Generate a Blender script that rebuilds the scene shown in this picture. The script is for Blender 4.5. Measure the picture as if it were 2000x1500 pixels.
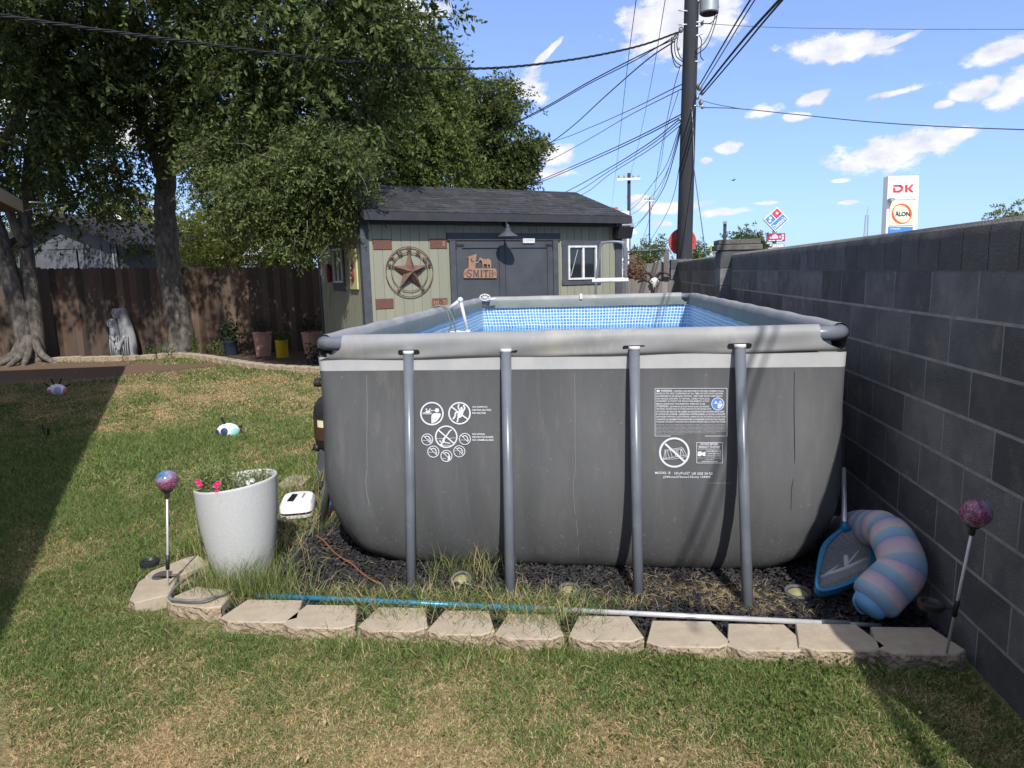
import bpy, bmesh, math, random
import numpy as np
from mathutils import Vector, Matrix
random.seed(7); rng=np.random.default_rng(7)
scene=bpy.context.scene
for o in list(bpy.data.objects): bpy.data.objects.remove(o)
COL=scene.collection
# ---------------------------------------------------------------- camera
F,PI_,YA,RO,CX,CD,CH=1354.97,.15798,.11925,-.024402,.1184,3.5449,1.6019
fw=np.array([-math.sin(YA)*math.cos(PI_),math.cos(YA)*math.cos(PI_),-math.sin(PI_)])
r_=np.array([math.cos(YA),math.sin(YA),0.]); u_=np.cross(r_,fw)
CR=math.cos(RO)*r_+math.sin(RO)*u_; CU=-math.sin(RO)*r_+math.cos(RO)*u_
CAM=np.array([CX,-CD,CH])
cd=bpy.data.cameras.new('camera'); cam=bpy.data.objects.new('camera',cd); COL.objects.link(cam)
cam.matrix_world=Matrix(((CR[0],CU[0],-fw[0],CAM[0]),(CR[1],CU[1],-fw[1],CAM[1]),(CR[2],CU[2],-fw[2],CAM[2]),(0,0,0,1)))
cd.sensor_width=36; cd.lens=F/2000*36; cd.clip_start=.05; cd.clip_end=3000
scene.camera=cam
scene.render.resolution_x=1024; scene.render.resolution_y=768
scene.render.engine='CYCLES'
scene.view_settings.view_transform='Standard'; scene.view_settings.look='None'
scene.view_settings.exposure=0.70; scene.view_settings.gamma=1
def ray(x,y): return fw*F+CR*(x-1000)+CU*(750-y)
def at(x,y,z=0.):
    v=ray(x,y); return CAM+v*((z-CH)/v[2])
def atY(x,y,Y):
    v=ray(x,y); return CAM+v*((Y+CD)/v[1])
def atX(x,y,X):
    v=ray(x,y); return CAM+v*((X-CX)/v[0])
# ---------------------------------------------------------------- sun and sky
SUN=np.array([-.29,1.05,-1.]); SUN/=np.linalg.norm(SUN)
sd=bpy.data.lights.new('sun','SUN'); sd.energy=3.0; sd.angle=math.radians(.53); sd.color=(1,.955,.88)
so=bpy.data.objects.new('sun',sd); COL.objects.link(so)
so.rotation_euler=Vector(SUN).to_track_quat('-Z','Y').to_euler(); so.location=(4,-10,12)
W=bpy.data.worlds.new('World'); scene.world=W; W.use_nodes=True
nt=W.node_tree; nt.nodes.clear(); N=nt.nodes.new; L=nt.links.new
def mth(nt,op,a,b=None,c=None,clamp=False):
    n=nt.nodes.new('ShaderNodeMath'); n.operation=op; n.use_clamp=clamp
    for i,v in enumerate((a,b,c)):
        if v is None: continue
        if isinstance(v,(int,float)): n.inputs[i].default_value=v
        else: nt.links.new(v,n.inputs[i])
    return n.outputs[0]
sky=N('ShaderNodeTexSky'); sky.sky_type='NISHITA'; sky.sun_disc=False
toS=-SUN; sky.sun_elevation=math.asin(toS[2]); sky.sun_rotation=math.atan2(toS[0],toS[1])
sky.air_density=1.0; sky.dust_density=.5; sky.ozone_density=1.6
hs=N('ShaderNodeHueSaturation'); hs.inputs['Hue'].default_value=.512; hs.inputs['Saturation'].default_value=1.0; hs.inputs['Value'].default_value=1
L(sky.outputs[0],hs.inputs['Color'])
bg1=N('ShaderNodeBackground'); bg1.inputs[1].default_value=1.0
tint=N('ShaderNodeMixRGB'); tint.blend_type='MULTIPLY'; tint.inputs[0].default_value=1; tint.inputs[2].default_value=(.145,.150,.178,1); L(hs.outputs[0],tint.inputs[1])
sx_=N('ShaderNodeSeparateXYZ'); L(tint.outputs[0],sx_.inputs[0]); cx_=N('ShaderNodeCombineXYZ')
for i_,(k_,g_) in enumerate(((2.0,1.09),(1.15,1.10),(.58,1.12))): L(mth(nt,'DIVIDE',mth(nt,'MULTIPLY',sx_.outputs[i_],g_),mth(nt,'ADD',mth(nt,'MULTIPLY',sx_.outputs[i_],k_),1.)),cx_.inputs[i_])
L(cx_.outputs[0],bg1.inputs[0])
tc=N('ShaderNodeTexCoord'); sp=N('ShaderNodeSeparateXYZ'); L(tc.outputs['Generated'],sp.inputs[0])
az=mth(nt,'ARCTAN2',sp.outputs[0],sp.outputs[1]); el=mth(nt,'ARCSINE',sp.outputs[2])
def azel(px,py):
    v=ray(px,py); v=v/np.linalg.norm(v); return math.atan2(v[0],v[1]),math.asin(v[2])
# clouds: px, py, half width, half height, tilt(px up per px right)
CL=[(1310,55,105,75,.0),(1400,25,65,60,.2),(1645,98,110,30,-.1),(1740,85,50,9,.25),(1950,103,65,24,.2),(1915,172,55,22,.15),(1990,165,60,38,.3),(1735,300,125,36,.08),(1840,278,60,18,.35),(1590,192,30,15,.1),(1485,218,38,14,.1),(1420,288,24,12,.1),(1380,312,14,8,0),(1310,404,60,16,0),(1410,415,45,10,0),(1085,303,42,22,.1),(1030,172,38,32,0),(1068,105,32,9,.8),(1295,436,26,6,0),(1247,388,22,8,0),(1840,205,24,9,0),(1750,180,55,8,.1),(790,30,75,45,.1),(1640,353,22,5,0),(1560,228,30,8,0),(120,200,300,90,0),(-500,150,300,60,0),(2500,150,260,70,.1),(1660,395,22,4,0),(1500,396,26,4,0),(1060,340,60,12,0),(330,480,200,60,0)]
nz=N('ShaderNodeTexNoise'); nz.inputs['Scale'].default_value=1; nz.inputs['Detail'].default_value=7; nz.inputs['Roughness'].default_value=.62
cv=N('ShaderNodeCombineXYZ'); L(mth(nt,'MULTIPLY',az,22.),cv.inputs[0]); L(mth(nt,'MULTIPLY',el,36.),cv.inputs[1]); L(cv.outputs[0],nz.inputs['Vector'])
best=None; lowsum=None
for (px,py,hw,hh,tl) in CL:
    a0,e0=azel(px,py); a1,_=azel(px+hw,py); _,e1=azel(px,py-hh); ra=abs(a1-a0)*1.2; re=abs(e1-e0)*1.2
    da=mth(nt,'MULTIPLY',mth(nt,'SUBTRACT',az,a0),1/ra)
    de=mth(nt,'MULTIPLY',mth(nt,'SUBTRACT',mth(nt,'SUBTRACT',el,e0),mth(nt,'MULTIPLY',mth(nt,'SUBTRACT',az,a0),tl)),1/re)
    d=mth(nt,'SQRT',mth(nt,'ADD',mth(nt,'MULTIPLY',da,da),mth(nt,'MULTIPLY',de,de)))
    m=mth(nt,'SUBTRACT',1.,d)
    best=m if best is None else mth(nt,'MAXIMUM',best,m)
for (a0,e0,ra,re) in ((-1.75,.62,.55,.26),(-2.6,.42,.5,.22),(1.75,.75,.6,.3),(2.75,.55,.45,.25),(1.25,.35,.25,.12),(-1.25,1.0,.5,.22),(.5,1.05,.8,.2),(2.3,1.15,.7,.2),(-2.4,1.2,.8,.2),(0.,1.38,3.2,.14),(-.75,.72,.4,.12),(2.9,.22,.5,.08),(-1.9,.22,.5,.08)):  # extra clouds out of view, added to fill the shadows with white light
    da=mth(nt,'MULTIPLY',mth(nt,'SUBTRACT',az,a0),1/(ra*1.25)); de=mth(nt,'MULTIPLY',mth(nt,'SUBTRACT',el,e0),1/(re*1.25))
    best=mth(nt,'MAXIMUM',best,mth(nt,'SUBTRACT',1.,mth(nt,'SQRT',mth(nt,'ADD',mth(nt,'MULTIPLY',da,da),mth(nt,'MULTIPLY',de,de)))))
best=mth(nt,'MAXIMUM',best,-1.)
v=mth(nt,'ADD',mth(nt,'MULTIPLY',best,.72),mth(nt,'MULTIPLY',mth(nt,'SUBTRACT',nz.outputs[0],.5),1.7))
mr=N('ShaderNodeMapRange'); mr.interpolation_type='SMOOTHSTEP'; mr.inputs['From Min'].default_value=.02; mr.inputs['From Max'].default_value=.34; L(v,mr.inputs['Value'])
nz2=N('ShaderNodeTexNoise'); nz2.inputs['Scale'].default_value=1; nz2.inputs['Detail'].default_value=4
cv2=N('ShaderNodeCombineXYZ'); L(mth(nt,'MULTIPLY',az,30.),cv2.inputs[0]); L(mth(nt,'MULTIPLY',mth(nt,'ADD',el,.02),45.),cv2.inputs[1]); L(cv2.outputs[0],nz2.inputs['Vector'])
cr=N('ShaderNodeValToRGB'); cr.color_ramp.elements[0].position=.3; cr.color_ramp.elements[0].color=(.72,.73,.82,1); cr.color_ramp.elements[1].position=.62; cr.color_ramp.elements[1].color=(1,.99,1,1)
L(nz2.outputs[0],cr.inputs[0])
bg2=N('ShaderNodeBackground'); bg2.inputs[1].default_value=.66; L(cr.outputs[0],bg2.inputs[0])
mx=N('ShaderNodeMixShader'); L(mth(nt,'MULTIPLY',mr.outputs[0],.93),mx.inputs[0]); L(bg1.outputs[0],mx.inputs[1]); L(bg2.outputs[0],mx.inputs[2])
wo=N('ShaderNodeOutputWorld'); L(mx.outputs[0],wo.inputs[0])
# ---------------------------------------------------------------- materials
def M(name,c,c2=None,sc=6.,rough=.75,metal=0.,bump=0.,bsc=60.,st=(1,1,1),rand=0.,spec=.4,c3=None,sc3=1.5,t3=.55,rcol=None,lo=.35,hi=.65,bdist=.01,coat=0):
    m=bpy.data.materials.new(name); m.use_nodes=True; t=m.node_tree; b=t.nodes['Principled BSDF']
    b.inputs['Roughness'].default_value=rough; b.inputs['Metallic'].default_value=metal; b.inputs['Specular IOR Level'].default_value=spec
    if coat: b.inputs['Coat Weight'].default_value=coat
    b.inputs['Base Color'].default_value=(*c,1)
    tc=t.nodes.new('ShaderNodeTexCoord'); mp=t.nodes.new('ShaderNodeMapping'); mp.inputs['Scale'].default_value=st
    t.links.new(tc.outputs['Object'],mp.inputs[0]); vec=mp.outputs[0]; col=None
    def ramp(sc_,a,b_,lo,hi):
        n=t.nodes.new('ShaderNodeTexNoise'); n.inputs['Scale'].default_value=sc_; n.inputs['Detail'].default_value=6; n.inputs['Roughness'].default_value=.6
        t.links.new(vec,n.inputs['Vector']); r=t.nodes.new('ShaderNodeMapRange'); r.inputs['From Min'].default_value=lo; r.inputs['From Max'].default_value=hi
        t.links.new(n.outputs[0],r.inputs['Value']); x=t.nodes.new('ShaderNodeMixRGB'); t.links.new(r.outputs[0],x.inputs[0])
        if isinstance(a,tuple): x.inputs[1].default_value=(*a,1)
        else: t.links.new(a,x.inputs[1])
        x.inputs[2].default_value=(*b_,1); return x.outputs[0]
    if c2: col=ramp(sc,c,c2,lo,hi)
    if c3: col=ramp(sc3,col if col else c,c3,t3,t3+.12)
    if rand or rcol:
        g=t.nodes.new('ShaderNodeNewGeometry')
        if rcol:
            x=t.nodes.new('ShaderNodeMixRGB'); t.links.new(g.outputs['Random Per Island'],x.inputs[0])
            if col: t.links.new(col,x.inputs[1])
            else: x.inputs[1].default_value=(*c,1)
            x.inputs[2].default_value=(*rcol,1); col=x.outputs[0]
        if rand:
            h=t.nodes.new('ShaderNodeHueSaturation'); t.links.new(mth(t,'MULTIPLY_ADD',mth(t,'FRACT',mth(t,'MULTIPLY',g.outputs['Random Per Island'],37.7)),2*rand,1-rand),h.inputs['Value'])
            if col: t.links.new(col,h.inputs['Color'])
            else: h.inputs['Color'].default_value=(*c,1)
            col=h.outputs[0]
    if col: t.links.new(col,b.inputs['Base Color'])
    if bump:
        n=t.nodes.new('ShaderNodeTexNoise'); n.inputs['Scale'].default_value=bsc; n.inputs['Detail'].default_value=8; t.links.new(vec,n.inputs['Vector'])
        bp=t.nodes.new('ShaderNodeBump'); bp.inputs['Strength'].default_value=bump; bp.inputs['Distance'].default_value=bdist; t.links.new(n.outputs[0],bp.inputs['Height']); t.links.new(bp.outputs[0],b.inputs['Normal'])
    m.diffuse_color=(*c,1)
    return m
def leafmat(name,c,c2,trans=.35,dead=None):
    m=bpy.data.materials.new(name); m.use_nodes=True; t=m.node_tree; b=t.nodes['Principled BSDF']; out=t.nodes['Material Output']
    g=t.nodes.new('ShaderNodeNewGeometry'); x=t.nodes.new('ShaderNodeMixRGB'); t.links.new(g.outputs['Random Per Island'],x.inputs[0]); x.inputs[1].default_value=(*c,1); x.inputs[2].default_value=(*c2,1)
    t.links.new(x.outputs[0],b.inputs['Base Color']); b.inputs['Roughness'].default_value=.6; b.inputs['Specular IOR Level'].default_value=.18
    tr=t.nodes.new('ShaderNodeBsdfTranslucent'); h=t.nodes.new('ShaderNodeHueSaturation'); h.inputs['Value'].default_value=1.3; h.inputs['Hue'].default_value=.49; t.links.new(x.outputs[0],h.inputs['Color']); t.links.new(h.outputs[0],tr.inputs[0])
    mi=t.nodes.new('ShaderNodeMixShader'); mi.inputs[0].default_value=trans; t.links.new(b.outputs[0],mi.inputs[1]); t.links.new(tr.outputs[0],mi.inputs[2]); t.links.new(mi.outputs[0],out.inputs[0])
    return m
def attrmat(name,rough=.8,bump=0,bsc=200,trans=0,rv=.0):
    m=bpy.data.materials.new(name); m.use_nodes=True; t=m.node_tree; b=t.nodes['Principled BSDF']; out=t.nodes['Material Output']
    a=t.nodes.new('ShaderNodeAttribute'); a.attribute_name='col'; c=a.outputs['Color']
    b.inputs['Roughness'].default_value=rough; b.inputs['Specular IOR Level'].default_value=.25
    if bump:
        tc=t.nodes.new('ShaderNodeTexCoord'); n=t.nodes.new('ShaderNodeTexNoise'); n.inputs['Scale'].default_value=bsc; n.inputs['Detail'].default_value=8; t.links.new(tc.outputs['Object'],n.inputs['Vector'])
        bp=t.nodes.new('ShaderNodeBump'); bp.inputs['Strength'].default_value=bump; bp.inputs['Distance'].default_value=.02; t.links.new(n.outputs[0],bp.inputs['Height']); t.links.new(bp.outputs[0],b.inputs['Normal'])
        x=t.nodes.new('ShaderNodeMixRGB'); x.blend_type='MULTIPLY'; x.inputs[0].default_value=.8; t.links.new(c,x.inputs[1])
        r=t.nodes.new('ShaderNodeMapRange'); r.inputs['From Min'].default_value=.3; r.inputs['From Max'].default_value=.7; r.inputs['To Min'].default_value=.45; r.inputs['To Max'].default_value=1.4; t.links.new(n.outputs[0],r.inputs['Value']); t.links.new(r.outputs[0],x.inputs[2]); c=x.outputs[0]
    t.links.new(c,b.inputs['Base Color'])
    if trans:
        tr=t.nodes.new('ShaderNodeBsdfTranslucent'); t.links.new(c,tr.inputs[0]); mi=t.nodes.new('ShaderNodeMixShader'); mi.inputs[0].default_value=trans
        t.links.new(b.outputs[0],mi.inputs[1]); t.links.new(tr.outputs[0],mi.inputs[2]); t.links.new(mi.outputs[0],out.inputs[0])
    return m
charcoal=M('charcoal_trim',(.055,.062,.078),(.075,.082,.1),sc=8,rough=.7,bump=.15,bsc=90)
MT=dict(ringmetal=M('dull_ring',(.22,.22,.22),(.15,.15,.15),sc=20,rough=.4,metal=.5),signpinkgrey=M('faded_print',(.42,.36,.37),rough=.6),fasciadark=M('fascia_charcoal',(.030,.033,.042),(.04,.043,.05),sc=6,rough=.8),
 fabric=M('pool_fabric',(.086,.089,.094),(.108,.111,.116),sc=4,st=(1,1,.2),rough=.55,c3=(.125,.125,.123),sc3=11,t3=.60,bump=.45,bsc=7,bdist=.02,spec=.35),
 band=M('pool_grey_band',(.255,.26,.268),(.30,.305,.31),sc=5,st=(1,1,.5),rough=.6,bump=.12,bsc=14,bdist=.012,c3=(.37,.36,.33),sc3=3.5,t3=.54),
 stripe=M('pool_pale_stripe',(.40,.41,.42),(.46,.46,.46),sc=9,rough=.5),
 frame=M('frame_steel',(.125,.14,.172),(.155,.17,.20),sc=6,rough=.32,spec=.6,c3=(.22,.23,.25),sc3=18,t3=.62),
 white=M('white_plastic',(.75,.75,.74),(.6,.6,.6),sc=12,rough=.4),
 print=M('white_print',(.62,.64,.70),rough=.6), blueprint=M('blue_print',(.08,.22,.65),rough=.6),
 dark=M('dark_slot',(.012,.013,.018),rough=.8), black=M('black_plastic',(.018,.018,.02),(.03,.03,.032),sc=15,rough=.45),
 wallb=M('painted_block',(.118,.121,.131),(.162,.164,.171),sc=5,lo=.42,hi=.58,rough=.95,rand=.34,bump=1.,bsc=150,bdist=.010,c3=(.20,.195,.185),sc3=9,t3=.57),
 wallm=M('block_mortar',(.25,.25,.255),(.36,.36,.36),sc=14,rough=.95,bump=.6,bsc=150),
 cap=M('cap_concrete',(.09,.085,.078),(.16,.15,.135),sc=9,rough=.95,bump=1,bsc=90,rand=.1),
 siding=M('sage_siding',(.245,.25,.19),(.275,.28,.215),sc=2.5,rough=.8,bump=.25,bsc=70,st=(1,1,.15),rand=.05),
 trim=charcoal, door=M('slate_door',(.052,.06,.074),(.07,.078,.092),sc=3,rough=.6,bump=.1,bsc=60,c3=(.095,.10,.11),sc3=2,t3=.62),
 shingle=M('charcoal_shingle',(.030,.031,.036),(.055,.056,.062),sc=11,rough=.95,bump=.7,bsc=220,rand=.3,c3=(.07,.07,.075),sc3=4,t3=.58),
 glass=M('dark_glass',(.02,.025,.03),rough=.06,spec=.8),
 rust=M('rusty_metal',(.13,.072,.055),(.22,.14,.115),sc=9,rough=.75,metal=.2,bump=.4,bsc=60,c3=(.12,.055,.04),sc3=22,t3=.55),
 rustplate=M('rust_plate',(.165,.08,.06),(.12,.056,.042),sc=30,rough=.8,bump=.5,bsc=120),
 copper=M('tan_metal',(.42,.24,.15),(.36,.2,.13),sc=8,rough=.5,metal=.2),
 fence=M('fence_wood',(.075,.048,.034),(.135,.085,.058),sc=5,st=(1,1,.09),rough=.9,bump=.5,bsc=60,rand=.4,c3=(.19,.125,.08),sc3=9,t3=.62,rcol=(.075,.06,.05)),
 greyfence=M('grey_wood',(.13,.12,.115),(.22,.205,.19),sc=7,st=(1,1,.12),rough=.95,bump=.5,bsc=50,rand=.3),
 bark=M('tree_bark',(.07,.062,.055),(.19,.17,.15),sc=13,st=(1,1,.35),rough=.95,bump=1,bsc=34,bdist=.03),
 pole=M('pole_wood',(.022,.025,.032),(.042,.045,.054),sc=6,st=(1,1,.08),rough=.85,bump=.5,bsc=50,c3=(.062,.062,.068),sc3=10,t3=.64),
 stone=M('tan_block',(.36,.30,.225),(.45,.385,.295),sc=9,rough=.95,bump=.8,bsc=130,rand=.1,bdist=.004,c3=(.27,.22,.17),sc3=14,t3=.6),
 stoneface=M('split_face',(.27,.21,.15),(.40,.32,.235),sc=18,rough=1,bump=1,bsc=45,bdist=.03,rand=.1),
 mulch=M('rubber_mulch',(.022,.021,.024),(.04,.038,.042),sc=15,rough=.75,rand=.55,spec=.3),
 mulchbase=M('mulch_soil',(.03,.026,.024),(.06,.05,.042),sc=18,rough=.95,bump=1,bsc=60,bdist=.03),
 bark_mulch=M('bark_mulch',(.07,.045,.03),(.13,.09,.065),sc=14,rough=1,bump=1,bsc=50,bdist=.05,c3=(.2,.16,.12),sc3=40,t3=.6),
 soil=M('ground_soil',(.12,.09,.06),(.16,.12,.08),sc=.6,rough=1),
 pot=M('speckled_planter',(.52,.53,.54),(.46,.47,.48),sc=90,rough=.7,c3=(.35,.36,.38),sc3=140,t3=.64,bump=.1,bsc=200),
 terracotta=M('pink_terracotta',(.52,.30,.24),(.42,.23,.18),sc=6,st=(1,1,.3),rough=.85),
 yellow=M('yellow_glaze',(.65,.42,.02),(.5,.33,.02),sc=9,rough=.4), bluepot=M('navy_pot',(.02,.03,.05),rough=.4),
 cable=M('cable_black',(.012,.013,.016),rough=.6), wire=M('wire_grey',(.10,.105,.12),rough=.5),
 steel=M('bright_steel',(.80,.80,.82),(.7,.7,.72),sc=20,rough=.36,metal=.45),
 galv=M('galvanised',(.38,.41,.42),(.3,.33,.34),sc=8,rough=.5,metal=.5),
 hose=M('hose_grey',(.13,.14,.13),(.19,.2,.18),sc=20,rough=.6), cord=M('orange_cord',(.30,.10,.05),(.22,.09,.05),sc=20,rough=.6),
 bluepole=M('blue_pole',(.03,.22,.36),(.05,.32,.48),sc=10,rough=.3,metal=.3), netblue=M('net_frame_blue',(.015,.17,.34),rough=.35),
 pvc=M('white_pipe',(.62,.63,.64),(.52,.53,.53),sc=20,rough=.45),
 signwhite=M('sign_white',(.86,.86,.88),rough=.5), signred=M('sign_red',(.62,.045,.07),rough=.5), signblue=M('sign_blue',(.06,.25,.68),rough=.5),
 signcream=M('sign_cream',(.80,.76,.52),rough=.5), signora=M('sign_orange',(.78,.12,.05),rough=.5), signnavy=M('sign_navy',(.03,.06,.15),rough=.5),
 signyel=M('sign_yellow',(.85,.80,.05),rough=.5), maroon=M('sign_maroon',(.28,.05,.09),rough=.5), pinkp=M('sign_pink',(.75,.50,.62),rough=.5),
 reddisc=M('red_disc',(.58,.07,.06),(.5,.06,.05),sc=6,rough=.5), bone=M('bone_white',(.85,.83,.80),(.65,.62,.58),sc=25,rough=.7), horn=M('horn_brown',(.045,.03,.025),(.09,.06,.05),sc=30,rough=.6,bump=.6,bsc=60),
 housegrey=M('grey_wall',(.08,.088,.10),(.12,.13,.145),sc=3,rough=.85), roofdark=M('dark_roof',(.035,.032,.032),(.022,.02,.02),sc=5,rough=.95),
 fascia=M('fascia_tan',(.30,.23,.16),rough=.8), soffit=M('soffit_brown',(.10,.075,.06),rough=.9), housewall=M('house_wall',(.45,.36,.28),(.4,.32,.25),sc=2,rough=.9),
 statue=M('statue_stone',(.22,.24,.28),(.42,.42,.42),sc=16,st=(1,1,.25),rough=.8,bump=.5,bsc=40,c3=(.16,.17,.19),sc3=30,t3=.62),
 teal=M('teal_print',(.3,.72,.68),rough=.6), navy=M('navy_print',(.03,.04,.14),rough=.6), pinkball=M('pink_print',(.65,.2,.28),rough=.6), lav=M('lavender_print',(.4,.38,.68),rough=.6),
 flower=M('pink_flower',(.75,.03,.20),(.85,.06,.3),sc=40,rough=.6), wflower=M('white_flower',(.8,.8,.8),rough=.6),
 poolside=M('hanging_net',(.3,.32,.33),rough=.6), lens=M('light_lens',(.35,.32,.16),(.25,.23,.12),sc=30,rough=.15,spec=.7), sticker=M('yellow_board',(.55,.50,.22),(.62,.58,.3),sc=10,rough=.7), floatred=M('float_red',(.17,.04,.035),rough=.6),
 bluebag=M('blue_cloth',(.03,.06,.30),(.05,.1,.4),sc=12,rough=.7), rope=M('rope_tan',(.4,.36,.28),rough=.9), brownlens=M('brown_label',(.09,.04,.025),(.05,.03,.02),sc=8,rough=.4), yellow2=M('far_leaf_brown',(.2,.11,.05),rough=1), robotband=M('robot_black',(.01,.01,.012),rough=.3), bandgreen=M('awning_green',(.03,.12,.08),rough=.7), towergrey=M('tower_grey',(.3,.33,.38),rough=.7), greenbit=M('green_plastic',(.05,.2,.08),rough=.5))
GR=attrmat('grass_blades',rough=.6,trans=.3); LAWN=attrmat('lawn_soil',rough=1,bump=1,bsc=60)
LEAF=leafmat('elm_leaf',(.024,.042,.013),(.150,.190,.060),trans=.32); LEAFB=leafmat('bough_leaf',(.040,.064,.019),(.185,.225,.080),trans=.32); LEAF2=leafmat('light_leaf',(.06,.095,.026),(.175,.22,.065)); LEAF3=leafmat('yellow_green_leaf',(.10,.13,.025),(.2,.22,.05)); LEAFP=leafmat('portulaca_leaf',(.14,.20,.06),(.36,.38,.18)); LEAFD=leafmat('dark_leaf',(.015,.035,.015),(.04,.065,.03),trans=.2)
# ---------------------------------------------------------------- object helpers
def tag(o,label=None,cat=None,group=None,kind=None):
    if label: o['label']=label
    if cat: o['category']=cat
    if group: o['group']=group
    if kind: o['kind']=kind
    return o
def empty(name,loc,label,cat,group=None):
    o=bpy.data.objects.new(name,None); COL.objects.link(o); o.location=tuple(float(v) for v in loc); o.empty_display_size=.2
    return tag(o,label,cat,group)
def wloc(o):
    v=Vector((0,0,0))
    while o is not None: v=v+o.location; o=o.parent
    return v
class MB:
    def __init__(s,T=None): s.v=[]; s.f=[]; s.m=[]; s.T=T; s.uv=None; s.smooth=False
    def add(s,vs,fs,mi=0):
        n=len(s.v)
        if s.T is not None: vs=[s.T(p) for p in vs]
        s.v+= [tuple(float(c) for c in p) for p in vs]; s.f+=[tuple(i+n for i in f) for f in fs]; s.m+=[mi]*len(fs); return s
    def box(s,c,d,mi=0,R=None,bev=0):
        x,y,z=[a/2 for a in d]; P=[(-x,-y,-z),(x,-y,-z),(x,y,-z),(-x,y,-z),(-x,-y,z),(x,-y,z),(x,y,z),(-x,y,z)]
        if bev:
            b=bev; P=[]; 
            for sz in (-1,1):
                for (sx,sy) in ((-1,-1),(1,-1),(1,1),(-1,1)): P.append((sx*(x-b),sy*(y-b),sz*z))
                for (sx,sy) in ((-1,-1),(1,-1),(1,1),(-1,1)): P.append((sx*x,sy*y,sz*(z-b)))
            if R is not None: P=[R@np.array(p) for p in P]
            P=[(p[0]+c[0],p[1]+c[1],p[2]+c[2]) for p in P]
            # 0-3 bottom inner,4-7 bottom outer,8-11 top inner,12-15 top outer
            Fc=[(3,2,1,0),(8,9,10,11)]
            for i in range(4):
                j=(i+1)%4; Fc+=[(i,j,4+j,4+i),(4+i,4+j,12+j,12+i),(12+i,12+j,8+j,8+i)]
            return s.add(P,Fc,mi)
        if R is not None: P=[R@np.array(p) for p in P]
        P=[(p[0]+c[0],p[1]+c[1],p[2]+c[2]) for p in P]
        return s.add(P,[(3,2,1,0),(4,5,6,7),(0,1,5,4),(1,2,6,5),(2,3,7,6),(3,0,4,7)],mi)
    def bx(s,x0,x1,y0,y1,z0,z1,mi=0,bev=0): return s.box(((x0+x1)/2,(y0+y1)/2,(z0+z1)/2),(abs(x1-x0),abs(y1-y0),abs(z1-z0)),mi,None,bev)
    def tube(s,pts,r,n=10,mi=0,cap=True,squash=None):
        pts=[np.array(p,float) for p in pts]; k=len(pts); rs=r if hasattr(r,'__len__') else [r]*k
        V=[]; up=None
        for i,p in enumerate(pts):
            t=pts[min(i+1,k-1)]-pts[max(i-1,0)]; t=t/(np.linalg.norm(t)+1e-9)
            if up is None: up=np.array([0,0,1.]) if abs(t[2])<.9 else np.array([1.,0,0])
            a=np.cross(up,t); a/=np.linalg.norm(a)+1e-9; b=np.cross(t,a); up=b
            for j in range(n):
                th=2*math.pi*j/n; q=squash if squash else 1.
                V.append(p+a*math.cos(th)*rs[i]+b*math.sin(th)*rs[i]*q)
        Fc=[(i*n+j,i*n+(j+1)%n,(i+1)*n+(j+1)%n,(i+1)*n+j) for i in range(k-1) for j in range(n)]
        if cap: Fc+=[tuple(range(n))[::-1],tuple((k-1)*n+j for j in range(n))]
        return s.add(V,Fc,mi)
    def lathe(s,prof,c=(0,0,0),n=24,mi=0,axis=None,sx=1,sy=1,closed=False):
        V=[];k=len(prof)
        for (r,z) in prof:
            for j in range(n):
                th=2*math.pi*j/n; V.append(np.array([r*math.cos(th)*sx,r*math.sin(th)*sy,z]))
        if axis is not None:
            q=Vector((0,0,1)).rotation_difference(Vector(axis)).to_matrix(); q=np.array(q); V=[q@v for v in V]
        V=[v+np.array(c) for v in V]
        Fc=[(i*n+j,i*n+(j+1)%n,(i+1)*n+(j+1)%n,(i+1)*n+j) for i in range(k-1) for j in range(n)]
        if not closed: Fc+=[tuple(range(n))[::-1],tuple((k-1)*n+j for j in range(n))]
        return s.add(V,Fc,mi)
    def ball(s,c,r,mi=0,n=16,sc=(1,1,1)):
        k=n//2; pr=[(math.sin(math.pi*i/k)*1.,-math.cos(math.pi*i/k)) for i in range(k+1)]
        V=[];
        for (a,z) in pr:
            for j in range(n): th=2*math.pi*j/n; V.append((c[0]+r*sc[0]*max(a,1e-4)*math.cos(th),c[1]+r*sc[1]*max(a,1e-4)*math.sin(th),c[2]+r*sc[2]*z))
        return s.add(V,[(i*n+j,i*n+(j+1)%n,(i+1)*n+(j+1)%n,(i+1)*n+j) for i in range(k) for j in range(n)],mi)
    def prism(s,poly,y0,y1,mi=0):   # polygon in x,z extruded along y
        n=len(poly); V=[(x,y0,z) for x,z in poly]+[(x,y1,z) for x,z in poly]
        return s.add(V,[tuple(range(n)),tuple(range(2*n-1,n-1,-1))]+[(j,j+n,(j+1)%n+n,(j+1)%n) for j in range(n)],mi)
    def build(s,name,mats,parent=None,smooth=False,origin=None,auto=None):
        if not isinstance(mats,(list,tuple)): mats=[mats]
        if parent is not None: org=np.array(wloc(parent))
        elif origin is not None: org=np.array(origin,float)
        else:
            A=np.array(s.v); org=np.array([(A[:,0].min()+A[:,0].max())/2,(A[:,1].min()+A[:,1].max())/2,A[:,2].min()])
        me=bpy.data.meshes.new(name); A=np.array(s.v)-org
        me.from_pydata(A.tolist(),[],s.f)
        for m in mats: me.materials.append(MT[m] if isinstance(m,str) else m)
        if len(mats)>1: me.polygons.foreach_set('material_index',np.array(s.m,dtype=np.int32))
        if smooth or s.smooth: me.shade_smooth()
        if auto: 
            me.shade_smooth(); me.set_sharp_from_angle(angle=math.radians(auto))
        o=bpy.data.objects.new(name,me); COL.objects.link(o)
        if parent is not None: o.parent=parent
        else: o.location=tuple(org)
        me.update(); return o
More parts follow.
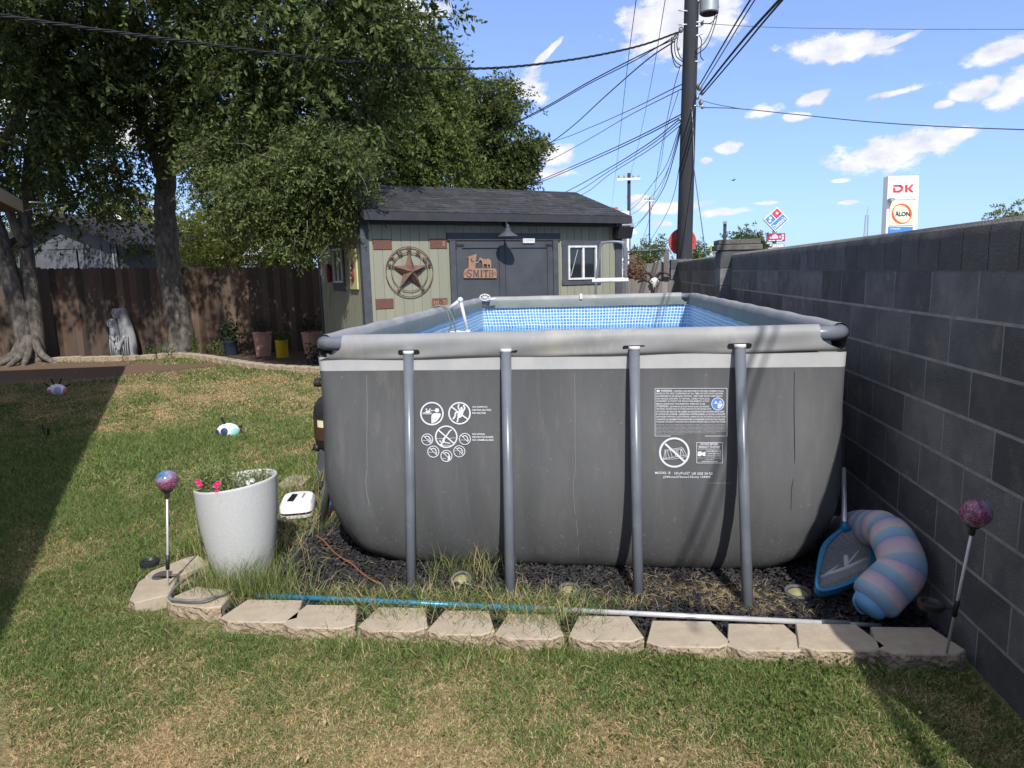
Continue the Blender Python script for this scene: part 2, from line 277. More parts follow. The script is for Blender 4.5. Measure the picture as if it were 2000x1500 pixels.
def npmesh(name,V,loops,sizes,mat,col=None,parent=None,kind=None):
    me=bpy.data.meshes.new(name); nv=len(V); nf=len(sizes)
    org=np.array(wloc(parent)) if parent is not None else np.zeros(3)
    me.vertices.add(nv); me.vertices.foreach_set('co',(V-org).astype(np.float32).ravel())
    me.loops.add(len(loops)); me.loops.foreach_set('vertex_index',loops.astype(np.int32))
    me.polygons.add(nf); st=np.zeros(nf,np.int32); st[1:]=np.cumsum(sizes)[:-1]; me.polygons.foreach_set('loop_start',st)
    me.update(calc_edges=True); me.validate()
    if col is not None:
        a=me.color_attributes.new('col','FLOAT_COLOR','POINT'); a.data.foreach_set('color',np.concatenate([col,np.ones((nv,1))],1).astype(np.float32).ravel())
    me.materials.append(mat); o=bpy.data.objects.new(name,me); COL.objects.link(o)
    if parent is not None: o.parent=parent
    return o
_tc={}
def glyphs(body,off=.0,sp=1.):
    k=(body,off,sp)
    if k not in _tc:
        c=bpy.data.curves.new('t','FONT'); c.body=body; c.size=1; c.offset=off; c.space_character=sp; c.resolution_u=3
        o=bpy.data.objects.new('t',c); me=bpy.data.meshes.new_from_object(o)
        V=np.array([v.co[:2] for v in me.vertices]) if len(me.vertices) else np.zeros((1,2)); Fc=[tuple(p.vertices) for p in me.polygons]
        mn=V.min(0); mx=V.max(0); V=(V-mn)/(mx-mn+1e-9); _tc[k]=(V,Fc)
        bpy.data.objects.remove(o); bpy.data.curves.remove(c); bpy.data.meshes.remove(me)
    return _tc[k]
def lerp(a,b,t): return np.array(a)+(np.array(b)-np.array(a))*t
def arc_pts(pts,n=6):  # catmull-rom
    P=[np.array(p,float) for p in pts]; P=[2*P[0]-P[1]]+P+[2*P[-1]-P[-2]]; out=[]
    for i in range(1,len(P)-2):
        for k in range(n):
            t=k/n; out.append(.5*((2*P[i])+(-P[i-1]+P[i+1])*t+(2*P[i-1]-5*P[i]+4*P[i+1]-P[i+2])*t*t+(-P[i-1]+3*P[i]-3*P[i+1]+P[i+2])*t**3))
    out.append(P[-2]); return out
# ---------------------------------------------------------------- ground
def sheet(name,pts,z,mat):
    b=MB(); b.add([(x,y,z) for x,y in pts],[tuple(range(len(pts)))]); o=b.build(name,mat,origin=(0,0,0)); tag(o,kind='structure'); return o
sheet('ground',[(-600,-300),(600,-300),(600,900),(-600,900)],0,'soil')
def sm(a,b,x): t=np.clip((x-a)/(b-a),0,1); return t*t*(3-2*t)
def n2(x,y,s,seed=0):
    r=np.random.default_rng(seed); v=0
    for k in range(7):
        a=r.uniform(0,6.28); f=s*r.uniform(.6,1.9); v=v+np.sin((x*math.cos(a)+y*math.sin(a))*f+r.uniform(0,6.28))
    return v/7**.5
def dryness(x,y):
    d=.34+.17*n2(x,y,2.2,1)+.16*n2(x,y,6,2)+.13*n2(x,y,17,3)+.13*n2(x,y,48,13)
    d=d+.36*np.exp(-((y-5.6)/2.2)**2)*(x<-2)      # far band of drier grass
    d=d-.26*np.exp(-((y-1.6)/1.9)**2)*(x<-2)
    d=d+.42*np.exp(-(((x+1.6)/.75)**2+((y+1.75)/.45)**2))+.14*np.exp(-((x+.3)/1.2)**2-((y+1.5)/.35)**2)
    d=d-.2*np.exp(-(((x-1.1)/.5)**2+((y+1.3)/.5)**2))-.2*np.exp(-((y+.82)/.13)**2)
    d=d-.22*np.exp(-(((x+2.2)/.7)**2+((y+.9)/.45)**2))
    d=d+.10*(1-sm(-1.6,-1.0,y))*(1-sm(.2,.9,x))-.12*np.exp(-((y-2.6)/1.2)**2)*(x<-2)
    return np.clip(d,0,1)
def dirt(x,y):  # bare earth by the trunks and along the far border
    e=np.exp(-(((x+10.5)/3.6)**2+((y-8.2)/2.1)**2)*1.)*1.5+np.exp(-(((y-8.9-.1*(x+6))/.55)**2))*.55*(x<-4)
    return np.clip(e+.22*n2(x,y,3,9)-.25,0,1)
G1=np.array([.092,.150,.040]); G2=np.array([.215,.285,.085]); D1=np.array([.58,.45,.25]); D2=np.array([.42,.31,.165]); SO=np.array([.19,.125,.085])
def border_y(x): # far edging: y of its front as a function of x
    return np.interp(x,[-14,-11.5,-10.5,-9.6,-8.7,-7.9,-7.0,-6.2,-5.4,-4.8,-3],[9.6,9.75,9.95,10.1,10.2,9.95,9.5,8.95,8.55,8.35,8.3])
xs=np.linspace(-16,1.66,200); ys=np.linspace(-4.5,10.4,180)
XX,YY=np.meshgrid(xs,ys); d=dryness(XX,YY)[...,None]; q=dirt(XX,YY)[...,None]
lc=(G1*1.0)*(1-d)+(D2*.75)*d; lc=lc*(1-q)+SO*q
V=np.stack([XX,YY,np.full_like(XX,.004)],-1).reshape(-1,3); nx=len(xs); ny=len(ys)
ii=np.arange(nx*ny).reshape(ny,nx); FQ=np.stack([ii[:-1,:-1],ii[:-1,1:],ii[1:,1:],ii[1:,:-1]],-1).reshape(-1,4)
o=npmesh('lawn',V,FQ.ravel(),np.full(len(FQ),4),LAWN,lc.reshape(-1,3)); tag(o,kind='structure')
BED=[(-2.0,-.50),(-1.7,-.60),(1.62,-.68),(1.64,7.2),(-1.9,7.2),(-2.05,1.6)]
sheet('mulch_bed',BED,.010,'mulchbase')
bx_=np.array([-14,-11.5,-10.5,-9.6,-8.7,-7.9,-7.0,-6.2,-5.4,-4.8]); 
sheet('flower_bed',[(x,float(border_y(x))+.12) for x in bx_]+[(-4.9,11.5),(-14,11.5)],.012,'bark_mulch')
def inpoly(x,y,P):
    c=np.zeros(len(x),bool); n=len(P)
    for i in range(n):
        x0,y0=P[i]; x1,y1=P[(i+1)%n]
        with np.errstate(divide='ignore',invalid='ignore'):
            c^=((y0>y)!=(y1>y))&(x<(x1-x0)*(y-y0)/(y1-y0+1e-12)+x0)
    return c
def blades(x,y,h,w,lean,col,z0=.0,droop=1.):
    n=len(x); th=rng.uniform(0,6.283,n); ph=rng.uniform(0,6.283,n)
    ax=np.cos(ph)*w; ay=np.sin(ph)*w; lx=np.cos(th)*lean*h; ly=np.sin(th)*lean*h
    z=np.full(n,0.)+z0
    P=[np.stack([x-ax,y-ay,z],1),np.stack([x+ax,y+ay,z],1),np.stack([x+ax*.8+lx*.4,y+ay*.8+ly*.4,z+h*.6],1),np.stack([x-ax*.8+lx*.4,y-ay*.8+ly*.4,z+h*.6],1),np.stack([x+lx,y+ly,z+h*(1-.35*np.minimum(lean,1.5)*droop*.5)],1)]
    V=np.stack(P,1).reshape(-1,3); b=(np.arange(n)*5)[:,None]
    lo=np.concatenate([b+np.array([0,1,2,3]),b+np.array([3,2,4])],1).ravel(); sz=np.tile([4,3],n)
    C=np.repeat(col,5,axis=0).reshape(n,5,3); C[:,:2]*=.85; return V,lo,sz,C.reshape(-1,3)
def merge(parts):
    V=[];Lo=[];S=[];C=[];k=0
    for v,l,s,c in parts: V.append(v);Lo.append(l+k);S.append(s);C.append(c);k+=len(v)
    return np.concatenate(V),np.concatenate(Lo),np.concatenate(S),np.concatenate(C)
SX0=-.0
def lawn_ok(x,y):
    ok=~inpoly(x,y,[(-2.32,-.44),(-1.75,-.78),(1.6,-.86),(1.66,-.8),(1.7,8),(-2.0,8),(-2.12,1.6),(-2.25,0)])
    ok&=(y<border_y(x)-.02)|(x>-4.8); ok&=(x<1.6+.013*y)
    ok&=~((x+8.1+.566*0>9e9)); return ok
def lawn_patch(x0,x1,y0,y1,dens,h0,h1,w,dryf=1.):
    n=int((x1-x0)*(y1-y0)*dens); x=rng.uniform(x0,x1,n); y=rng.uniform(y0,y1,n)
    # keep what the lens can see, with a margin
    px=np.arctan2(x-CX,y+CD); k=(px>-.80)&(px<.62); x=x[k]; y=y[k]
    k=lawn_ok(x,y)&(rng.random(len(x))>dirt(x,y)*1.15); x=x[k]; y=y[k]; n=len(x)
    dr=dryness(x,y); isd=rng.random(n)<(.12+.86*dr)*dryf
    t=rng.random((n,1)); t2=rng.random((n,1)); cg=G1*(1-t)+G2*t; cdr=D1*(1-t2)*1.+D2*t2
    c=np.where(isd[:,None],cdr,cg)*rng.uniform(.6,1.45,(n,1))
    lush=np.clip(1.25-1.0*dr,.55,1.3)
    h=rng.uniform(h0,h1,n)*lush*np.where(isd,.8,1.); lean=np.where(isd,rng.uniform(.5,2.2,n),rng.uniform(.15,1.2,n))
    return blades(x,y,h,w*rng.uniform(.7,1.3,n),lean,c)
P=[lawn_patch(-3.6,1.66,-2.3,-.4,52000,.014,.038,.0017),lawn_patch(-5.2,-1.8,-.4,1.2,26000,.025,.065,.0017),
   lawn_patch(-7.5,-1.8,1.2,3.8,9500,.03,.07,.0028),lawn_patch(-10.5,-1.8,3.8,6.5,4200,.03,.06,.0045),lawn_patch(-14,-1.8,6.5,10.3,2300,.03,.055,.007)]
# taller runners leaning over the stone border, round the planter, in the mulch
def along(pts,n,sp,h,lean,w,dry=.25,z0=0):
    pts=np.array(pts,float); t=rng.random(n)*(len(pts)-1); i=np.minimum(t.astype(int),len(pts)-2); f=(t-i)[:,None]
    p=pts[i]*(1-f)+pts[i+1]*f+rng.normal(0,sp,(n,2)); c=np.where((rng.random(n)<dry)[:,None],D1,G1*(1-rng.random((n,1)))+G2*rng.random((n,1)))*rng.uniform(.8,1.3,(n,1))
    return blades(p[:,0],p[:,1],rng.uniform(h*.4,h,n),np.full(n,w),rng.uniform(lean*.3,lean,n),c,z0=z0)
P+=[along([(-2.6,-.2),(-2.3,-.55),(-1.7,-.84),(-.8,-.86),(0,-.88),(.6,-.88)],4500,.05,.06,1.2,.0012,.1),
    along([(.0,-.88),(1.5,-.92)],2500,.04,.055,1.1,.0013,.1),along([(-1.0,-.86),(-.3,-.9)],900,.06,.10,1.2,.0013,.15),
    along([(-2.0,-.35),(-1.5,-.42),(-.6,-.42),(.1,-.45)],3000,.07,.12,1.6,.0012,.3),along([(-1.85,-.42),(-1.4,-.42)],1100,.07,.30,.8,.001,.15),
    along([(-1.9,-.2),(-1.75,.5),(-1.95,1.1)],3200,.12,.14,1.3,.0013,.35),along([(-2.15,0),(-2.15,1.6),(-2.1,2.4)],5200,.09,.17,1.0,.0016,.2),
    along([(-1.1,-.55),(-.3,-.6),(.1,-.6)],1500,.08,.11,1.8,.0011,.2,z0=.05),
    along([(-.75,-.12),(-.4,-.15)],260,.06,.24,.8,.0012,.2),along([(-.5,-.3),(.4,-.42)],900,.06,.09,1.5,.0011,.45),
    along([(.35,-.22),(.8,-.26),(.9,-.35)],3800,.07,.05,3.0,.0011,1.0),along([(.95,-.3),(1.25,-.35)],350,.06,.04,3.2,.001,1.0),
    along([(-.05,-.9),(.0,-.8)],150,.03,.10,1.0,.0012,.05),along([(.38,-.9),(.5,-.7),(.44,-.62)],260,.03,.07,1.2,.0013,.2)]
def straws(n,x0,x1,y0,y1,l0,l1,w):
    x=rng.uniform(x0,x1,n); y=rng.uniform(y0,y1,n); k=lawn_ok(x,y)&(rng.random(n)<.25+dryness(x,y)); x=x[k]; y=y[k]; n=len(x)
    th=rng.uniform(0,6.28,n); cur=rng.normal(0,1.2,n); l=rng.uniform(l0,l1,n); z=rng.uniform(.012,.042,n); V=[]; px_,py_=x.copy(),y.copy()
    for k_ in range(5):
        nx_=-np.sin(th); ny_=np.cos(th); ww=w*(1-.18*k_); zz=z+.012*np.sin(k_*.9+cur)
        V+= [np.stack([px_-nx_*ww,py_-ny_*ww,zz],1),np.stack([px_+nx_*ww,py_+ny_*ww,zz+.001],1)]; px_=px_+np.cos(th)*l/4; py_=py_+np.sin(th)*l/4; th=th+cur*.3
    V=np.stack(V,1).reshape(-1,3); b=(np.arange(n)*10)[:,None,None]; q=np.array([[0,1,3,2],[2,3,5,4],[4,5,7,6],[6,7,9,8]]); c=np.array([.48,.39,.23])*rng.uniform(.55,1.15,(n,1))
    return V,(b+q).ravel(),np.full(n*4,4),np.repeat(c,10,0)
P+=[straws(4200,-3.4,1.6,-2.3,-.5,.025,.07,.0009),straws(1600,-5,-1.9,-.6,2.5,.03,.08,.0014)]
_ok=lawn_ok
lawn_ok=lambda x,y: np.ones(len(x),bool)
P+=[straws(1500,.25,1.0,-.40,-.08,.03,.11,.0009),straws(500,-1.6,.2,-.45,.0,.03,.09,.0008),straws(500,-1.9,-1.3,-.3,1.2,.03,.10,.001),straws(200,1.0,1.35,-.5,-.2,.03,.09,.0008)]
lawn_ok=_ok
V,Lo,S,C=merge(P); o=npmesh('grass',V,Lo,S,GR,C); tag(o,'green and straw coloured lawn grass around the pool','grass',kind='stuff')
# clover and broad weeds at the lower right
def leafcards(centres,size,mat,name,parent=None,kind=None,asp=.45,norm=None):
    n=len(centres); a=rng.normal(size=(n,3)); a/=np.linalg.norm(a,axis=1)[:,None]; b=rng.normal(size=(n,3)); b-=a*(a*b).sum(1)[:,None]; b/=np.linalg.norm(b,axis=1)[:,None]
    s=size*rng.uniform(.6,1.25,(n,1)); fold=np.cross(a,b)*s*.12
    V=np.stack([centres-a*s*.5,centres+b*s*asp*.5+fold,centres+a*s*.5,centres-b*s*asp*.5+fold],1).reshape(-1,3)
    Lo=np.arange(n*4); S=np.full(n,4); return npmesh(name,V,Lo,S,mat,parent=parent)
n=3200; cx=rng.normal(.95,.42,n); cy=rng.normal(-1.25,.38,n); cx2=rng.uniform(.2,1.5,800); cy2=rng.normal(-.84,.05,800); cx=np.concatenate([cx,cx2]); cy=np.concatenate([cy,cy2]); keep=(n2(cx,cy,9,4)>.1)&(cx<1.55)&(cy<-.79); cx=cx[keep]; cy=cy[keep]
o=leafcards(np.stack([cx,cy,rng.uniform(.02,.055,len(cx))],1),  .016,LEAF2,'clover_patch',asp=.9); tag(o,'low dark green clover and weeds in the front lawn','clover',kind='stuff')
n=900; lx=np.concatenate([rng.uniform(-4,1.5,500),rng.uniform(-11,-4,400)]); ly=np.concatenate([rng.uniform(-2.2,2.5,500),rng.uniform(5,9.8,400)]); k=lawn_ok(lx,ly); lx=lx[k]; ly=ly[k]
MT['litter']=leafmat('dry_leaf',(.30,.20,.10),(.48,.38,.20),trans=.1); o=leafcards(np.stack([lx,ly,rng.uniform(.02,.04,len(lx))],1),.026,MT['litter'],'leaf_litter',asp=.55); tag(o,'scattered dry fallen leaves on the lawn','leaf litter',kind='stuff')
# mulch chips
n=26000; x=rng.uniform(-2.0,1.6,n); y=np.where(rng.random(n)<.72,rng.uniform(-.6,.6,n),rng.uniform(.5,2.6,n)); k=inpoly(x,y,BED)&~((abs(x)<1.15)&(y>.12)); x=x[k]; y=y[k]; n=len(x)
a=rng.uniform(0,6.28,n); l=rng.uniform(.008,.02,n); w=rng.uniform(.004,.009,n); t=rng.uniform(.004,.010,n); z=rng.uniform(.008,.035,n); ti=rng.normal(0,.5,n)
ca,sa=np.cos(a),np.sin(a); VV=[]
for sx,sy,sz in ((-1,-1,-1),(1,-1,-1),(1,1,-1),(-1,1,-1),(-1,-1,1),(1,-1,1),(1,1,1),(-1,1,1)):
    lx=sx*l*(1-.2*(sz>0)); ly=sy*w; VV.append(np.stack([x+lx*ca-ly*sa,y+lx*sa+ly*ca,z+sz*t*.5+lx*ti],1))
V=np.stack(VV,1).reshape(-1,3); fq=np.array([[3,2,1,0],[4,5,6,7],[0,1,5,4],[1,2,6,5],[2,3,7,6],[3,0,4,7]]); Lo=(np.arange(n)[:,None,None]*8+fq).ravel()
o=npmesh('mulch_chips',V,Lo,np.full(n*6,4),MT['mulch']); tag(o,'black rubber mulch chips around the pool foot','mulch',kind='stuff')
# ================================================================ POOL
HX,LY,RZ=1.345,5.46,1.265       # half width, length, rim tube height
pool=empty('swimming_pool',(0,LY/2,0),'large rectangular above ground pool with dark grey walls and steel frame legs','swimming pool')
def rimz(x,y): return RZ+.011*x/HX*(1-y/LY*.6)
def prof_out(z):   # outward bulge of the wall, by height
    return np.interp(z,[0,.02,.06,.12,.22,.35,.5,.7,.9,1.08,1.2],[-.09,-.045,-.005,.03,.062,.085,.088,.06,.032,.018,.016])
def rrect(hx,hy,r,n=8,m=40):
    pts=[]
    cs=[(hx-r,-hy+r,-90),(hx-r,hy-r,0),(-hx+r,hy-r,90),(-hx+r,-hy+r,180)]
    for k,(cx_,cy_,a0) in enumerate(cs):
        for i in range(n+1):
            a=math.radians(a0+90*i/n); pts.append((cx_+r*math.cos(a),cy_+r*math.sin(a)))
        nx_=cs[(k+1)%4]; a=math.radians(a0+90); p=pts[-1]; b=math.radians(nx_[2]); q=(nx_[0]+r*math.cos(b),nx_[1]+r*math.sin(b))
        for i in range(1,m): pts.append((p[0]+(q[0]-p[0])*i/m,p[1]+(q[1]-p[1])*i/m))
    return pts
def zr(z): return float(np.interp(z,[0,.1,.3,.55,.9,1.08,1.2],[.34,.30,.24,.16,.09,.05,.03]))
def xcut(z): return float(np.interp(z,[0,.04,.15,.35,.5,.7,1.2],[-.17,-.095,-.035,-.005,0,0,0]))   # extra narrowing of the ends
zs=[1.185,1.165,1.14,1.112,1.1]+[1.08,1.0,.9,.8,.7,.6,.5,.42,.35,.28,.22,.17,.12,.08,.05,.025,.008]
b=MB(); first=None
def loop(z,ins=0.):
    o_=float(prof_out(z)); pts=rrect(HX+o_*.35+xcut(z)-ins,LY/2+o_-ins,max(zr(z)-ins*.5,.02))
    out=[]
    for (x,y) in pts:
        yy=y
        if abs(x)<1.2 and y<0 and z<1.1:   # sag between the front legs
            s_=abs(math.sin((x+.82)/.56*math.pi))*.018*sm(1.1,.7,z); yy=y-s_*(.4+.6*math.sin(z*3))+.006*math.sin(x*23+z*5)*sm(1.1,.6,z)
        wr=.006*math.sin(z*75+x*3)*math.exp(-((abs(x)-1.12)/.06)**2)*(z<.65) if y<0 else 0
        out.append((x,yy+LY/2+wr,z))
    return out
rings=[loop(z) for z in zs]; n=len(rings[0])
for k,rg in enumerate(rings): b.v+=rg
for k in range(len(rings)-1):
    for j in range(n): b.f.append((k*n+(j+1)%n,k*n+j,(k+1)*n+j,(k+1)*n+(j+1)%n)); b.m.append(1 if zs[k+1]>=1.111 else 0)
b.f.append(tuple((len(rings)-1)*n+j for j in range(n))[::-1]); b.m.append(0)
b.build('wall',['fabric','stripe'],pool,smooth=True)
# seams
def surf_y(x,z):
    o_=float(prof_out(z)); s_=0
    if abs(x)<1.2 and z<1.1: s_=abs(math.sin((x+.82)/.56*math.pi))*.018*float(sm(1.1,.7,z))*(.4+.6*math.sin(z*3))-.006*math.sin(x*23+z*5)*float(sm(1.1,.6,z))
    y=-o_-s_
    # rounded corner
    r=max(zr(z),.02); hx=HX+o_*.35+xcut(z); ax=abs(x)-(hx-r)
    if ax>0: y=-o_+r-math.sqrt(max(r*r-min(ax,r)**2,0))
    return y
m_=MT['fabric']; t=m_.node_tree; bs=t.nodes['Principled BSDF']; g=t.nodes.new('ShaderNodeTexCoord'); sz=t.nodes.new('ShaderNodeSeparateXYZ'); t.links.new(g.outputs['Object'],sz.inputs[0])
nzz=t.nodes.new('ShaderNodeTexNoise'); nzz.inputs['Scale'].default_value=70; nzz.inputs['Detail'].default_value=5; t.links.new(g.outputs['Object'],nzz.inputs['Vector'])
low=t.nodes.new('ShaderNodeMapRange'); low.inputs['From Min'].default_value=.5; low.inputs['From Max'].default_value=.0; low.inputs['To Min'].default_value=0; low.inputs['To Max'].default_value=.085; t.links.new(sz.outputs[2],low.inputs['Value'])
r=t.nodes.new('ShaderNodeMapRange'); r.inputs['From Min'].default_value=.685; r.inputs['From Max'].default_value=.73; t.links.new(mth(t,'ADD',nzz.outputs[0],low.outputs[0]),r.inputs['Value'])
mp2=t.nodes.new('ShaderNodeMapping'); mp2.inputs['Scale'].default_value=(9,9,.9); t.links.new(g.outputs['Object'],mp2.inputs[0]); ns=t.nodes.new('ShaderNodeTexNoise'); ns.inputs['Scale'].default_value=3; ns.inputs['Detail'].default_value=6; t.links.new(mp2.outputs[0],ns.inputs['Vector'])
r2=t.nodes.new('ShaderNodeMapRange'); r2.inputs['From Min'].default_value=.56; r2.inputs['From Max'].default_value=.75; r2.inputs['To Max'].default_value=.2; t.links.new(ns.outputs[0],r2.inputs['Value'])
x=t.nodes.new('ShaderNodeMixRGB'); src=bs.inputs['Base Color'].links[0].from_socket; t.links.new(r2.outputs[0],x.inputs[0]); t.links.new(src,x.inputs[1]); x.inputs[2].default_value=(.17,.17,.165,1)
x2=t.nodes.new('ShaderNodeMixRGB'); t.links.new(mth(t,'MULTIPLY',r.outputs[0],.32),x2.inputs[0]); t.links.new(x.outputs[0],x2.inputs[1]); x2.inputs[2].default_value=(.30,.29,.26,1); t.links.new(x2.outputs[0],bs.inputs['Base Color'])
MT['seam']=M('seam_grey',(.22,.22,.22),rough=.7)
for (x0,mt) in ((-1.08,'seam'),(.02,'seam'),(1.1,'dark')):
    s_=MB(); zz=[1.09-.07*i for i in range(15)]; s_.tube([(x0+.012*math.sin(z*9)*(z<.6)+(.12*(max(0,.55-z))**1.5*(1 if x0<0 else -1 if x0>1 else 0)),surf_y(x0,z)-.001,z) for z in zz],.0016,5); s_.build('seam',mt,pool)
MT['innerband_shaded']=M('inner_band_shaded',(.165,.19,.18),(.215,.24,.225),sc=4,rough=.6)  # grey inner band, darkened and greened to stand for its shade
# inner liner with printed tiles
tile=bpy.data.materials.new('printed_tiles'); tile.use_nodes=True; t=tile.node_tree; bs=t.nodes['Principled BSDF']; bs.inputs['Roughness'].default_value=.4
uvn=t.nodes.new('ShaderNodeUVMap'); bk=t.nodes.new('ShaderNodeTexBrick'); bk.offset=0; bk.squash=1; bk.inputs['Scale'].default_value=1; bk.inputs['Brick Width'].default_value=.038; bk.inputs['Row Height'].default_value=.038; bk.inputs['Mortar Size'].default_value=.0055; bk.inputs['Mortar Smooth'].default_value=.25
bk.inputs['Color1'].default_value=(.045,.20,.50,1); bk.inputs['Color2'].default_value=(.11,.34,.64,1); bk.inputs['Mortar'].default_value=(.62,.72,.77,1)
nn=t.nodes.new('ShaderNodeTexNoise'); nn.inputs['Scale'].default_value=3; t.links.new(uvn.outputs[0],nn.inputs['Vector'])
wv=t.nodes.new('ShaderNodeVectorMath'); wv.operation='MULTIPLY_ADD'; t.links.new(nn.outputs['Color'],wv.inputs[0]); wv.inputs[1].default_value=(.03,.03,0); t.links.new(uvn.outputs[0],wv.inputs[2]); t.links.new(wv.outputs[0],bk.inputs['Vector'])
t.links.new(bk.outputs[0],bs.inputs['Base Color']); MT['tile']=tile
iz=[1.20,1.165,1.10,1.0,.9,.8,.6,.4,.25,.15,.12]
b=MB(); R=[loop(z,.035) for z in iz]; n=len(R[0]); uv=[]
per=[0]; 
for j in range(1,n+1): p,q=R[4][j-1],R[4][j%n]; per.append(per[-1]+math.hypot(p[0]-q[0],p[1]-q[1]))
for rg in R: b.v+=rg
for k in range(len(R)-1):
    for j in range(n):
        b.f.append((k*n+j,k*n+(j+1)%n,(k+1)*n+(j+1)%n,(k+1)*n+j)); b.m.append(0 if iz[k+1]>=1.16 else 1); uv+=[(per[j],iz[k]),(per[j+1],iz[k]),(per[j+1],iz[k+1]),(per[j],iz[k+1])]
f=tuple((len(R)-1)*n+j for j in range(n)); b.f.append(f); b.m.append(1); uv+=[(R[-1][j][0],R[-1][j][1]) for j in range(n)]
o=b.build('liner',['innerband_shaded','tile'],pool,smooth=True); ul=o.data.uv_layers.new(name='UVMap'); ul.data.foreach_set('uv',np.array(uv,np.float32).ravel())
# (inner band colour, shade painted in, is shared by liner and sleeves)
# rim sleeves: fabric wrapped over the tube, hanging outside and inside
def sleeve(side):
    if side=='front': H,org,al,out=HX,(0,0),(1,0),(0,-1); e0,e1=.145,.135
    if side=='back': H,org,al,out=HX,(0,LY),(1,0),(0,1); e0,e1=.13,.13
    if side=='left': H,org,al,out=LY/2,(-HX,LY/2),(0,1),(-1,0); e0,e1=.09,.2
    if side=='right': H,org,al,out=LY/2,(HX,LY/2),(0,1),(1,0); e0,e1=.09,.16
    prof=[(-.046,-.100),(-.048,-.07),(-.05,-.03),(-.047,0),(-.036,.032),(-.016,.046),(.008,.046),(.030,.033),(.040,.012),(.041,-.01),(.038,-.03),(.034,-.05),(.031,-.066),(.027,-.078),(.019,-.084)]
    b=MB(); m=56
    for k,(o_,dz) in enumerate(prof):
        dd=max(0,-dz-.012)/.073; ex=(dd**1.7) if dz<-.012 and side in('front','back') else 0
        if k<4: ex=min(.6,(max(0,-dz-.03)/.12))
        lo=-H+e0*(1-min(ex,1)); hi=H-e1*(1-min(ex,1)*(1 if side in('front','back') else .72))
        for i in range(m+1):
            s_=lo+(hi-lo)*i/m; x=org[0]+al[0]*s_; y=org[1]+al[1]*s_
            wob=.004*math.sin(s_*7+k)*(1 if k>8 else .3); x+=out[0]*(o_+wob); y+=out[1]*(o_+wob)
            sag=.010*math.sin(s_*5.6)**2*(1 if side in('left','right') else .4)
            b.v.append((x,y,rimz(x,y)+dz-sag*.5))
    for k in range(len(prof)-1):
        for i in range(m):
            f=(k*(m+1)+i,k*(m+1)+i+1,(k+1)*(m+1)+i+1,(k+1)*(m+1)+i); b.f.append(f if side in('back','left') else f[::-1]); b.m.append(1 if k<3 else 0)
    return b.build('rim_sleeve',['band','innerband_shaded'],pool,smooth=True)
sl={s:sleeve(s) for s in ('front','back','left','right')}
# rim tubes and bent corner elbows
tr=.030
for sx,sy,cx_,cy_ in ((-1,-1,-HX,0),(1,-1,HX,0),(-1,1,-HX,LY),(1,1,HX,LY)):
    pts=[]; e=.11; ln=.30
    pts.append((cx_-sx*ln,cy_,0)); pts.append((cx_-sx*e,cy_,0))
    for a in (20,45,70): 
        t_=math.radians(a); pts.append((cx_-sx*e+sx*e*math.sin(t_),cy_-sy*(e-e*math.cos(t_)),0))
    pts.append((cx_,cy_-sy*e,0)); pts.append((cx_,cy_-sy*ln,0))
    b=MB(); b.tube([(x,y,rimz(x,y)) for x,y,_ in pts],tr*1.22,14); b.build('rim_elbow','frame',pool,smooth=True)
b=MB()
# legs
LG=[at(803,1157),at(997,1181),at(1247,1177),at(1461,1196)]
topx=[atY(797,688,-.05)[0],atY(988,683,-.05)[0],atY(1239,676,-.05)[0],atY(1446,668,-.05)[0]]
def leg(p,q):
    p=np.array(p);q=np.array(q); b=MB(); b.tube([p,p*.5+q*.5,q],.0265,14); d=(q-p)/np.linalg.norm(q-p); return b.build('leg','frame',pool,smooth=True)
def flap_out(dz): return float(np.interp(-dz,[.01,.03,.05,.066,.078],[.041,.038,.034,.031,.027]))
def slot(c,al,w=.055,h=.013):
    b=MB(); pts=[]
    for i in range(16):
        a=2*math.pi*i/16; dx=math.cos(a)*h+(w-h if math.cos(a)>0 else -(w-h)); dz=math.sin(a)*h; o_=flap_out(c[2]+dz-rimz(c[0],c[1]))+.0022; pts.append((c[0]+al[0]*dx+al[1]*o_,c[1]+al[1]*dx-al[0]*o_,c[2]+dz))
    b.add(pts,[tuple(range(16))]); return b.build('slot','dark',pool)
for k in range(4):
    zt=rimz(topx[k],0)-.056; foot=LG[k]; leg((topx[k],-.046,zt+.004),(foot[0],foot[1],-.02))
    slot((topx[k],0,zt+.008),(1,0),.058,.0125)
    b=MB(); b.tube([(topx[k],-.046,zt-.002),(topx[k],-.044,zt+.016)],.029,12); b.build('leg_collar','white',pool,smooth=True)
for sx in (-1,1):
    for k in range(6):
        y=.42+k*.92+(.12 if k==0 else 0); f=-1.66 if sx<0 else 1.56; leg((sx*(HX+.05),y-.02,1.2),(f if sx<0 else f,y+.1,-.01)); slot((sx*HX,y,1.218),(0,sx))
for k in range(4): x=-.83+k*.553; leg((x,LY+.05,1.2),(x,LY+.34,-.01)); slot((x,LY,1.218),(-1,0))
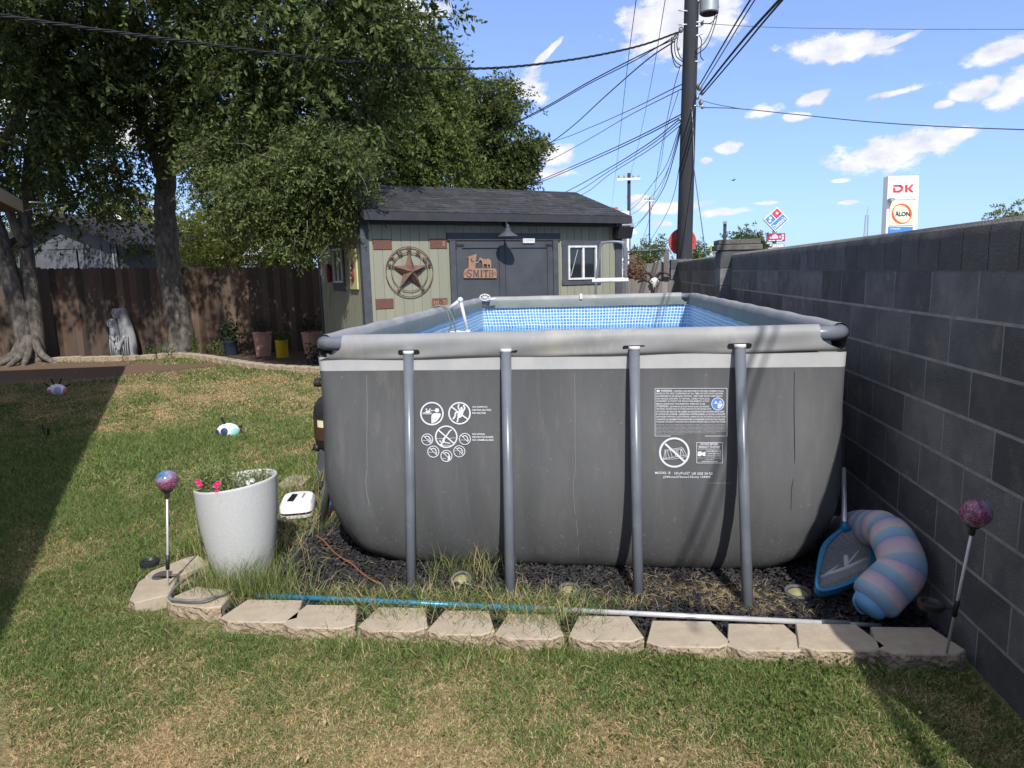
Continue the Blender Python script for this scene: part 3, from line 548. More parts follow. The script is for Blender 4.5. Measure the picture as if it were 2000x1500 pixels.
# ---- printed signs on the front wall, draped over its surface
def onwall(px,py):
    Y=-.03
    for _ in range(3): p=atY(px,py,Y); Y=surf_y(p[0],p[2])
    return p
def drape(b,pts2,faces,mi=0,off=.005):   # pts in photo coordinates -> points on the wall
    b.add([ (lambda p:(p[0],p[1]-off,p[2]))(onwall(x,y)) for x,y in pts2],[f for f in faces],mi)
def ptext(b,body,x0,y0,x1,y1,off=.015,sl=0.,mi=0,sp=1.):
    V,Fc=glyphs(body,off,sp); drape(b,[(x0+v[0]*(x1-x0),y1-v[1]*(y1-y0)+sl*v[0]) for v in V],Fc,mi)
def pring(b,cx_,cy_,r,w,mi=0,n=40,q=1.):
    pts=[(cx_+math.cos(2*math.pi*i/n)*rr,cy_+math.sin(2*math.pi*i/n)*rr*q) for rr in (r,r-w) for i in range(n)]
    drape(b,pts,[(i,n+i,n+(i+1)%n,(i+1)%n) for i in range(n)],mi)
def pdisc(b,cx_,cy_,r,mi=0,n=24,off=.005,ry=None): drape(b,[(cx_+math.cos(2*math.pi*i/n)*r,cy_-math.sin(2*math.pi*i/n)*(ry or r)) for i in range(n)],[tuple(range(n))],mi,off)
def pline(b,pts,w,mi=0,off=.0055):
    for (x0,y0),(x1,y1) in zip(pts[:-1],pts[1:]):
        d=math.hypot(x1-x0,y1-y0)+1e-6; nx_,ny_=-(y1-y0)/d*w/2,(x1-x0)/d*w/2
        drape(b,[(x0+nx_,y0+ny_),(x1+nx_,y1+ny_),(x1-nx_,y1-ny_),(x0-nx_,y0-ny_)],[(0,1,2,3)],mi,off)
def ppoly(b,pts,mi=0,off=.0053): drape(b,pts,[tuple(range(len(pts)))],mi,off)
def P3(x,y): return (800+x/10.,770+y/10.)      # coordinates read off an enlarged view
def Q(l): return [P3(*p) for p in l]
pg=MB()
pring(pg,844,807.5,23,2.9); pdisc(pg,*P3(538,310),4.3); 
ppoly(pg,Q([(430,570),(430,420),(450,380),(480,366),(590,366),(618,385),(600,440),(540,520),(470,562)])); pline(pg,Q([(430,316),(495,316)]),1.4); ppoly(pg,Q([(412,316),(436,300),(436,332)]))
pdisc(pg,*P3(333,290),1.7); pdisc(pg,*P3(400,288),1.5); ppoly(pg,Q([(315,350),(325,312),(350,318),(385,305),(415,325),(395,352),(380,372),(330,360)])); pline(pg,Q([(258,362),(300,356),(340,364),(390,357),(435,366)]),1.2); pline(pg,Q([(260,382),(300,376),(350,386),(400,377),(435,384)]),1.2)
pring(pg,897.8,806.8,22,2.8); pline(pg,Q([(820,240),(1130,480)]),2.8); pdisc(pg,*P3(1018,272),2.6,ry=3.0)
ppoly(pg,Q([(990,300),(1045,295),(1060,340),(1030,430),(985,462),(945,455),(935,400),(955,340)])); pline(pg,Q([(970,190),(950,250),(985,320)]),3.0); pline(pg,Q([(1055,205),(1085,270),(1040,335)]),3.2); pline(pg,Q([(960,350),(905,345),(890,430),(850,485)]),3.4); pline(pg,Q([(950,440),(945,500),(930,540)]),3.0)
pring(pg,872,852.6,22,2.7); pline(pg,Q([(570,700),(865,950)]),2.8); pline(pg,Q([(830,690),(790,712),(735,790),(690,850)]),2.6); ppoly(pg,Q([(720,790),(740,800),(690,880),(690,930),(650,960),(640,900),(670,840)])); pline(pg,Q([(650,930),(800,955)]),2.0); pdisc(pg,*P3(628,970),2.2); pline(pg,Q([(585,900),(635,940)]),2.2); pline(pg,Q([(540,862),(600,866),(660,858)]),.8); pline(pg,Q([(740,860),(820,852),(900,846)]),.8); pline(pg,Q([(620,1000),(700,990),(820,992)]),1.0)
for (cx_,cy_,k) in ((834.8,858,0),(908.3,857,1),(846.7,881.7,2),(897.4,881,3),(872.3,890,4)):
    pring(pg,cx_,cy_,11.6,1.5,n=28); pline(pg,[(cx_-7.5,cy_-7.5),(cx_+8,cy_+7.5)],1.3); pline(pg,[(cx_-9,cy_+[2,2,1,-1,5][k]),(cx_+[0,9,2,9,-1][k],cy_+[2,2,1,-1,5][k])],.7)
    pline(pg,[(cx_-5,cy_-4),(cx_-1,cy_-7),(cx_+4,cy_-5),(cx_+6,cy_+0)],1.9); pdisc(pg,cx_+6,cy_+2.2,1.5)
    if k==4: ppoly(pg,[(cx_+2,cy_+10),(cx_+4,cy_-1),(cx_+8,cy_+1),(cx_+7,cy_+6)])
    if k==3: pline(pg,[(cx_+1,cy_),(cx_+1,cy_+8)],.7)
    if k==0: pring(pg,cx_+5,cy_+2,4.0,.7,n=14)
for i,tx in enumerate(('NO JUMPING','NE PAS SAUTER','NO SALTAR')): ptext(pg,tx,923,[792.8,798.6,804.5][i],[952,960,949.3][i],[796.8,802.3,808.3][i],.02)
for i,tx in enumerate(('NO DIVING','NE PAS PLONGER','NO ZAMBULLIRSE')): ptext(pg,tx,923,[845.8,851.4,857.2][i],[947,964,964][i],[849.4,855,860.8][i],.02)
pg.build('safety_print','print',pool)
# warning panel
def P2(x,y): return (1250+x*200/1304.,730+y*230/1500.)
wp=MB()
def rectline(b,x0,y0,x1,y1,w,f=P2):
    c=[f(x0,y0),f(x1,y0),f(x1,y1),f(x0,y1),f(x0,y0)]; pline(b,c,w)
rectline(wp,190,184,1105,790,.9)
T=["WARNING: CHILDREN HAVE DROWNED IN PORTABLE SWIMMING POOLS.","ENSURE ACTIVE ADULT SUPERVISION AT ALL TIMES. DO NOT LEAVE CHILDREN","UNSUPERVISED IN OR AROUND THE POOL - KEEP THEM WITHIN ARMS' REACH.","POOL FENCING LAWS APPLY TO THIS POOL. CONSULT YOUR LOCAL","GOVERNMENT AUTHORITY FOR FENCING REQUIREMENTS. ALWAYS","REMOVE LADDER AND TOYS FROM POOL WHEN NOT IN USE.","ATTENTION: DES ENFANTS SE SONT NOYES DANS DES PISCINES","AMOVIBLES. ASSUREZ-VOUS A CHAQUE INSTANT D'UNE SURVEILLANCE","ACTIVE PAR DES ADULTES. NE LAISSEZ PAS LES ENFANTS SANS SURVEILLANCE DANS","ET AUTOUR DE LA PISCINE - GARDEZ-LES A PORTEE DE MAIN. LA LOI SUR LA SECURITE","DES PISCINES S'APPLIQUE A CETTE PISCINE. CONSULTEZ VOS AUTORITES LOCALES POUR","CONNAITRE LES REGLEMENTATIONS RELATIVES AUX BARRIERES DE PROTECTION. ENLEVEZ","TOUJOURS L'ECHELLE ET LES JOUETS DE LA PISCINE LORSQUE CELLE-CI N'EST PAS UTILISEE."]
X1=[1065,1055,1050,885,880,830,880,905,1070,1080,1085,1080,1090]
for i,tx in enumerate(T):
    y=206+i*33; x0,y0=P2(203 if i else 262,y-(1 if i else 5)); x1,y1=P2(X1[i],y+21)
    if i==0:
        a,b_=P2(262,200); c,d_=P2(412,230); ptext(wp,'WARNING:',a,b_,c,d_,.025); a,b_=P2(428,208); c,d_=P2(1065,228); ptext(wp,tx[9:],a,b_,c,d_,.02); cx_,cy_=P2(230,216); pdisc(wp,cx_,cy_,3.6,ry=2.3)
    elif i==6:
        a,b_=P2(203,400); c,d_=P2(362,427); ptext(wp,'ATTENTION:',a,b_,c,d_,.025); a,b_=P2(376,406); c,d_=P2(880,426); ptext(wp,tx[11:],a,b_,c,d_,.02)
    else: ptext(wp,tx,x0,y0,x1,y1,.02)
FT=["Advertencia: ninos se han ahogado en piscinas portatiles. Asegure una supervision activa de un adulto en todo momento","No deje a los ninos sin supervision dentro o alrededor de la piscina mantengalos al alcance de la mano siempre","Las leyes sobre vallas de piscinas se aplican a esta piscina consulte a su autoridad local sobre los requisitos"]
for i in range(8):
    x0,y0=P2(203,640+i*17.5); x1,y1=P2([1095,1090,1098,1085,1095,1098,960,560][i],640+i*17.5+9); ptext(wp,FT[i%3][:(105 if i<7 else 50)],x0,y0,x1,y1,.0)
cx_,cy_=P2(988,382); pring(wp,cx_,cy_,12.6,1.3,n=32); wp.build('warning_panel','print',pool)
bl=MB(); pdisc(bl,cx_,cy_,11.6,n=32,off=.0042); bl.build('blue_badge','blueprint',pool)
bl=MB(); pdisc(bl,*P2(1020,355),2.1,off=.006); ppoly(bl,[P2(*p) for p in ((985,435),(985,385),(1000,375),(1045,377),(1050,400),(1010,440))],off=.006); pline(bl,[P2(930,378),(P2(1000,372))],1.0,off=.006); ppoly(bl,[P2(*p) for p in ((945,372),(955,345),(975,350),(985,372))],off=.006); bl.build('badge_figure','print',pool)
n0=MB(); cx_,cy_=P2(436,1000); pring(n0,cx_,cy_,30,3.8,n=48,q=.985)
n0_=[P2(318,888),P2(562,1112)]; pline(n0,n0_,4.0)
for a,b_ in (((305,970),(535,938)),((310,985),(540,955)),((300,1075),(320,975)),((330,1070),(325,985)),((375,1070),(345,985)),((410,1060),(385,980)),((450,1050),(440,975)),((485,1045),(480,968)),((520,1040),(515,962)),((555,1035),(530,955)),((590,1030),(540,940)),((290,1080),(600,1032)),((285,1085),(430,1082)),((430,1082),(600,1050)),((470,1048),(462,965)),((505,1040),(530,955))): pline(n0,[P2(*a),P2(*b_)],.9)
n0.build('no_draining_sign','print',pool)
st=MB(); rectline(st,720,873,1048,1133,.9)
for tx,x0,y0,x1,y1,o_ in (("DO NOT RETURN",768,880,990,906,.03),("PRODUCT TO STORE",745,915,1012,942,.03),("FOR ASSISTANCE PLEASE CALL INTEX",742,949,1012,962,.01),("CONSUMER SERVICE",838,973,1032,992,.02),("1-310-549-8235",848,1003,1032,1023,.02),("USA & CAN ONLY",848,1033,1036,1050,.02),("8:30 a.m. - 5:00 p.m. PT Monday-Friday",733,1063,1036,1077,.01),("or visit WEB at",822,1085,940,1096,.01),("www.intexcorp.com",783,1105,988,1123,.02)):
    a=P2(x0,y0); c=P2(x1,y1); ptext(st,tx,a[0],a[1],c[0],c[1],o_)
ppoly(st,[P2(*p) for p in ((730,1045),(735,990),(770,982),(790,1000),(832,990),(832,1045),(800,1045),(790,1028),(770,1048))]); st.build('store_return_label','print',pool)
md=MB()
for tx,x0,y0,x1,y1 in (("MODEL: B",190,1243,386,1274),('18\'x9\'x52"',437,1247,635,1280),("UR G05 24 R0",657,1252,922,1284),("(549cmx274cmx132cm) 12445E",295,1296,898,1333)):
    a=P2(x0,y0); c=P2(x1,y1); ptext(md,tx,a[0],a[1],c[0],c[1],.012)
md.build('model_print','print',pool); md=MB(); a=P2(875,1384); c=P2(1170,1392); ptext(md,"www.intexdevelopment.com/support/intex/1",a[0],a[1],c[0],c[1],0)
md.build('address_print','print',pool)
# water
wm=bpy.data.materials.new('pool_water'); wm.use_nodes=True; t=wm.node_tree; t.nodes.clear()
out=t.nodes.new('ShaderNodeOutputMaterial'); fr=t.nodes.new('ShaderNodeFresnel'); fr.inputs[0].default_value=1.33; gl=t.nodes.new('ShaderNodeBsdfGlossy'); gl.inputs['Roughness'].default_value=.02; tp=t.nodes.new('ShaderNodeBsdfTransparent'); tp.inputs[0].default_value=(.62,.85,.92,1)
nz=t.nodes.new('ShaderNodeTexNoise'); nz.inputs['Scale'].default_value=9; tcw=t.nodes.new('ShaderNodeTexCoord'); t.links.new(tcw.outputs['Object'],nz.inputs['Vector']); bp=t.nodes.new('ShaderNodeBump'); bp.inputs['Strength'].default_value=.25; bp.inputs['Distance'].default_value=.01; t.links.new(nz.outputs[0],bp.inputs['Height']); t.links.new(bp.outputs[0],gl.inputs['Normal'])
mi=t.nodes.new('ShaderNodeMixShader'); t.links.new(fr.outputs[0],mi.inputs[0]); t.links.new(tp.outputs[0],mi.inputs[1]); t.links.new(gl.outputs[0],mi.inputs[2]); t.links.new(mi.outputs[0],out.inputs[0])
b=MB(); pts=rrect(HX-.02,LY/2-.025,.1,4,4); b.add([(x,y+LY/2,.905) for x,y in pts],[tuple(range(len(pts)))]); o=b.build('pool_water',wm,origin=(0,LY/2,.905)); tag(o,kind='structure')
# floating chlorinator
p=atY(1147,640,4.1); e=empty('chemical_floater',(p[0],4.1,.88),'white round chlorine floater with blue lid floating in the pool','pool floater')
b=MB(); b.lathe([(.05,-.03),(.072,0),(.075,.04),(.07,.055)],(p[0],4.1,.88),20); b.build('body','white',e,auto=40)
b=MB(); b.lathe([(.06,.056),(.062,.075),(.05,.085),(.0,.09)],(p[0],4.1,.88),20,closed=True); b.build('lid','netblue',e,auto=40)
# PVC fountain pipe over the left rim
def X_(px,py,Y): return atY(px,py,Y)
Yp=2.9; e=empty('pvc_return_pipe',atY(905,600,Yp+.4),'white plastic pipe hooked over the left pool rim with an elbow nozzle','pipe')
A=np.array([-HX+.0,3.55,1.33]); B_=atY(897,585,3.3); 
b=MB(); q0=atY(877,603,3.3); q1=atY(899,586,3.3); q2=atY(914,650,3.3); b.tube([q0,q1],.019,10); b.tube([q1+np.array([0,0,.004]),q2],.017,10); b.build('riser','pvc',e,smooth=True)
b=MB(); b.ball(q1,.030); b.build('elbow','pvc',e,smooth=True); b=MB(); b.tube([q2+np.array([0,0,.03]),q2-np.array([0,0,.02])],.026,10); b.build('coupling','pvc',e,smooth=True)
b=MB(); q3=atY(872,650,3.3); b.tube([q2-np.array([0,0,.0]),q3],.018,10); b.tube([q3+np.array([0,0,.05]),q3-np.array([0,0,.03])],.024,10); b.tube([(q2+q3)/2+np.array([.03,0,0]),(q2+q3)/2-np.array([.03,0,0])],.026,10); b.build('nozzle','pvc',e,smooth=True)
for (pts,nm,lab) in (([(840,606),(852,598),(870,600),(884,618),(890,648)],'hose','thin grey hose looped over the left pool rim'),([(846,600),(860,597),(873,610),(880,635),(876,650)],'hose','darker thin hose curling beside the white pipe in the pool')):
    b=MB(); b.tube(arc_pts([atY(x,y,2.75) for x,y in pts]),.0075,8); o=b.build(nm,'hose',smooth=True); tag(o,lab,'hose','hoses over the pool rim')
# wheel clip on far left corner, small white clip on far rim
c=atY(947,581,5.3); e=empty('wheel_fitting',c-np.array([0,0,.05]),'small white spoked wheel fitting clipped on the far left pool corner','fitting')
b=MB()
for i in range(24):
    a=2*math.pi*i/24; a2=2*math.pi*(i+1)/24; b.tube([c+np.array([math.cos(a)*.065,0,math.sin(a)*.04]),c+np.array([math.cos(a2)*.065,0,math.sin(a2)*.04])],.008,6)
b.build('rim','white',e,smooth=True); b=MB()
for i in range(4): a=math.pi*i/4; d=np.array([math.cos(a)*.06,0,math.sin(a)*.037]); b.tube([c-d,c+d],.005,6)
b.tube([c+np.array([.06,0,-.03]),c+np.array([.14,0,-.02])],.014,8); b.build('bracket','white',e,smooth=True)
c=atY(1135,579,5.44); b=MB(); b.box(c,(.03,.1,.07),bev=.005); o=b.build('rim_clip','white'); tag(o,'tiny white clip hung over the far rim of the pool','clip')
# ladder at the far end
def lad():
    e=empty('pool_ladder',(.36,5.75,0),'A-frame pool ladder with grey tube handrail loops and white top step','ladder')
    for (Y,dx) in ((5.62,0.),(5.92,.0)):
        a=atY(1163,548,Y); tl=atY(1172,474,Y); tr_=atY(1218 if Y<5.7 else 1222,474,Y); c_=atY(1224,548,Y)
        r0=.045
        pts=[(a[0]-.03,Y+(-.0 if Y<5.7 else .35),-.0),(a[0],Y,a[2]-.25),(a[0]+.01,Y,a[2]),(tl[0]-.015,Y,tl[2]-.2),(tl[0],Y,tl[2]-.06),(tl[0]+.05,Y,tl[2]),(tr_[0]-.05,Y,tl[2]),(tr_[0],Y,tl[2]-.06),(tr_[0]+.015,Y,tl[2]-.2),(c_[0]-.01,Y,c_[2]),(c_[0],Y,c_[2]-.25),(c_[0]+.03,Y+(0 if Y<5.7 else .35),0)]
        b=MB(); b.tube(arc_pts(pts,4),.017,10); b.build('handrail','frame',e,smooth=True)
    a=atY(1158,548,5.62); c_=atY(1226,548,5.62); b=MB(); b.box(((a[0]+c_[0])/2,5.77,a[2]),(c_[0]-a[0]+.02,.34,.055),bev=.012); b.build('top_step','white',e)
    for k in range(3): b=MB(); z=1.15-.33*k; b.box(((a[0]+c_[0])/2,6.0+.08*k,z),(c_[0]-a[0]-.02,.14,.04),bev=.01); b.build('step','white',e)
lad()
# ================================================================ BLOCK WALL
def WX(y): return 1.6298+.013*y
wall=empty('block_wall',(WX(4),4,0),'long dark painted concrete block wall along the right side','wall')
rots=math.atan(.013); Rw=np.array([[math.cos(rots),math.sin(rots),0],[-math.sin(rots),math.cos(rots),0],[0,0,1]])
b=MB(); bm=MB(); zt=1.574
def wallrun(y0,y1,ztop,b,ph=0):
    k=0; z1=ztop
    while z1>-.15:
        z0=z1-.2; off=(0 if k%2 else .2)+ph; i0=int((y0-off)/.4)-1
        for i in range(i0,int((y1-off)/.4)+2):
            a=max(off+i*.4,y0); c=min(off+i*.4+.4,y1)
            if c-a<.03: continue
            ym=(a+c)/2; b.box((WX(ym)+.1,ym,(z0+z1)/2),(.2,c-a-.009,.191),0,Rw,bev=.003)
        z1=z0; k+=1
    ym=(y0+y1)/2; bm.box((WX(ym)+.1002,ym,ztop/2-.04),(.1990,y1-y0-.004,ztop+.18),0,Rw)
wallrun(-2.46,4.75,zt,b); wallrun(5.1,10.6,zt,b,.1)
b.build('blocks','wallb',wall); bm.build('mortar','wallm',wall)
b=MB()
def caprun(y0,y1):
    y=y0
    while y<y1-.02:
        c=min(y+.2,y1); ym=(y+c)/2; x=WX(ym)
        V=[];pr=[(-.004,0),(-.006,.14),(.0,.172),(.02,.19),(.1,.2),(.18,.19),(.2,.172),(.206,.14),(.204,0)]
        for yy in (y+.003,c-.003):
            for (dx,dz) in pr: V.append((WX(yy)+dx,yy,zt+dz+.003*math.sin(yy*31)))
        n=len(pr); b.add(V,[(i,i+1,n+i+1,n+i) for i in range(n-1)]+[tuple(range(n))[::-1],tuple(range(n,2*n))],0); y=c
caprun(-2.46,4.75); caprun(5.1,10.6)
MT['capblock']=M('cap_course',(.10,.101,.106),(.14,.14,.142),sc=6,rough=.95,bump=1,bsc=120,bdist=.012,rand=.15)
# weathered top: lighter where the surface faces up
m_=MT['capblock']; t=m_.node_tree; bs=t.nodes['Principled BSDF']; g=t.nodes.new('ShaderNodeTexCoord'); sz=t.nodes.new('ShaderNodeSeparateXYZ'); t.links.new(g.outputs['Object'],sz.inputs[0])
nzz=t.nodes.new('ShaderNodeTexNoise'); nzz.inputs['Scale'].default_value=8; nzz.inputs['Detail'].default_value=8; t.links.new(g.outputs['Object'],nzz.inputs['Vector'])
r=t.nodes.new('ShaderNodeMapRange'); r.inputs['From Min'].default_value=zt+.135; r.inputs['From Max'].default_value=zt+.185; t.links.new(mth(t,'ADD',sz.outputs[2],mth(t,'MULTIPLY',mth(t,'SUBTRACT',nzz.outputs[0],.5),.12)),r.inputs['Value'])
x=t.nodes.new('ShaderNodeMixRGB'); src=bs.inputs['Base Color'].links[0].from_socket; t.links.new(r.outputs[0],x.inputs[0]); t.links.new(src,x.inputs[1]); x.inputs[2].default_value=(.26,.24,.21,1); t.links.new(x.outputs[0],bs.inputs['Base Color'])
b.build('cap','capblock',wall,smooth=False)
# pillars
def pillar(y,w,h,lab):
    e=empty('wall_pillar',(WX(y),y,0),lab,'pillar'); b=MB(); z=0; k=0
    hh=h
    while z<hh-.01:
        z1=min(z+.2,hh); b.bx(WX(y)-.13,WX(y)+.28,y-w/2,y+w/2,z+.004,z1-.004,0,.005); z=z1
    b.build('shaft','wallb',e); b=MB(); b.bx(WX(y)-.12,WX(y)+.27,y-w/2+.01,y+w/2-.01,0,h,0); b.build('mortar','wallm',e); return e
p1=pillar(4.93,.36,1.80,'square dark block pillar jutting from the middle of the wall')
b=MB(); yq=4.93
b.bx(WX(yq)-.17,WX(yq)+.33,yq-.2,yq+.2,1.803,1.865,0,.006); b.bx(WX(yq)-.15,WX(yq)+.31,yq-.19,yq+.19,1.869,1.925,0,.006); b.build('cap_slabs','cap',p1)
p2=pillar(10.75,.3,1.80,'far pillar of dark blocks at the gate end of the wall')
# ================================================================ SHED
SA=.598; SU=np.array([math.cos(SA),math.sin(SA),0]); SV=np.array([-math.sin(SA),math.cos(SA),0]); S0=np.array([-3.371,6.887,0.])
SL,SD,SE=4.80,3.0,2.55
def ST(p): return S0+SU*p[0]+SV*p[1]+np.array([0,0,p[2]])
def SF(px,py,off=0.):       # photo point -> (x,z) on the shed front (y=-off)
    v=ray(px,py); n=-SV; t=((S0+n*off-CAM)@n)/(v@n); p=CAM+v*t-S0; return p@SU,p[2]
def SW(px,py,off=0.):       # -> (y,z) on the shed's left side (x=-off)
    v=ray(px,py); n=-SU; t=((S0+n*off-CAM)@n)/(v@n); p=CAM+v*t-S0; return p@SV,p[2]
shed=empty('garden_shed',ST((SL/2,SD/2,0)),'sage green board shed with charcoal trim, double doors and dark shingle roof','shed')
rise=.61; rz=lambda y: SE+ (y+.3)*rise/(SD/2+.3) if y<SD/2 else SE+(SD-y+.3)*rise/(SD/2+.3)
b=MB(ST); 
x=0.
dxa,dz1=SF(876,456); dxb,_=SF(1088,460); wxa,wz1=SF(1107,480); wxb,wz0=SF(1163,545)
openings=[(dxa,dxb,0,dz1),(wxa,wxb,wz0,wz1)]
pw=.1524
while x<SL-.01:
    c=min(x+pw,SL); segs=[(0,SE+.05)]
    for (a,d_,z0,z1) in openings:
        if c>a+.02 and x<d_-.02:
            ns=[]
            for s0,s1 in segs:
                if z0>s0: ns.append((s0,z0))
                if z1<s1: ns.append((z1,s1))
            segs=ns
    for s0,s1 in segs:
        if s1-s0>.02: b.bx(x+.004,c-.004,-.012,0,s0,s1)
    x=c
b.bx(0,dxa,0,.08,0,SE+.04); b.bx(dxb,wxa,0,.08,0,SE+.04); b.bx(wxb,SL,0,.08,0,SE+.04); b.bx(dxa,dxb,0,.08,dz1,SE+.04); b.bx(wxa,wxb,0,.08,wz1,SE+.04); b.bx(wxa,wxb,0,.08,0,wz0)
b.build('front_wall','siding',shed)
b=MB(ST); y=0.
for side in (0,1):
    y=0
    while y<SD-.01:
        c=min(y+pw,SD); z1=rz((y+c)/2)-.03; x0,x1=((-.012,0) if side==0 else (SL,SL+.012)); b.bx(x0,x1,y+.004,c-.004,0,z1-.06); y=c
    x0,x1=((0,.06) if side==0 else (SL-.06,SL)); V=[]; pr=[(0,0),(SD,0),(SD,rz(SD)-.1),(SD/2,rz(SD/2)-.1),(0,rz(0)-.1)]
    V=[(x0,p,q) for p,q in pr]+[(x1,p,q) for p,q in pr]; b.add(V,[tuple(range(5))[::-1],tuple(range(5,10))]+[(j,(j+1)%5,(j+1)%5+5,j+5) for j in range(5)])
b.bx(0,SL,SD-.05,SD,0,SE)
b.build('side_wall','siding',shed)
b=MB(ST)
for (x0,x1,y0,y1) in ((-.03,.09,-.035,-.012),(-.035,-.012,-.033,.09),(SL-.11,SL+.03,-.035,-.012),(SL+.012,SL+.035,-.033,.09),(-.035,-.012,SD-.1,SD+.02),(SL+.012,SL+.035,SD-.1,SD+.02)): b=MB(ST); b.bx(x0,x1,y0,y1,0,SE-.02 if y0<0.0 else SE-.05); b.build('corner_trim','trim',shed)
b=MB(ST); b.bx(.12,SL-.13,-.03,-.0125,SE-.16,SE-.02); b.build('frieze_board','trim',shed)
# roof
b=MB(ST); th=math.atan(rise/(SD/2+.3)); slen=(SD/2+.3)/math.cos(th); ncr=13; cw=slen/ncr
for s in (0,1):
    for k in range(ncr):
        u0=k*cw; u1=u0+cw+.012; xx=-.02-random.random()*.3
        while xx<SL+.01:
            x1=min(xx+.32,SL+.02); xa=max(xx,-.02)
            if x1>xa+.02:
                P=[]
                for (u,lift) in ((u0,.014),(u1,.002)):
                    for dz in (0,-.012):
                        yy=-.3+u*math.cos(th); zz=SE+u*math.sin(th)+lift+dz+.012
                        if s: yy=SD-yy
                        for xq in (xa+.002,x1-.002): P.append((xq,yy,zz))
                b.add(P,[(0,1,5,4),(2,3,1,0),(6,7,3,2),(4,5,7,6),(0,4,6,2),(1,3,7,5)])
            xx+=.32
b.build('shingles','shingle',shed)
b=MB(ST)
for s in (0,1):
    pr=[(-.29,SE-.02),(SD/2,SE+rise-.02),(SD/2,SE+rise+.006),(-.29,SE+.006)]; pr=[(SD-y if s else y,z) for y,z in pr]
    V=[(x_,p,q) for x_ in (-.01,SL+.01) for p,q in pr]; b.add(V,[(0,1,2,3),(7,6,5,4)]+[(j,(j+1)%4,(j+1)%4+4,j+4) for j in range(4)])
b.build('roof_deck','soffit',shed)
b=MB(ST); b.bx(-.02,SL+.02,-.315,-.29,SE-.115,SE+.008); b.bx(-.02,SL+.02,SD+.29,SD+.315,SE-.115,SE+.008)
for xx in (-.043,SL+.018):
    for s in (0,1):
        pr=[(-.315,SE-.115),(SD/2,SE+rise-.115),(SD/2,SE+rise+.012),(-.315,SE+.012)]; pr=[(SD-y if s else y,z) for y,z in pr]
        V=[(x_,p,q) for x_ in (xx,xx+.025) for p,q in pr]; b.add(V,[(0,1,2,3),(7,6,5,4)]+[(j,(j+1)%4,(j+1)%4+4,j+4) for j in range(4)])
b.build('fascia_board','fasciadark',shed)
b=MB(ST); b.bx(-.02,SL+.02,-.29,-.0,SE-.055,SE-.04); b.build('soffit','trim',shed)
# doors
def fr(b,x0,x1,z0,z1,w,y0,y1): b.bx(x0,x0+w,y0,y1,z0,z1); b.bx(x1-w,x1,y0,y1,z0,z1); b.bx(x0+w,x1-w,y0,y1,z1-w,z1); b.bx(x0+w,x1-w,y0,y1,z0,z0+w)
tw=.10; b=MB(ST); b.bx(dxa,dxa+tw,-.035,-.013,0,dz1-.11); b.bx(dxb-tw,dxb,-.035,-.013,0,dz1-.11); b.bx(dxa-.04,dxb+.04,-.040,-.013,dz1-.11,dz1+.01); b.build('door_trim','trim',shed)
xm=SF(985,500)[0]; xl,xr=dxa+tw+.01,dxb-tw-.01
for (x0,x1) in ((xl,xm-.004),(xm+.004,xr)):
    b=MB(ST); b.bx(x0,x1,-.008,.03,.05,dz1-.125); d=b.build('door','door',shed)
    b=MB(ST); fr(b,x0,x1,.052,dz1-.127,.105,-.028,-.0085); b.build('door_frame','door',d)
    hx=(x0 if x0<xm-.5 else x1); sgn=1 if x0<xm-.5 else -1
    for hz in (dz1-.19,.95,.2):
        b=MB(ST); b.bx(hx+sgn*.0,hx+sgn*.14,-.038,-.029,hz-.02,hz+.02); b.tube([(hx,-.036,hz-.05),(hx,-.036,hz+.05)],.012,8); b.build('hinge','black',d)
# window on the front
b=MB(ST); a0,a1=SF(1096,470)[1],SF(1096,557)[1]; xa,xb=SF(1096,520)[0],SF(1172,520)[0]
b.bx(xa,xb,-.036,-.013,wz1,a0); b.bx(xa,xb,-.036,-.013,a1,wz0); b.bx(xa+.01,wxa,-.034,-.013,wz0,wz1); b.bx(wxb,xb-.01,-.034,-.013,wz0,wz1); wn=b.build('window_trim','trim',shed)
w=MB(ST); fr(w,wxa,wxb,wz0,wz1,.032,-.055,-.01); xm2=SF(1137,515)[0]; w.bx(xm2-.02,xm2+.02,-.05,-.012,wz0+.033,wz1-.033); wf=w.build('window_frame','white',shed)
w=MB(ST); w.bx(wxa+.03,wxb-.03,-.018,-.014,wz0+.03,wz1-.03); w.build('pane','glass',wf)
w=MB(ST); 
a=SF(1112,537); c=SF(1127,490); w.tube([(a[0]+.02,-.021,a[1]-.02),(c[0],-.021,c[1]+.02)],.013,4,squash=.2); w.build('leaning_board','white',wf)
# side window, trim
y0,z0=SW(674,552); y1,z1=SW(653,487); ya,yb=min(y0,y1),max(y0,y1)
w=MB(ST); w.bx(-.033,-.013,ya-.1,yb+.1,z0-.14,z0); w.bx(-.033,-.013,ya-.1,yb+.1,z1,z1+.12); w.bx(-.031,-.013,ya-.09,ya,z0,z1); w.bx(-.031,-.013,yb,yb+.09,z0,z1); w.build('window_trim','trim',shed)
w=MB(ST)
for (yy0,yy1,zz0,zz1) in ((ya,ya+.03,z0,z1),(yb-.03,yb,z0,z1),(ya+.03,yb-.03,z1-.03,z1),(ya+.03,yb-.03,z0,z0+.03),((ya+yb)/2-.015,(ya+yb)/2+.015,z0+.03,z1-.03)): w.bx(-.05,-.013,yy0,yy1,zz0,zz1)
wf=w.build('window_frame','white',shed); w=MB(ST); w.bx(-.018,-.0135,ya+.02,yb-.02,z0+.02,z1-.02); w.build('pane','glass',wf)
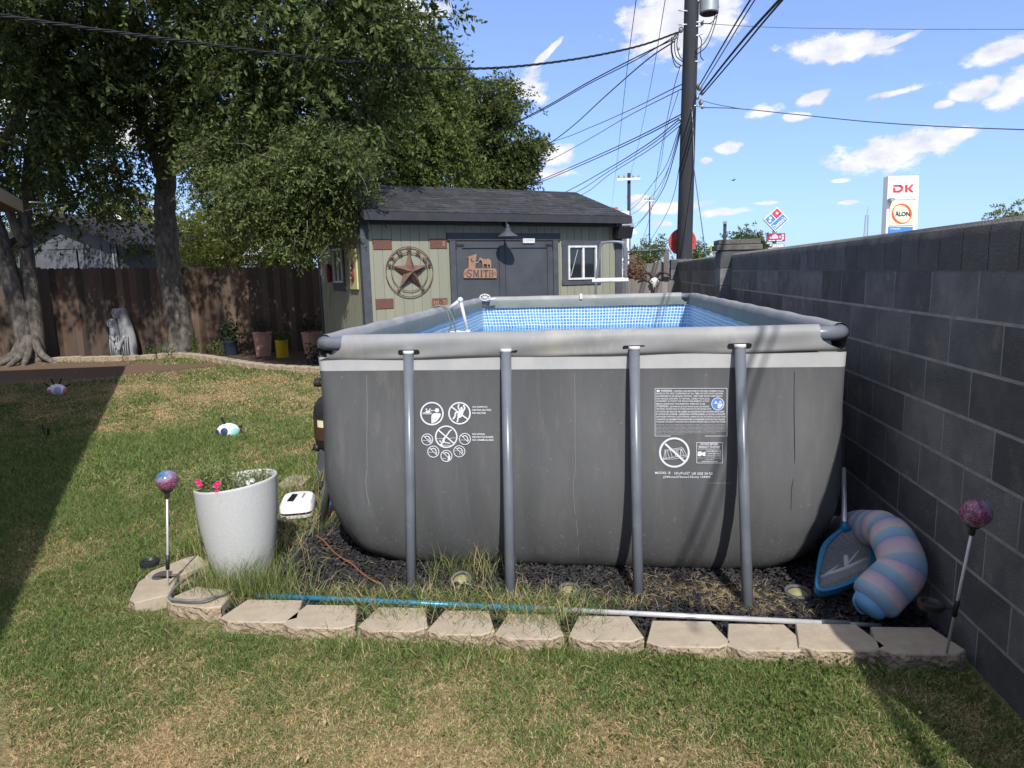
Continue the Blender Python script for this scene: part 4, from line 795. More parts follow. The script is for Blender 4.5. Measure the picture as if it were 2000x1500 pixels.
# small black speaker box under the right eave corner
x0,z0=SF(1207,466,.2); x1,z1=SF(1230,443,.2)
e=empty('corner_speaker',ST((SL,-.05,z0)),'black slanted speaker box fixed under the right eave of the shed','speaker')
b=MB(ST); b.add([(x0,-.05,z0),(x1+.0,-.05,z0),(x1+.0,-.05,z1),(x0,-.05,z1),(x0-.02,-.22,z0),(x1+.01,-.24,z0),(x1+.02,-.30,z1),(x0,-.26,z1)],[(0,1,2,3),(7,6,5,4),(0,4,5,1),(1,5,6,2),(2,6,7,3),(3,7,4,0)]); b.build('case','black',e)
b=MB(ST); b.add([(x0+.005,-.227,z0+.02),(x1,-.247,z0+.02),(x1+.005,-.297,z1-.02),(x0+.015,-.262,z1-.02)],[(3,2,1,0)]); b.build('grille','charcoalg' if 'charcoalg' in MT else 'dark',e)
# wall hung things: helper to draw at y=-off on the front
def FP(px,py,off=.03): x_,z_=SF(px,py,off); return (x_,-off,z_)
# barn lamp
c=SF(991,452,.32); bp_=SF(987,436,.02)
e=empty('barn_lamp',ST((c[0],-.3,c[1]-.1)),'dark barn lamp on a gooseneck arm above the shed doors','wall lamp')
b=MB(ST); V=[]
pr=[(.0,.20),(.022,.195),(.03,.17),(.028,.14),(.05,.12),(.055,.085),(.10,.055),(.155,.02),(.165,.0),(.150,.003),(.10,.03),(.03,.06)]
b.lathe(pr,(c[0],-.33,c[1]-.085),28,closed=True); b.build('shade','trim',e,auto=35)
b=MB(ST); b.lathe([(.03,0),(.028,-.03),(.0,-.045)],(c[0],-.33,c[1]-.03),16,closed=True); b.build('bulb_glass','white',e)
b=MB(ST); b.lathe([(.07,0),(.065,.02),(.03,.03)],(bp_[0],-.028,bp_[1]),20,axis=(0,-1,0)); b.tube(arc_pts([(bp_[0],-.04,bp_[1]),(bp_[0]+.03,-.14,bp_[1]+.06),(c[0],-.27,c[1]+.17),(c[0],-.33,c[1]+.11)]),.012,8); b.build('arm','black',e,smooth=True)
# little sign above right door
def plate(name,px0,py0,px1,py1,th,mt,lab,cat,rows=None,pm=None,group=None,off=.013,rad=0,side=False):
    x0,z1=SF(px0,py0,off); x1,z0=SF(px1,py1,off); e=empty(name,ST(((x0+x1)/2,-off,z0)),lab,cat,group)
    b=MB(ST); b.bx(x0,x1,-off-th,-off,z0,z1,0,min(th*.3,.003)); b.build('plate',mt,e)
    if rows:
        b=MB(ST)
        for body,a0,b0,a1,b1 in rows:
            V,Fc=glyphs(body,.02); b.add([(x0+(x1-x0)*(a0+v[0]*(a1-a0)),-off-th-.0015,z0+(z1-z0)*(b0+v[1]*(b1-b0))) for v in V],Fc)
        b.build('lettering',pm,e)
    return e
plate('door_sign',1021,465.5,1044,475,.01,'white','small white rectangular sign with faded lettering above the right shed door','sign',[('TUFF SHED',.22,.4,.93,.8),('O',.06,.35,.16,.8)],'signpinkgrey',off=.045)
for k,(q,lab,rows,pm) in enumerate((((728,467,765,487),'rusty licence plate above left of the star',None,None),((839,466,873,485),'rusty licence plate above right of the star with a faint ring mark',[('0',.74,.25,.88,.75)],'copper'),((733,584,769,602),'plain rusty licence plate below left of the star',None,None),((844,583,874,600),'rusty licence plate with pale digits below right of the star',[('RM',.08,.25,.42,.8),('-',.50,.48,.58,.55),('70',.68,.2,.94,.82)],'copper'))):
    e=plate('licence_plate',*q,.006,'rustplate',lab,'licence plate',rows,pm,group='rusty licence plates round the star',off=.020)
# Texas star
cc=SF(799.5,531,.04); R0=abs(SF(845.5,531,.04)[0]-SF(753.5,531,.04)[0])/2; cz=cc[1]; cx0=(SF(845.5,531,.04)[0]+SF(753.5,531,.04)[0])/2
e=empty('metal_star',ST((cx0,-.04,cz-R0)),'large rusty metal lone star in a double wire ring reading TEXAS','wall star')
def circ(b,cx_,cz_,R,r,y,n=48): b.tube([(cx_+R*math.cos(2*math.pi*i/n),y,cz_+R*math.sin(2*math.pi*i/n)) for i in range(n+1)],r,8,cap=False)
b=MB(ST); circ(b,cx0,cz,R0,.0075,-.045); b.build('outer_ring','rust',e,smooth=True)
b=MB(ST); circ(b,cx0,cz,R0*.77,.006,-.045); b.build('inner_ring','rust',e,smooth=True)
def star(b,cx_,cz_,R,y0,dp,rot=0,k=.40):
    V=[(cx_,y0-dp,cz_)]
    for i in range(10): a=math.pi/2+rot+i*math.pi/5; r=R if i%2==0 else R*k; V.append((cx_+r*math.cos(a),y0,cz_+r*math.sin(a)))
    V.append((cx_,y0+.004,cz_)); b.add(V,[(0,1+(i+1)%10,1+i) for i in range(10)]+[(11,1+i,1+(i+1)%10) for i in range(10)])
b=MB(ST); star(b,cx0,cz,R0*.80,-.05,.13,0,.39); b.build('star','rust',e)
for i in range(5):
    a=math.pi/2+i*2*math.pi/5; b=MB(ST); star(b,cx0+R0*.885*math.cos(a)*1.0,cz+R0*.885*math.sin(a),R0*.12,-.055,.02,random.random(),.45); b.build('small_star','rust',e)
for ch,dg in zip('TEXAS',(140,116,90,63,37)):
    a=math.radians(dg); V,Fc=glyphs(ch,.03); s_=R0*.235; rr=R0*.89; b=MB(ST); ro=a-math.pi/2; P=[]
    if ch=='X': rr=R0*.9
    for q_ in (-.066,-.048):
        for v in V:
            lx,lz=(v[0]-.5)*s_*.85,(v[1]-.5)*s_; P.append((cx0+rr*math.cos(a)+lx*math.cos(ro)-lz*math.sin(ro),q_,cz+rr*math.sin(a)+lx*math.sin(ro)+lz*math.cos(ro)))
    n_=len(V); b.add(P,list(Fc)+[tuple(i+n_ for i in f)[::-1] for f in Fc]); b.build('letter','rust',e)
# SMITH sign
def D5(x,y): return SF(860+x/5.263,420+y/5.263,.035)
def poly2(b,pts,y0=-.036,y1=-.030,mi=0): 
    P=[D5(*p) for p in pts]; b.prism(P,y0,y1,mi)
a=D5(410,650); e=empty('name_sign',ST((a[0],-.03,a[1])),'copper coloured metal sign reading SMITH with horse and outhouse silhouettes','sign')
b=MB(ST); poly2(b,[(240,648),(240,585),(252,560),(270,548),(290,548),(530,548),(560,548),(576,562),(579,585),(579,648)]); poly2(b,[(290,550),(291,440),(278,436),(280,430),(368,400),(372,404),(358,548)]) 
b.build('plate','copper',e)
b=MB(ST); poly2(b,[(408,442),(402,430),(415,437),(432,446),(452,455),(470,452),(492,448),(512,458),(522,475),(524,510),(522,546),(512,546),(510,512),(500,505),(488,512),(495,546),(484,546),(478,506),(455,504),(442,512),(446,546),(436,546),(433,505),(428,480),(418,466),(400,462),(392,452)]); b.build('horse','copper',e)
b=MB(ST); P=[D5(*p) for p in ((362,486),(378,490),(392,480),(400,462))]; b.tube([(p[0],-.033,p[1]) for p in P],.003,5); b.build('rein','white',e)
b=MB(ST)
cpt=D5(330,462)
mo=[]; 
for i in range(9): t_=math.radians(110+i*27.5); mo.append((332+22*math.cos(t_),462-22*math.sin(t_)))
for i in range(9): t_=math.radians(330-i*27.5); mo.append((342+17*math.cos(t_),457-17*math.sin(t_)))
poly2(b,mo,-.038,-.0362)
# slab serif letters built from bars
def bar(x0,y0,x1,y1): poly2(b,[(x0,y0),(x1,y0),(x1,y1),(x0,y1)],-.038,-.0362)
def serifI(x,w=12): bar(x,566,x+w,638); bar(x-4,566,x+w+4,574); bar(x-4,630,x+w+4,638)
# S
P=[(322,578),(318,568),(300,564),(286,572),(284,588),(296,600),(312,606),(316,620),(308,634),(292,638),(280,630),(278,618)]
Sp=arc_pts([(x,y,0) for x,y in P],4)
for p,q_ in zip(Sp[:-1],Sp[1:]):
    d=math.hypot(q_[0]-p[0],q_[1]-p[1])+1e-6; nx_,ny_=-(q_[1]-p[1])/d*5.5,(q_[0]-p[0])/d*5.5
    poly2(b,[(p[0]+nx_,p[1]+ny_),(q_[0]+nx_*1.05,q_[1]+ny_),(q_[0]-nx_,q_[1]-ny_),(p[0]-nx_,p[1]-ny_)],-.038,-.0362)
serifI(340,9); serifI(382,11); poly2(b,[(343,566),(354,566),(369,612),(384,566),(392,566),(372,636),(366,636)],-.0383,-.0364); serifI(416,14); serifI(462,13); bar(445,566,492,577); bar(445,566,452,590); bar(485,566,492,590); serifI(504,8); serifI(531,8); bar(512,598,531,606)
for cx_ in (261,557):
    for i in range(5): t_=2*math.pi*i/5; bar(cx_+11*math.cos(t_)-4,602+13*math.sin(t_)-4,cx_+11*math.cos(t_)+4,602+13*math.sin(t_)+4)
b.build('cut_out_lettering','door',e)
# side wall things: yellow board with red float, red bobber on a rope
def WP(px,py,off=.02): y_,z_=SW(px,py,off); return (-off,y_,z_)
a=WP(690,487); c=WP(697,565)
y0=SW(685,487)[0]; y1=SW(699,487)[0]; z1=SW(690,487)[1]; z0=SW(695,565)[1]
e=empty('painted_board',ST((-.02,(y0+y1)/2,z0)),'pale yellow board with a red fishing float painted on it, on the side wall','wall decoration')
b=MB(ST); b.bx(-.045,-.02,min(y0,y1),max(y0,y1),z0,z1,0,.003); b.build('board','sticker',e)
ym=(y0+y1)/2; H_=z1-z0; b=MB(ST); pr=[(0,.0),(.035,.05),(.07,.16),(.075,.25),(.06,.33),(.045,.45),(.028,.55),(.012,.62),(.004,.70)]
b.lathe([(r*1.1,z0+.16*H_+z/.7*.62*H_) for r,z in pr],(-.05,ym,0),14,sx=.4); b.build('float','floatred',e,smooth=True)
b=MB(ST); b.bx(-.0862,-.08,ym-.035,ym+.035,z0+.40*H_,z0+.44*H_); b.bx(-.0862,-.08,ym-.03,ym+.03,z0+.52*H_,z0+.56*H_); b.bx(-.09,-.085,ym-.03,ym+.03,z0+.27*H_,z0+.31*H_); b.build('bands','pinkp',e)
a=WP(642,515,.05); c=WP(645,552,.05); t0=WP(646,480,.03); t1=WP(643,600,.03)
e=empty('fishing_float',ST(((a[0]),a[1],c[2])),'faded red fishing float hanging by rope left of the side window','float')
b=MB(ST); mz=(a[2]+c[2])/2; hz=(a[2]-c[2])/2; b.lathe([(.01,-hz),(.035,-hz*.9),(.045,-hz*.3),(.045,hz*.3),(.035,hz*.9),(.01,hz)],(-.06,(a[1]+c[1])/2,mz),12); b.build('body','floatred',e,smooth=True)
b=MB(ST); b.tube([t0,(-.06,a[1],a[2])],.008,6); b.tube([(-.06,c[1],c[2]),t1],.008,6); b.build('rope','rope',e)
# ================================================================ WOODEN FENCES
def fence(A,B,zA,zB,label,mt,bw=.14,name='wooden_fence',posts=True,jit=.012,ear=True,facing=-1):
    A=np.array(A);B=np.array(B); d=B-A; Ln=np.linalg.norm(d); d=d/Ln; nrm=np.array([d[1],-d[0]]) # towards camera
    e=empty(name,(A[0],A[1],0),label,'fence'); b=MB(); s=0; k=0
    while s<Ln:
        w=min(bw,Ln-s); zt=zA+(zB-zA)*s/Ln+random.uniform(-jit,jit)*1.2; off=random.uniform(-.006,.006); T=lambda p,s=s,off=off:(A[0]+d[0]*(s+p[0])+nrm[0]*(p[1]+off),A[1]+d[1]*(s+p[0])+nrm[1]*(p[1]+off),p[2])
        c=.03 if ear else 0.; g_=random.choice((.0005,.0005,.001,.002)); P=[(g_,0),(w-g_,0),(w-g_,zt-c),(w-g_-c,zt),(g_+c,zt),(g_,zt-c)]
        V=[T((x,y,z)) for y in (0,.018) for x,z in P]; n=6; b.add(V,[tuple(range(n)),tuple(range(2*n-1,n-1,-1))]+[(j,j+n,(j+1)%n+n,(j+1)%n) for j in range(n)]); s+=bw; k+=1
    b.build('boards',mt,e); b=MB(); T=lambda p:(A[0]+d[0]*p[0]+nrm[0]*p[1],A[1]+d[1]*p[0]+nrm[1]*p[1],p[2]); b.T=T
    for z in (.35,1.0,min(zA,zB)-.22): b.bx(0,Ln,-.05,-.012,z,z+.09)
    b.build('rails',mt,e)
    s=0
    while s<=Ln+.01 and posts: b=MB(T); b.bx(s-.045,s+.045,-.145,-.055,0,min(zA,zB)-.05); b.build('post',mt,e); s+=2.4
    return e
fA=atY(40,522,10.15); fB=atY(640,523,11.35)
fence((fA[0]-1.6,10.0),(fB[0]+.5,11.42),fA[2]+.02,fB[2],'tall dark brown stained board fence behind the flower bed','fence')
fl=at(12,700,0); fence((-13.3,7.2),(fA[0]-1.55,10.0),1.75,1.78,'short dark return of the board fence left of the double tree','fence')
# grey pickets between shed and block wall
gA=ST((SL+.03,.6,0)); zA=atY(1240,545,gA[1])[2]; zB=atY(1335,546,gA[1])[2]
fence((gA[0],gA[1]),(WX(gA[1])+.02,gA[1]+.0),zA,zB,'low weathered grey picket fence right behind the pool ladder','greyfence',bw=.125,name='picket_fence',posts=False,jit=.02)
zB=atY(1280,515,11.4)[2]; x0=atY(1228,515,11.4)[0]; x1=atY(1302,515,11.4)[0]; fence((x0-.1,11.4),(x1+.05,11.4),zB,zB+.03,'higher weathered grey board fence behind the goat skull','greyfence',bw=.115,name='board_fence',posts=False,jit=.02,ear=False)
for (px,pt,lab,w) in ((1301,487,'grey wooden post rising beside the round red disc',.09),(1236,490,'short grey wooden post under the pipe beside the shed',.10)):
    p=atY(px,540,11.3); zt_=atY(px,pt,11.3)[2]; e=empty('fence_post',(p[0],11.25,0),lab,'post','grey posts carrying the pipe'); b=MB(); b.bx(p[0]-w/2*1.2,p[0]+w/2*1.2,11.25,11.25+w,0,zt_-.02,0,.006); b.build('shaft','greyfence',e); b=MB(); b.bx(p[0]-w/2*1.25,p[0]+w/2*1.25,11.245,11.255+w,zt_-.018,zt_,0); b.build('top','greyfence',e)
a=atY(1222,492,11.2); c=atY(1300,487,11.2); b=MB(); b.tube([a,c],.022,10); o=b.build('pipe_rail','wire',smooth=True); tag(o,'thin dark horizontal pipe between the grey posts behind the shed','pipe')
# goat skull with horns
c=atY(1278,552,gA[1]-.09); e=empty('goat_skull',c-np.array([0,0,.12]),'white goat skull with wide dark curled horns hung on the picket fence','animal skull')
b=MB(); Y0=gA[1]-.07; zt_=c[2]+.10; s_=1.
rings=[]; 
for k,(z,w,dd) in enumerate([(.105,.03,.03),(.09,.055,.06),(.06,.072,.08),(.03,.070,.085),(0,.060,.08),(-.035,.045,.07),(-.07,.037,.06),(-.10,.030,.05),(-.125,.024,.04),(-.14,.014,.02)]):
    for j in range(14): a=2*math.pi*j/14; b.v.append((c[0]+w*math.cos(a),Y0-.02-dd*.5-dd*.5*math.sin(a),c[2]+z))
    b.m+= []
for k in range(9):
    for j in range(14): b.f.append((k*14+j,k*14+(j+1)%14,(k+1)*14+(j+1)%14,(k+1)*14+j)); b.m.append(0)
b.f+=[tuple(range(14))[::-1],tuple(126+j for j in range(14))]; b.m+=[0,0]
b.build('skull','bone',e,smooth=True)
b=MB()
for sx in (-1,1): b.ball((c[0]+sx*.064,Y0-.05,c[2]+.025),.026,0,10,(1,.8,.8)); b.ball((c[0]+sx*.052,Y0-.075,c[2]-.0),.018,0,8)
b.build('brow','bone',e,smooth=True)
b=MB()
for sx in (-1,1): b.ball((c[0]+sx*.050,Y0-.088,c[2]+.022),.013,0,8)
b.ball((c[0],Y0-.072,c[2]-.098),.015,0,8,(.9,.7,1.5)); b.build('eye_socket','dark',e,smooth=True)
for sx in (-1,1):
    b=MB(); pts=[(c[0]+sx*.03,Y0-.04,c[2]+.09),(c[0]+sx*.07,Y0-.06,c[2]+.15),(c[0]+sx*.13,Y0-.08,c[2]+.185),(c[0]+sx*.20,Y0-.09,c[2]+.18),(c[0]+sx*.255,Y0-.08,c[2]+.145),(c[0]+sx*.27,Y0-.06,c[2]+.12)]
    P=arc_pts(pts,5); n_=len(P); b.tube(P,[.036*(1-.75*i/n_)*(1+.07*(i%2)) for i in range(n_)],10); b.build('horn','horn',e,smooth=True)
# ================================================================ STONES
def stone(cx_,cy_,ang,lab,grp,w=.31,dp=.20,h=.105,taper=.045,rough=1):
    w=w+.012; e=empty('edging_block',(cx_,cy_,0),lab,'edging block',grp); ca,sa=math.cos(ang),math.sin(ang)
    T=lambda p:(cx_+p[0]*ca-p[1]*sa,cy_+p[0]*sa+p[1]*ca,p[2])
    b=MB(T); hw=w/2-.004
    fr_=[(-hw,-dp*.28),(-hw+.05,-dp/2),(hw-.05,-dp/2),(hw,-dp*.28)]   # bevelled split front corners
    top=[(-hw,-dp*.28),(-hw+.055,-dp/2+.012),(hw-.055,-dp/2+.012),(hw,-dp*.28),(hw-taper,dp/2),(-hw+taper,dp/2)]
    n=6; hz=h
    V=[(x,y,0) for x,y in top]+[(x,y,hz-.006) for x,y in top]+[(x*.975,y*.96,hz) for x,y in top]
    b.add(V,[tuple(range(12,18)) ]+[(6+j,6+(j+1)%6,12+(j+1)%6,12+j) for j in range(6)]+[(j,(j+1)%6,6+(j+1)%6,6+j) for j in (3,4,5)]); b.build('cap_face','stone',e)
    if rough:
        b=MB(T); m=14; r_=4; pth=[lerp(top[0],top[1],i/4) for i in range(4)]+[lerp(top[1],top[2],i/7) for i in range(7)]+[lerp(top[2],top[3],i/4) for i in range(5)]
        k=len(pth)
        for q in range(r_+1):
            z=hz-.004-(hz-.0)*q/r_
            for i,p in enumerate(pth): o_=random.uniform(-.002,.012) if 0<q else 0.002; n_=np.array([p[0]*.35,-1]); n_=n_/np.linalg.norm(n_); b.v.append(T((p[0]+n_[0]*o_,p[1]+n_[1]*o_-.001,max(z,-.01)))) 
        for q in range(r_):
            for i in range(k-1): b.f.append((q*k+i,(q+1)*k+i,(q+1)*k+i+1,q*k+i+1)); b.m.append(0)
        b.build('split_face','stoneface',e)
    else:
        b=MB(T); b.add([(top[i][0],top[i][1],z) for z in (0,hz-.006) for i in range(4)],[(i,i+1,i+5,i+4) for i in range(3)]); b.build('split_face','stoneface',e)
    return e
ords=['first','second','third','fourth','fifth','sixth','seventh','eighth','ninth','tenth','eleventh','twelfth','thirteenth','fourteenth','fifteenth','sixteenth','seventeenth','eighteenth','nineteenth','twentieth','twenty-first','twenty-second','twenty-third','twenty-fourth','twenty-fifth','twenty-sixth','twenty-seventh','twenty-eighth','twenty-ninth','thirtieth','thirty-first','thirty-second','thirty-third','thirty-fourth','thirty-fifth','thirty-sixth']
fs=[(445,588,1218),(572,705,1222),(712,840,1232),(845,968,1240),(972,1098,1246),(1113,1250,1252),(1264,1418,1262),(1418,1568,1278),(1568,1730,1300),(1725,1888,1308)]
LBL={0:'tan edging block left end of the front row, beside the planter',5:'tan edging block in front of the third pool leg, weed at its left end',8:'tan edging block half in wall shadow, touching the striped float',9:'shaded tan edging block under the right globe light stake'}
for i,(xa_,xb_,yb_) in enumerate(fs):
    a=at(xa_,yb_-20,.05); c=at(xb_,yb_-20,.05); mid=(a+c)/2; wd=np.linalg.norm(c-a)+.010
    stone(mid[0]+random.uniform(-.004,.004),-.665+random.uniform(-.008,.008)-.008*i+(.0 if i else .015),math.atan2(c[1]-a[1],c[0]-a[0])*.6,LBL.get(i,ords[i]+' tan edging block from the left in the front row below the pool'),'tan edging blocks in front of the pool',w=wd,h=.062 if i<8 else .075,dp=.23)
for k,(px,py,an,lb) in enumerate(((395,1178,-.15,'weedy tan edging block at the front left bend below the planter'),(300,1158,-1.15,'tan edging block at the foot of the left globe light'),(350,1118,-2.0+3.14*0,'tan edging block behind the left globe light stake'),(575,945,-1.5,'tan edging block half buried in grass behind the white pool robot'))):
    p=at(px,py,.04); stone(p[0],p[1],an,lb,'tan edging blocks left of the pool',h=.07)
bp2=arc_pts([(*at(100,708)[:2],0),(*at(150,707)[:2],0),(*at(225,706)[:2],0),(*at(300,702)[:2],0),(*at(345,699)[:2],0),(*at(395,704)[:2],0),(*at(440,712)[:2],0),(*at(500,722)[:2],0),(*at(560,727)[:2],0),(*at(640,731)[:2],0)],8)
D=[0]; 
for p,q in zip(bp2[:-1],bp2[1:]): D.append(D[-1]+np.linalg.norm(q-p))
s=.15; k=0; D=np.array(D); BP=np.array(bp2)
while s<D[-1] and k<36:
    x_=np.interp(s,D,BP[:,0]); y_=np.interp(s,D,BP[:,1]); x2=np.interp(s+.1,D,BP[:,0]); y2=np.interp(s+.1,D,BP[:,1]); an=math.atan2(y2-y_,x2-x_)
    stone(x_,y_+.08,an+random.uniform(-.05,.05),ords[k]+' small tan block from the left in the curved border before the brown fence','tan blocks of the curved border',w=.30,h=.10+.01*random.random(),rough=0); s+=.305; k+=1
# ================================================================ PLANTER
def planter():
    x,y=-1.765,-.20; e=empty('tall_planter',(x,y,0),'tall tapered speckled white planter with a slanted rim, pink and white flowers inside','planter')
    H_=.60; n=40; prof=[(0,.128),(.03,.140),(.10,.156),(.2,.176),(.3,.191),(.4,.201),(.5,.207),(.56,.209),(.60,.211)]
    b=MB()
    def rimh(a): return .556+.023*math.cos(a)   # rises towards +x
    def P(t,a,ins=0):
        z=t*rimh(a); r=np.interp(z,[p[0] for p in prof],[p[1] for p in prof])-ins; return (x+r*math.cos(a)*1.0,y+r*math.sin(a),z)
    ts=[0,.05,.15,.3,.45,.6,.75,.9,.985,1.0]
    rings=[[P(t,2*math.pi*j/n,0 if i else .012) for j in range(n)] for i,t in enumerate(ts)]
    rings.append([tuple(np.array(P(1.0,2*math.pi*j/n,.006))+[0,0,.004]) for j in range(n)])
    rings+= [[P(t,2*math.pi*j/n,.013) for j in range(n)] for t in (.995,.9,.80)]
    for r in rings: b.v+=r
    for k in range(len(rings)-1):
        for j in range(n): b.f.append((k*n+j,k*n+(j+1)%n,(k+1)*n+(j+1)%n,(k+1)*n+j)); b.m.append(0)
    b.f.append(tuple(range(n))[::-1]); b.m.append(0)
    b.build('pot','pot',e,smooth=True)
    b=MB(); b.add([(x+.185*math.cos(2*math.pi*j/24),y+.185*math.sin(2*math.pi*j/24),.475+.03*math.cos(2*math.pi*j/24)) for j in range(24)],[tuple(range(24))]); b.build('potting_soil','bark_mulch',e)
    # foliage stems with small fleshy leaves: mainly left, some right
    C=[]; st=MB()
    for i in range(260):
        left=random.random()<.72; a=random.uniform(0,6.28); r=random.uniform(0,.13)
        bx0=x+(-.09 if left else .09)+r*math.cos(a)*(.8 if left else .6); by0=y+r*math.sin(a); bz=.50
        if left: tip=np.array([bx0+random.uniform(-.13,.05),by0+random.uniform(-.08,.06),bz+random.uniform(.05,.15)])
        else: tip=np.array([bx0+random.uniform(-.04,.06),by0+random.uniform(-.05,.05),bz+random.uniform(.03,.12)])
        p0=np.array([bx0,by0,bz-.02]); mid=(p0+tip)/2+np.array([0,0,.02]); st.tube([p0,mid,tip],[.0018,.0014,.001],4)
        for k in range(16):
            t=random.uniform(.15,1.05); q=p0*(1-t)**2+2*mid*t*(1-t)+tip*t*t; C.append(q+rng.normal(0,.006,3))
    st.build('stems',LEAFP,e); leafcards(np.array(C),.021,LEAFP,'foliage',parent=e,asp=.3)
    def flower(px,py,Y,mt,nm,r=.019):
        c=atY(px,py,Y); fb=MB()
        for ly in range(3):
            for k in range(6):
                a=k*math.pi/3+ly*.5; rr=r*(1-.25*ly); up=.25+.35*ly; d=np.array([math.cos(a),-.35,math.sin(a)]); tng=np.array([-math.sin(a),0,math.cos(a)])
                V=[c-np.array([0,.002*ly,0]),c+d*rr*.6+tng*rr*.42+np.array([0,-.003*ly,0]),c+d*rr+np.array([0,-.006*ly+.004,0]),c+d*rr*.6-tng*rr*.42+np.array([0,-.003*ly,0])]; fb.add(V,[(0,1,2,3)])
        fb.build(nm,mt,e)
    for px,py in ((391,946),(421,949),(425,961),(386,940),(427,944)): flower(px,py,-.40,'flower','pink_flower',.016)
    for px,py in ((486,943),(508,948),(493,938)): flower(px,py,-.26,'wflower','white_flower',.016)
planter()
# ================================================================ SOLAR GLOBE LIGHTS
gm=bpy.data.materials.new('mosaic_glass'); gm.use_nodes=True; t=gm.node_tree; bs=t.nodes['Principled BSDF']; bs.inputs['Roughness'].default_value=.15; bs.inputs['Specular IOR Level'].default_value=.7
tc=t.nodes.new('ShaderNodeTexCoord'); vo=t.nodes.new('ShaderNodeTexVoronoi'); vo.feature='DISTANCE_TO_EDGE'; vo.inputs['Scale'].default_value=95; t.links.new(tc.outputs['Object'],vo.inputs['Vector'])
nz=t.nodes.new('ShaderNodeTexNoise'); nz.inputs['Scale'].default_value=13; t.links.new(tc.outputs['Object'],nz.inputs['Vector']); rp=t.nodes.new('ShaderNodeValToRGB'); e_=rp.color_ramp.elements; e_[0].position=.38; e_[0].color=(.22,.015,.07,1); e_[1].position=.62; e_[1].color=(.02,.13,.27,1); x=rp.color_ramp.elements.new(.46); x.color=(.20,.02,.10,1); x=rp.color_ramp.elements.new(.54); x.color=(.25,.2,.32,1)
t.links.new(nz.outputs[0],rp.inputs[0]); r=t.nodes.new('ShaderNodeMapRange'); r.inputs['From Min'].default_value=.02; r.inputs['From Max'].default_value=.045; t.links.new(vo.outputs[0],r.inputs['Value']); x=t.nodes.new('ShaderNodeMixRGB'); t.links.new(r.outputs[0],x.inputs[0]); x.inputs[1].default_value=(.34,.33,.34,1); t.links.new(rp.outputs[0],x.inputs[2]); t.links.new(x.outputs[0],bs.inputs['Base Color']); MT['mosaic']=gm
def globe(base,top,r,ringdir,label,zr_,sc=1.):
    base=np.array(base);top=np.array(top); d=(top-base); d/=np.linalg.norm(d)
    e=empty('globe_light',base,label,'garden light','globe lights on stakes')
    b=MB(); b.ball(top,r,0,28); b.build('globe','mosaic',e,smooth=True)
    b=MB(); q=top-d*(r*.80); b.lathe([(r*.62,.012),(r*.66,.004),(r*.45,-.012),(r*.22,-.024),(.012,-.032),(.011,-.05)],q,18,axis=d); b.build('cup','black',e,auto=40)
    b=MB(); b.tube([base-d*.03,q],.0055,8); b.build('stake','steel',e,smooth=True)
    c=base+d*zr_; b=MB(); b.tube([c-d*.035,c+d*.04],.010,10); b.build('clamp','black',e,smooth=True)
    rd=np.array(ringdir); cc_=c+rd*.085*sc; b=MB(); n=24; pr=[(.046*sc,0),(.048*sc,.022),(.038*sc,.024),(.030*sc,.012),(.0,.012)]
    b.lathe(pr,cc_-np.array([0,0,.005]),n,closed=True); b.tube([c,c+rd*.045*sc],.006,6); b.build('solar_panel','black',e,auto=40)
gb=at(328,1170,0); gt=atY(326,938,-.42); gt[0]+=0; globe(gb,gt,.053,(-.97,-.25,0),'upright mosaic globe light on a steel stake left of the white planter',.30*.55+.03)
gb=at(1842,1305,0); gt=atY(1906,1002,-.98); globe(gb,gt,.052,(-.98,.15,0),'leaning mosaic globe light on a steel stake against the dark block wall',.30)
# ================================================================ WELL LIGHTS in the mulch
for k,(px,py,rr,lab,tl) in enumerate(((901,1133,.055,'round path light half overgrown by grass between the first two pool legs',.55),(1112,1151,.055,'round steel path light in the mulch under the middle of the pool',.12),(1558,1156,.062,'round steel path light in shade right of the last pool leg',.1))):
    p=at(px,py,.04); e=empty('path_light',(p[0],p[1],0),lab,'path light','round lights in the mulch'); ax=(0,-math.sin(tl),math.cos(tl)); c=(p[0],p[1],.035)
    b=MB(); b.lathe([(rr*.7,-.04),(rr*1.02,-.006),(rr*1.05,.004),(rr*.98,.012),(rr*.80,.012),(rr*.76,.004)],c,28,axis=ax,closed=True); b.build('ring','ringmetal',e,auto=40)
    b=MB(); b.lathe([(rr*.77,-.002),(rr*.6,.006),(rr*.3,.010),(0.0001,.011)],c,24,axis=ax,closed=True); b.build('lens','lens',e,smooth=True)
# ================================================================ POLES, NET, FLOAT
a=at(500,1163,.03); c=at(1052,1189,.10); c2=at(1600,1218,.115); c3=at(1745,1226,.118)
e=empty('telescopic_pole',(a+c3)/2-np.array([0,0,.02]),'telescopic pool pole, blue then silver, lying along the tan edging blocks','pool pole')
a[2]=.05; c[2]=.105; c2[2]=.118
def pp(px,py,Y): p=atY(px,py,Y); return p
A=pp(500,1163,-.46); A[2]=max(A[2],.03); c=pp(1052,1189,-.53); c2=pp(1610,1217,-.56); c3=pp(1720,1222,-.565)
b=MB(); b.tube([A,c],.0135,12); b.build('blue_section','bluepole',e,smooth=True)
b=MB(); b.tube([c+(c2-c)*.08,c2],.0125,12); b.build('silver_section','steel',e,smooth=True)
b=MB(); b.tube([c-(c2-c)*.02,c+(c2-c)*.09],.0165,12); b.build('grip','hose',e,smooth=True); b=MB(); b.tube([c2-(c2-c)*.01,c2+(c3-c2)*.45],.0160,12); b.build('grip','hose',e,smooth=True)
b=MB(); b.tube([c2,c3],.010,12); b.build('tip_section','galv',e,smooth=True)
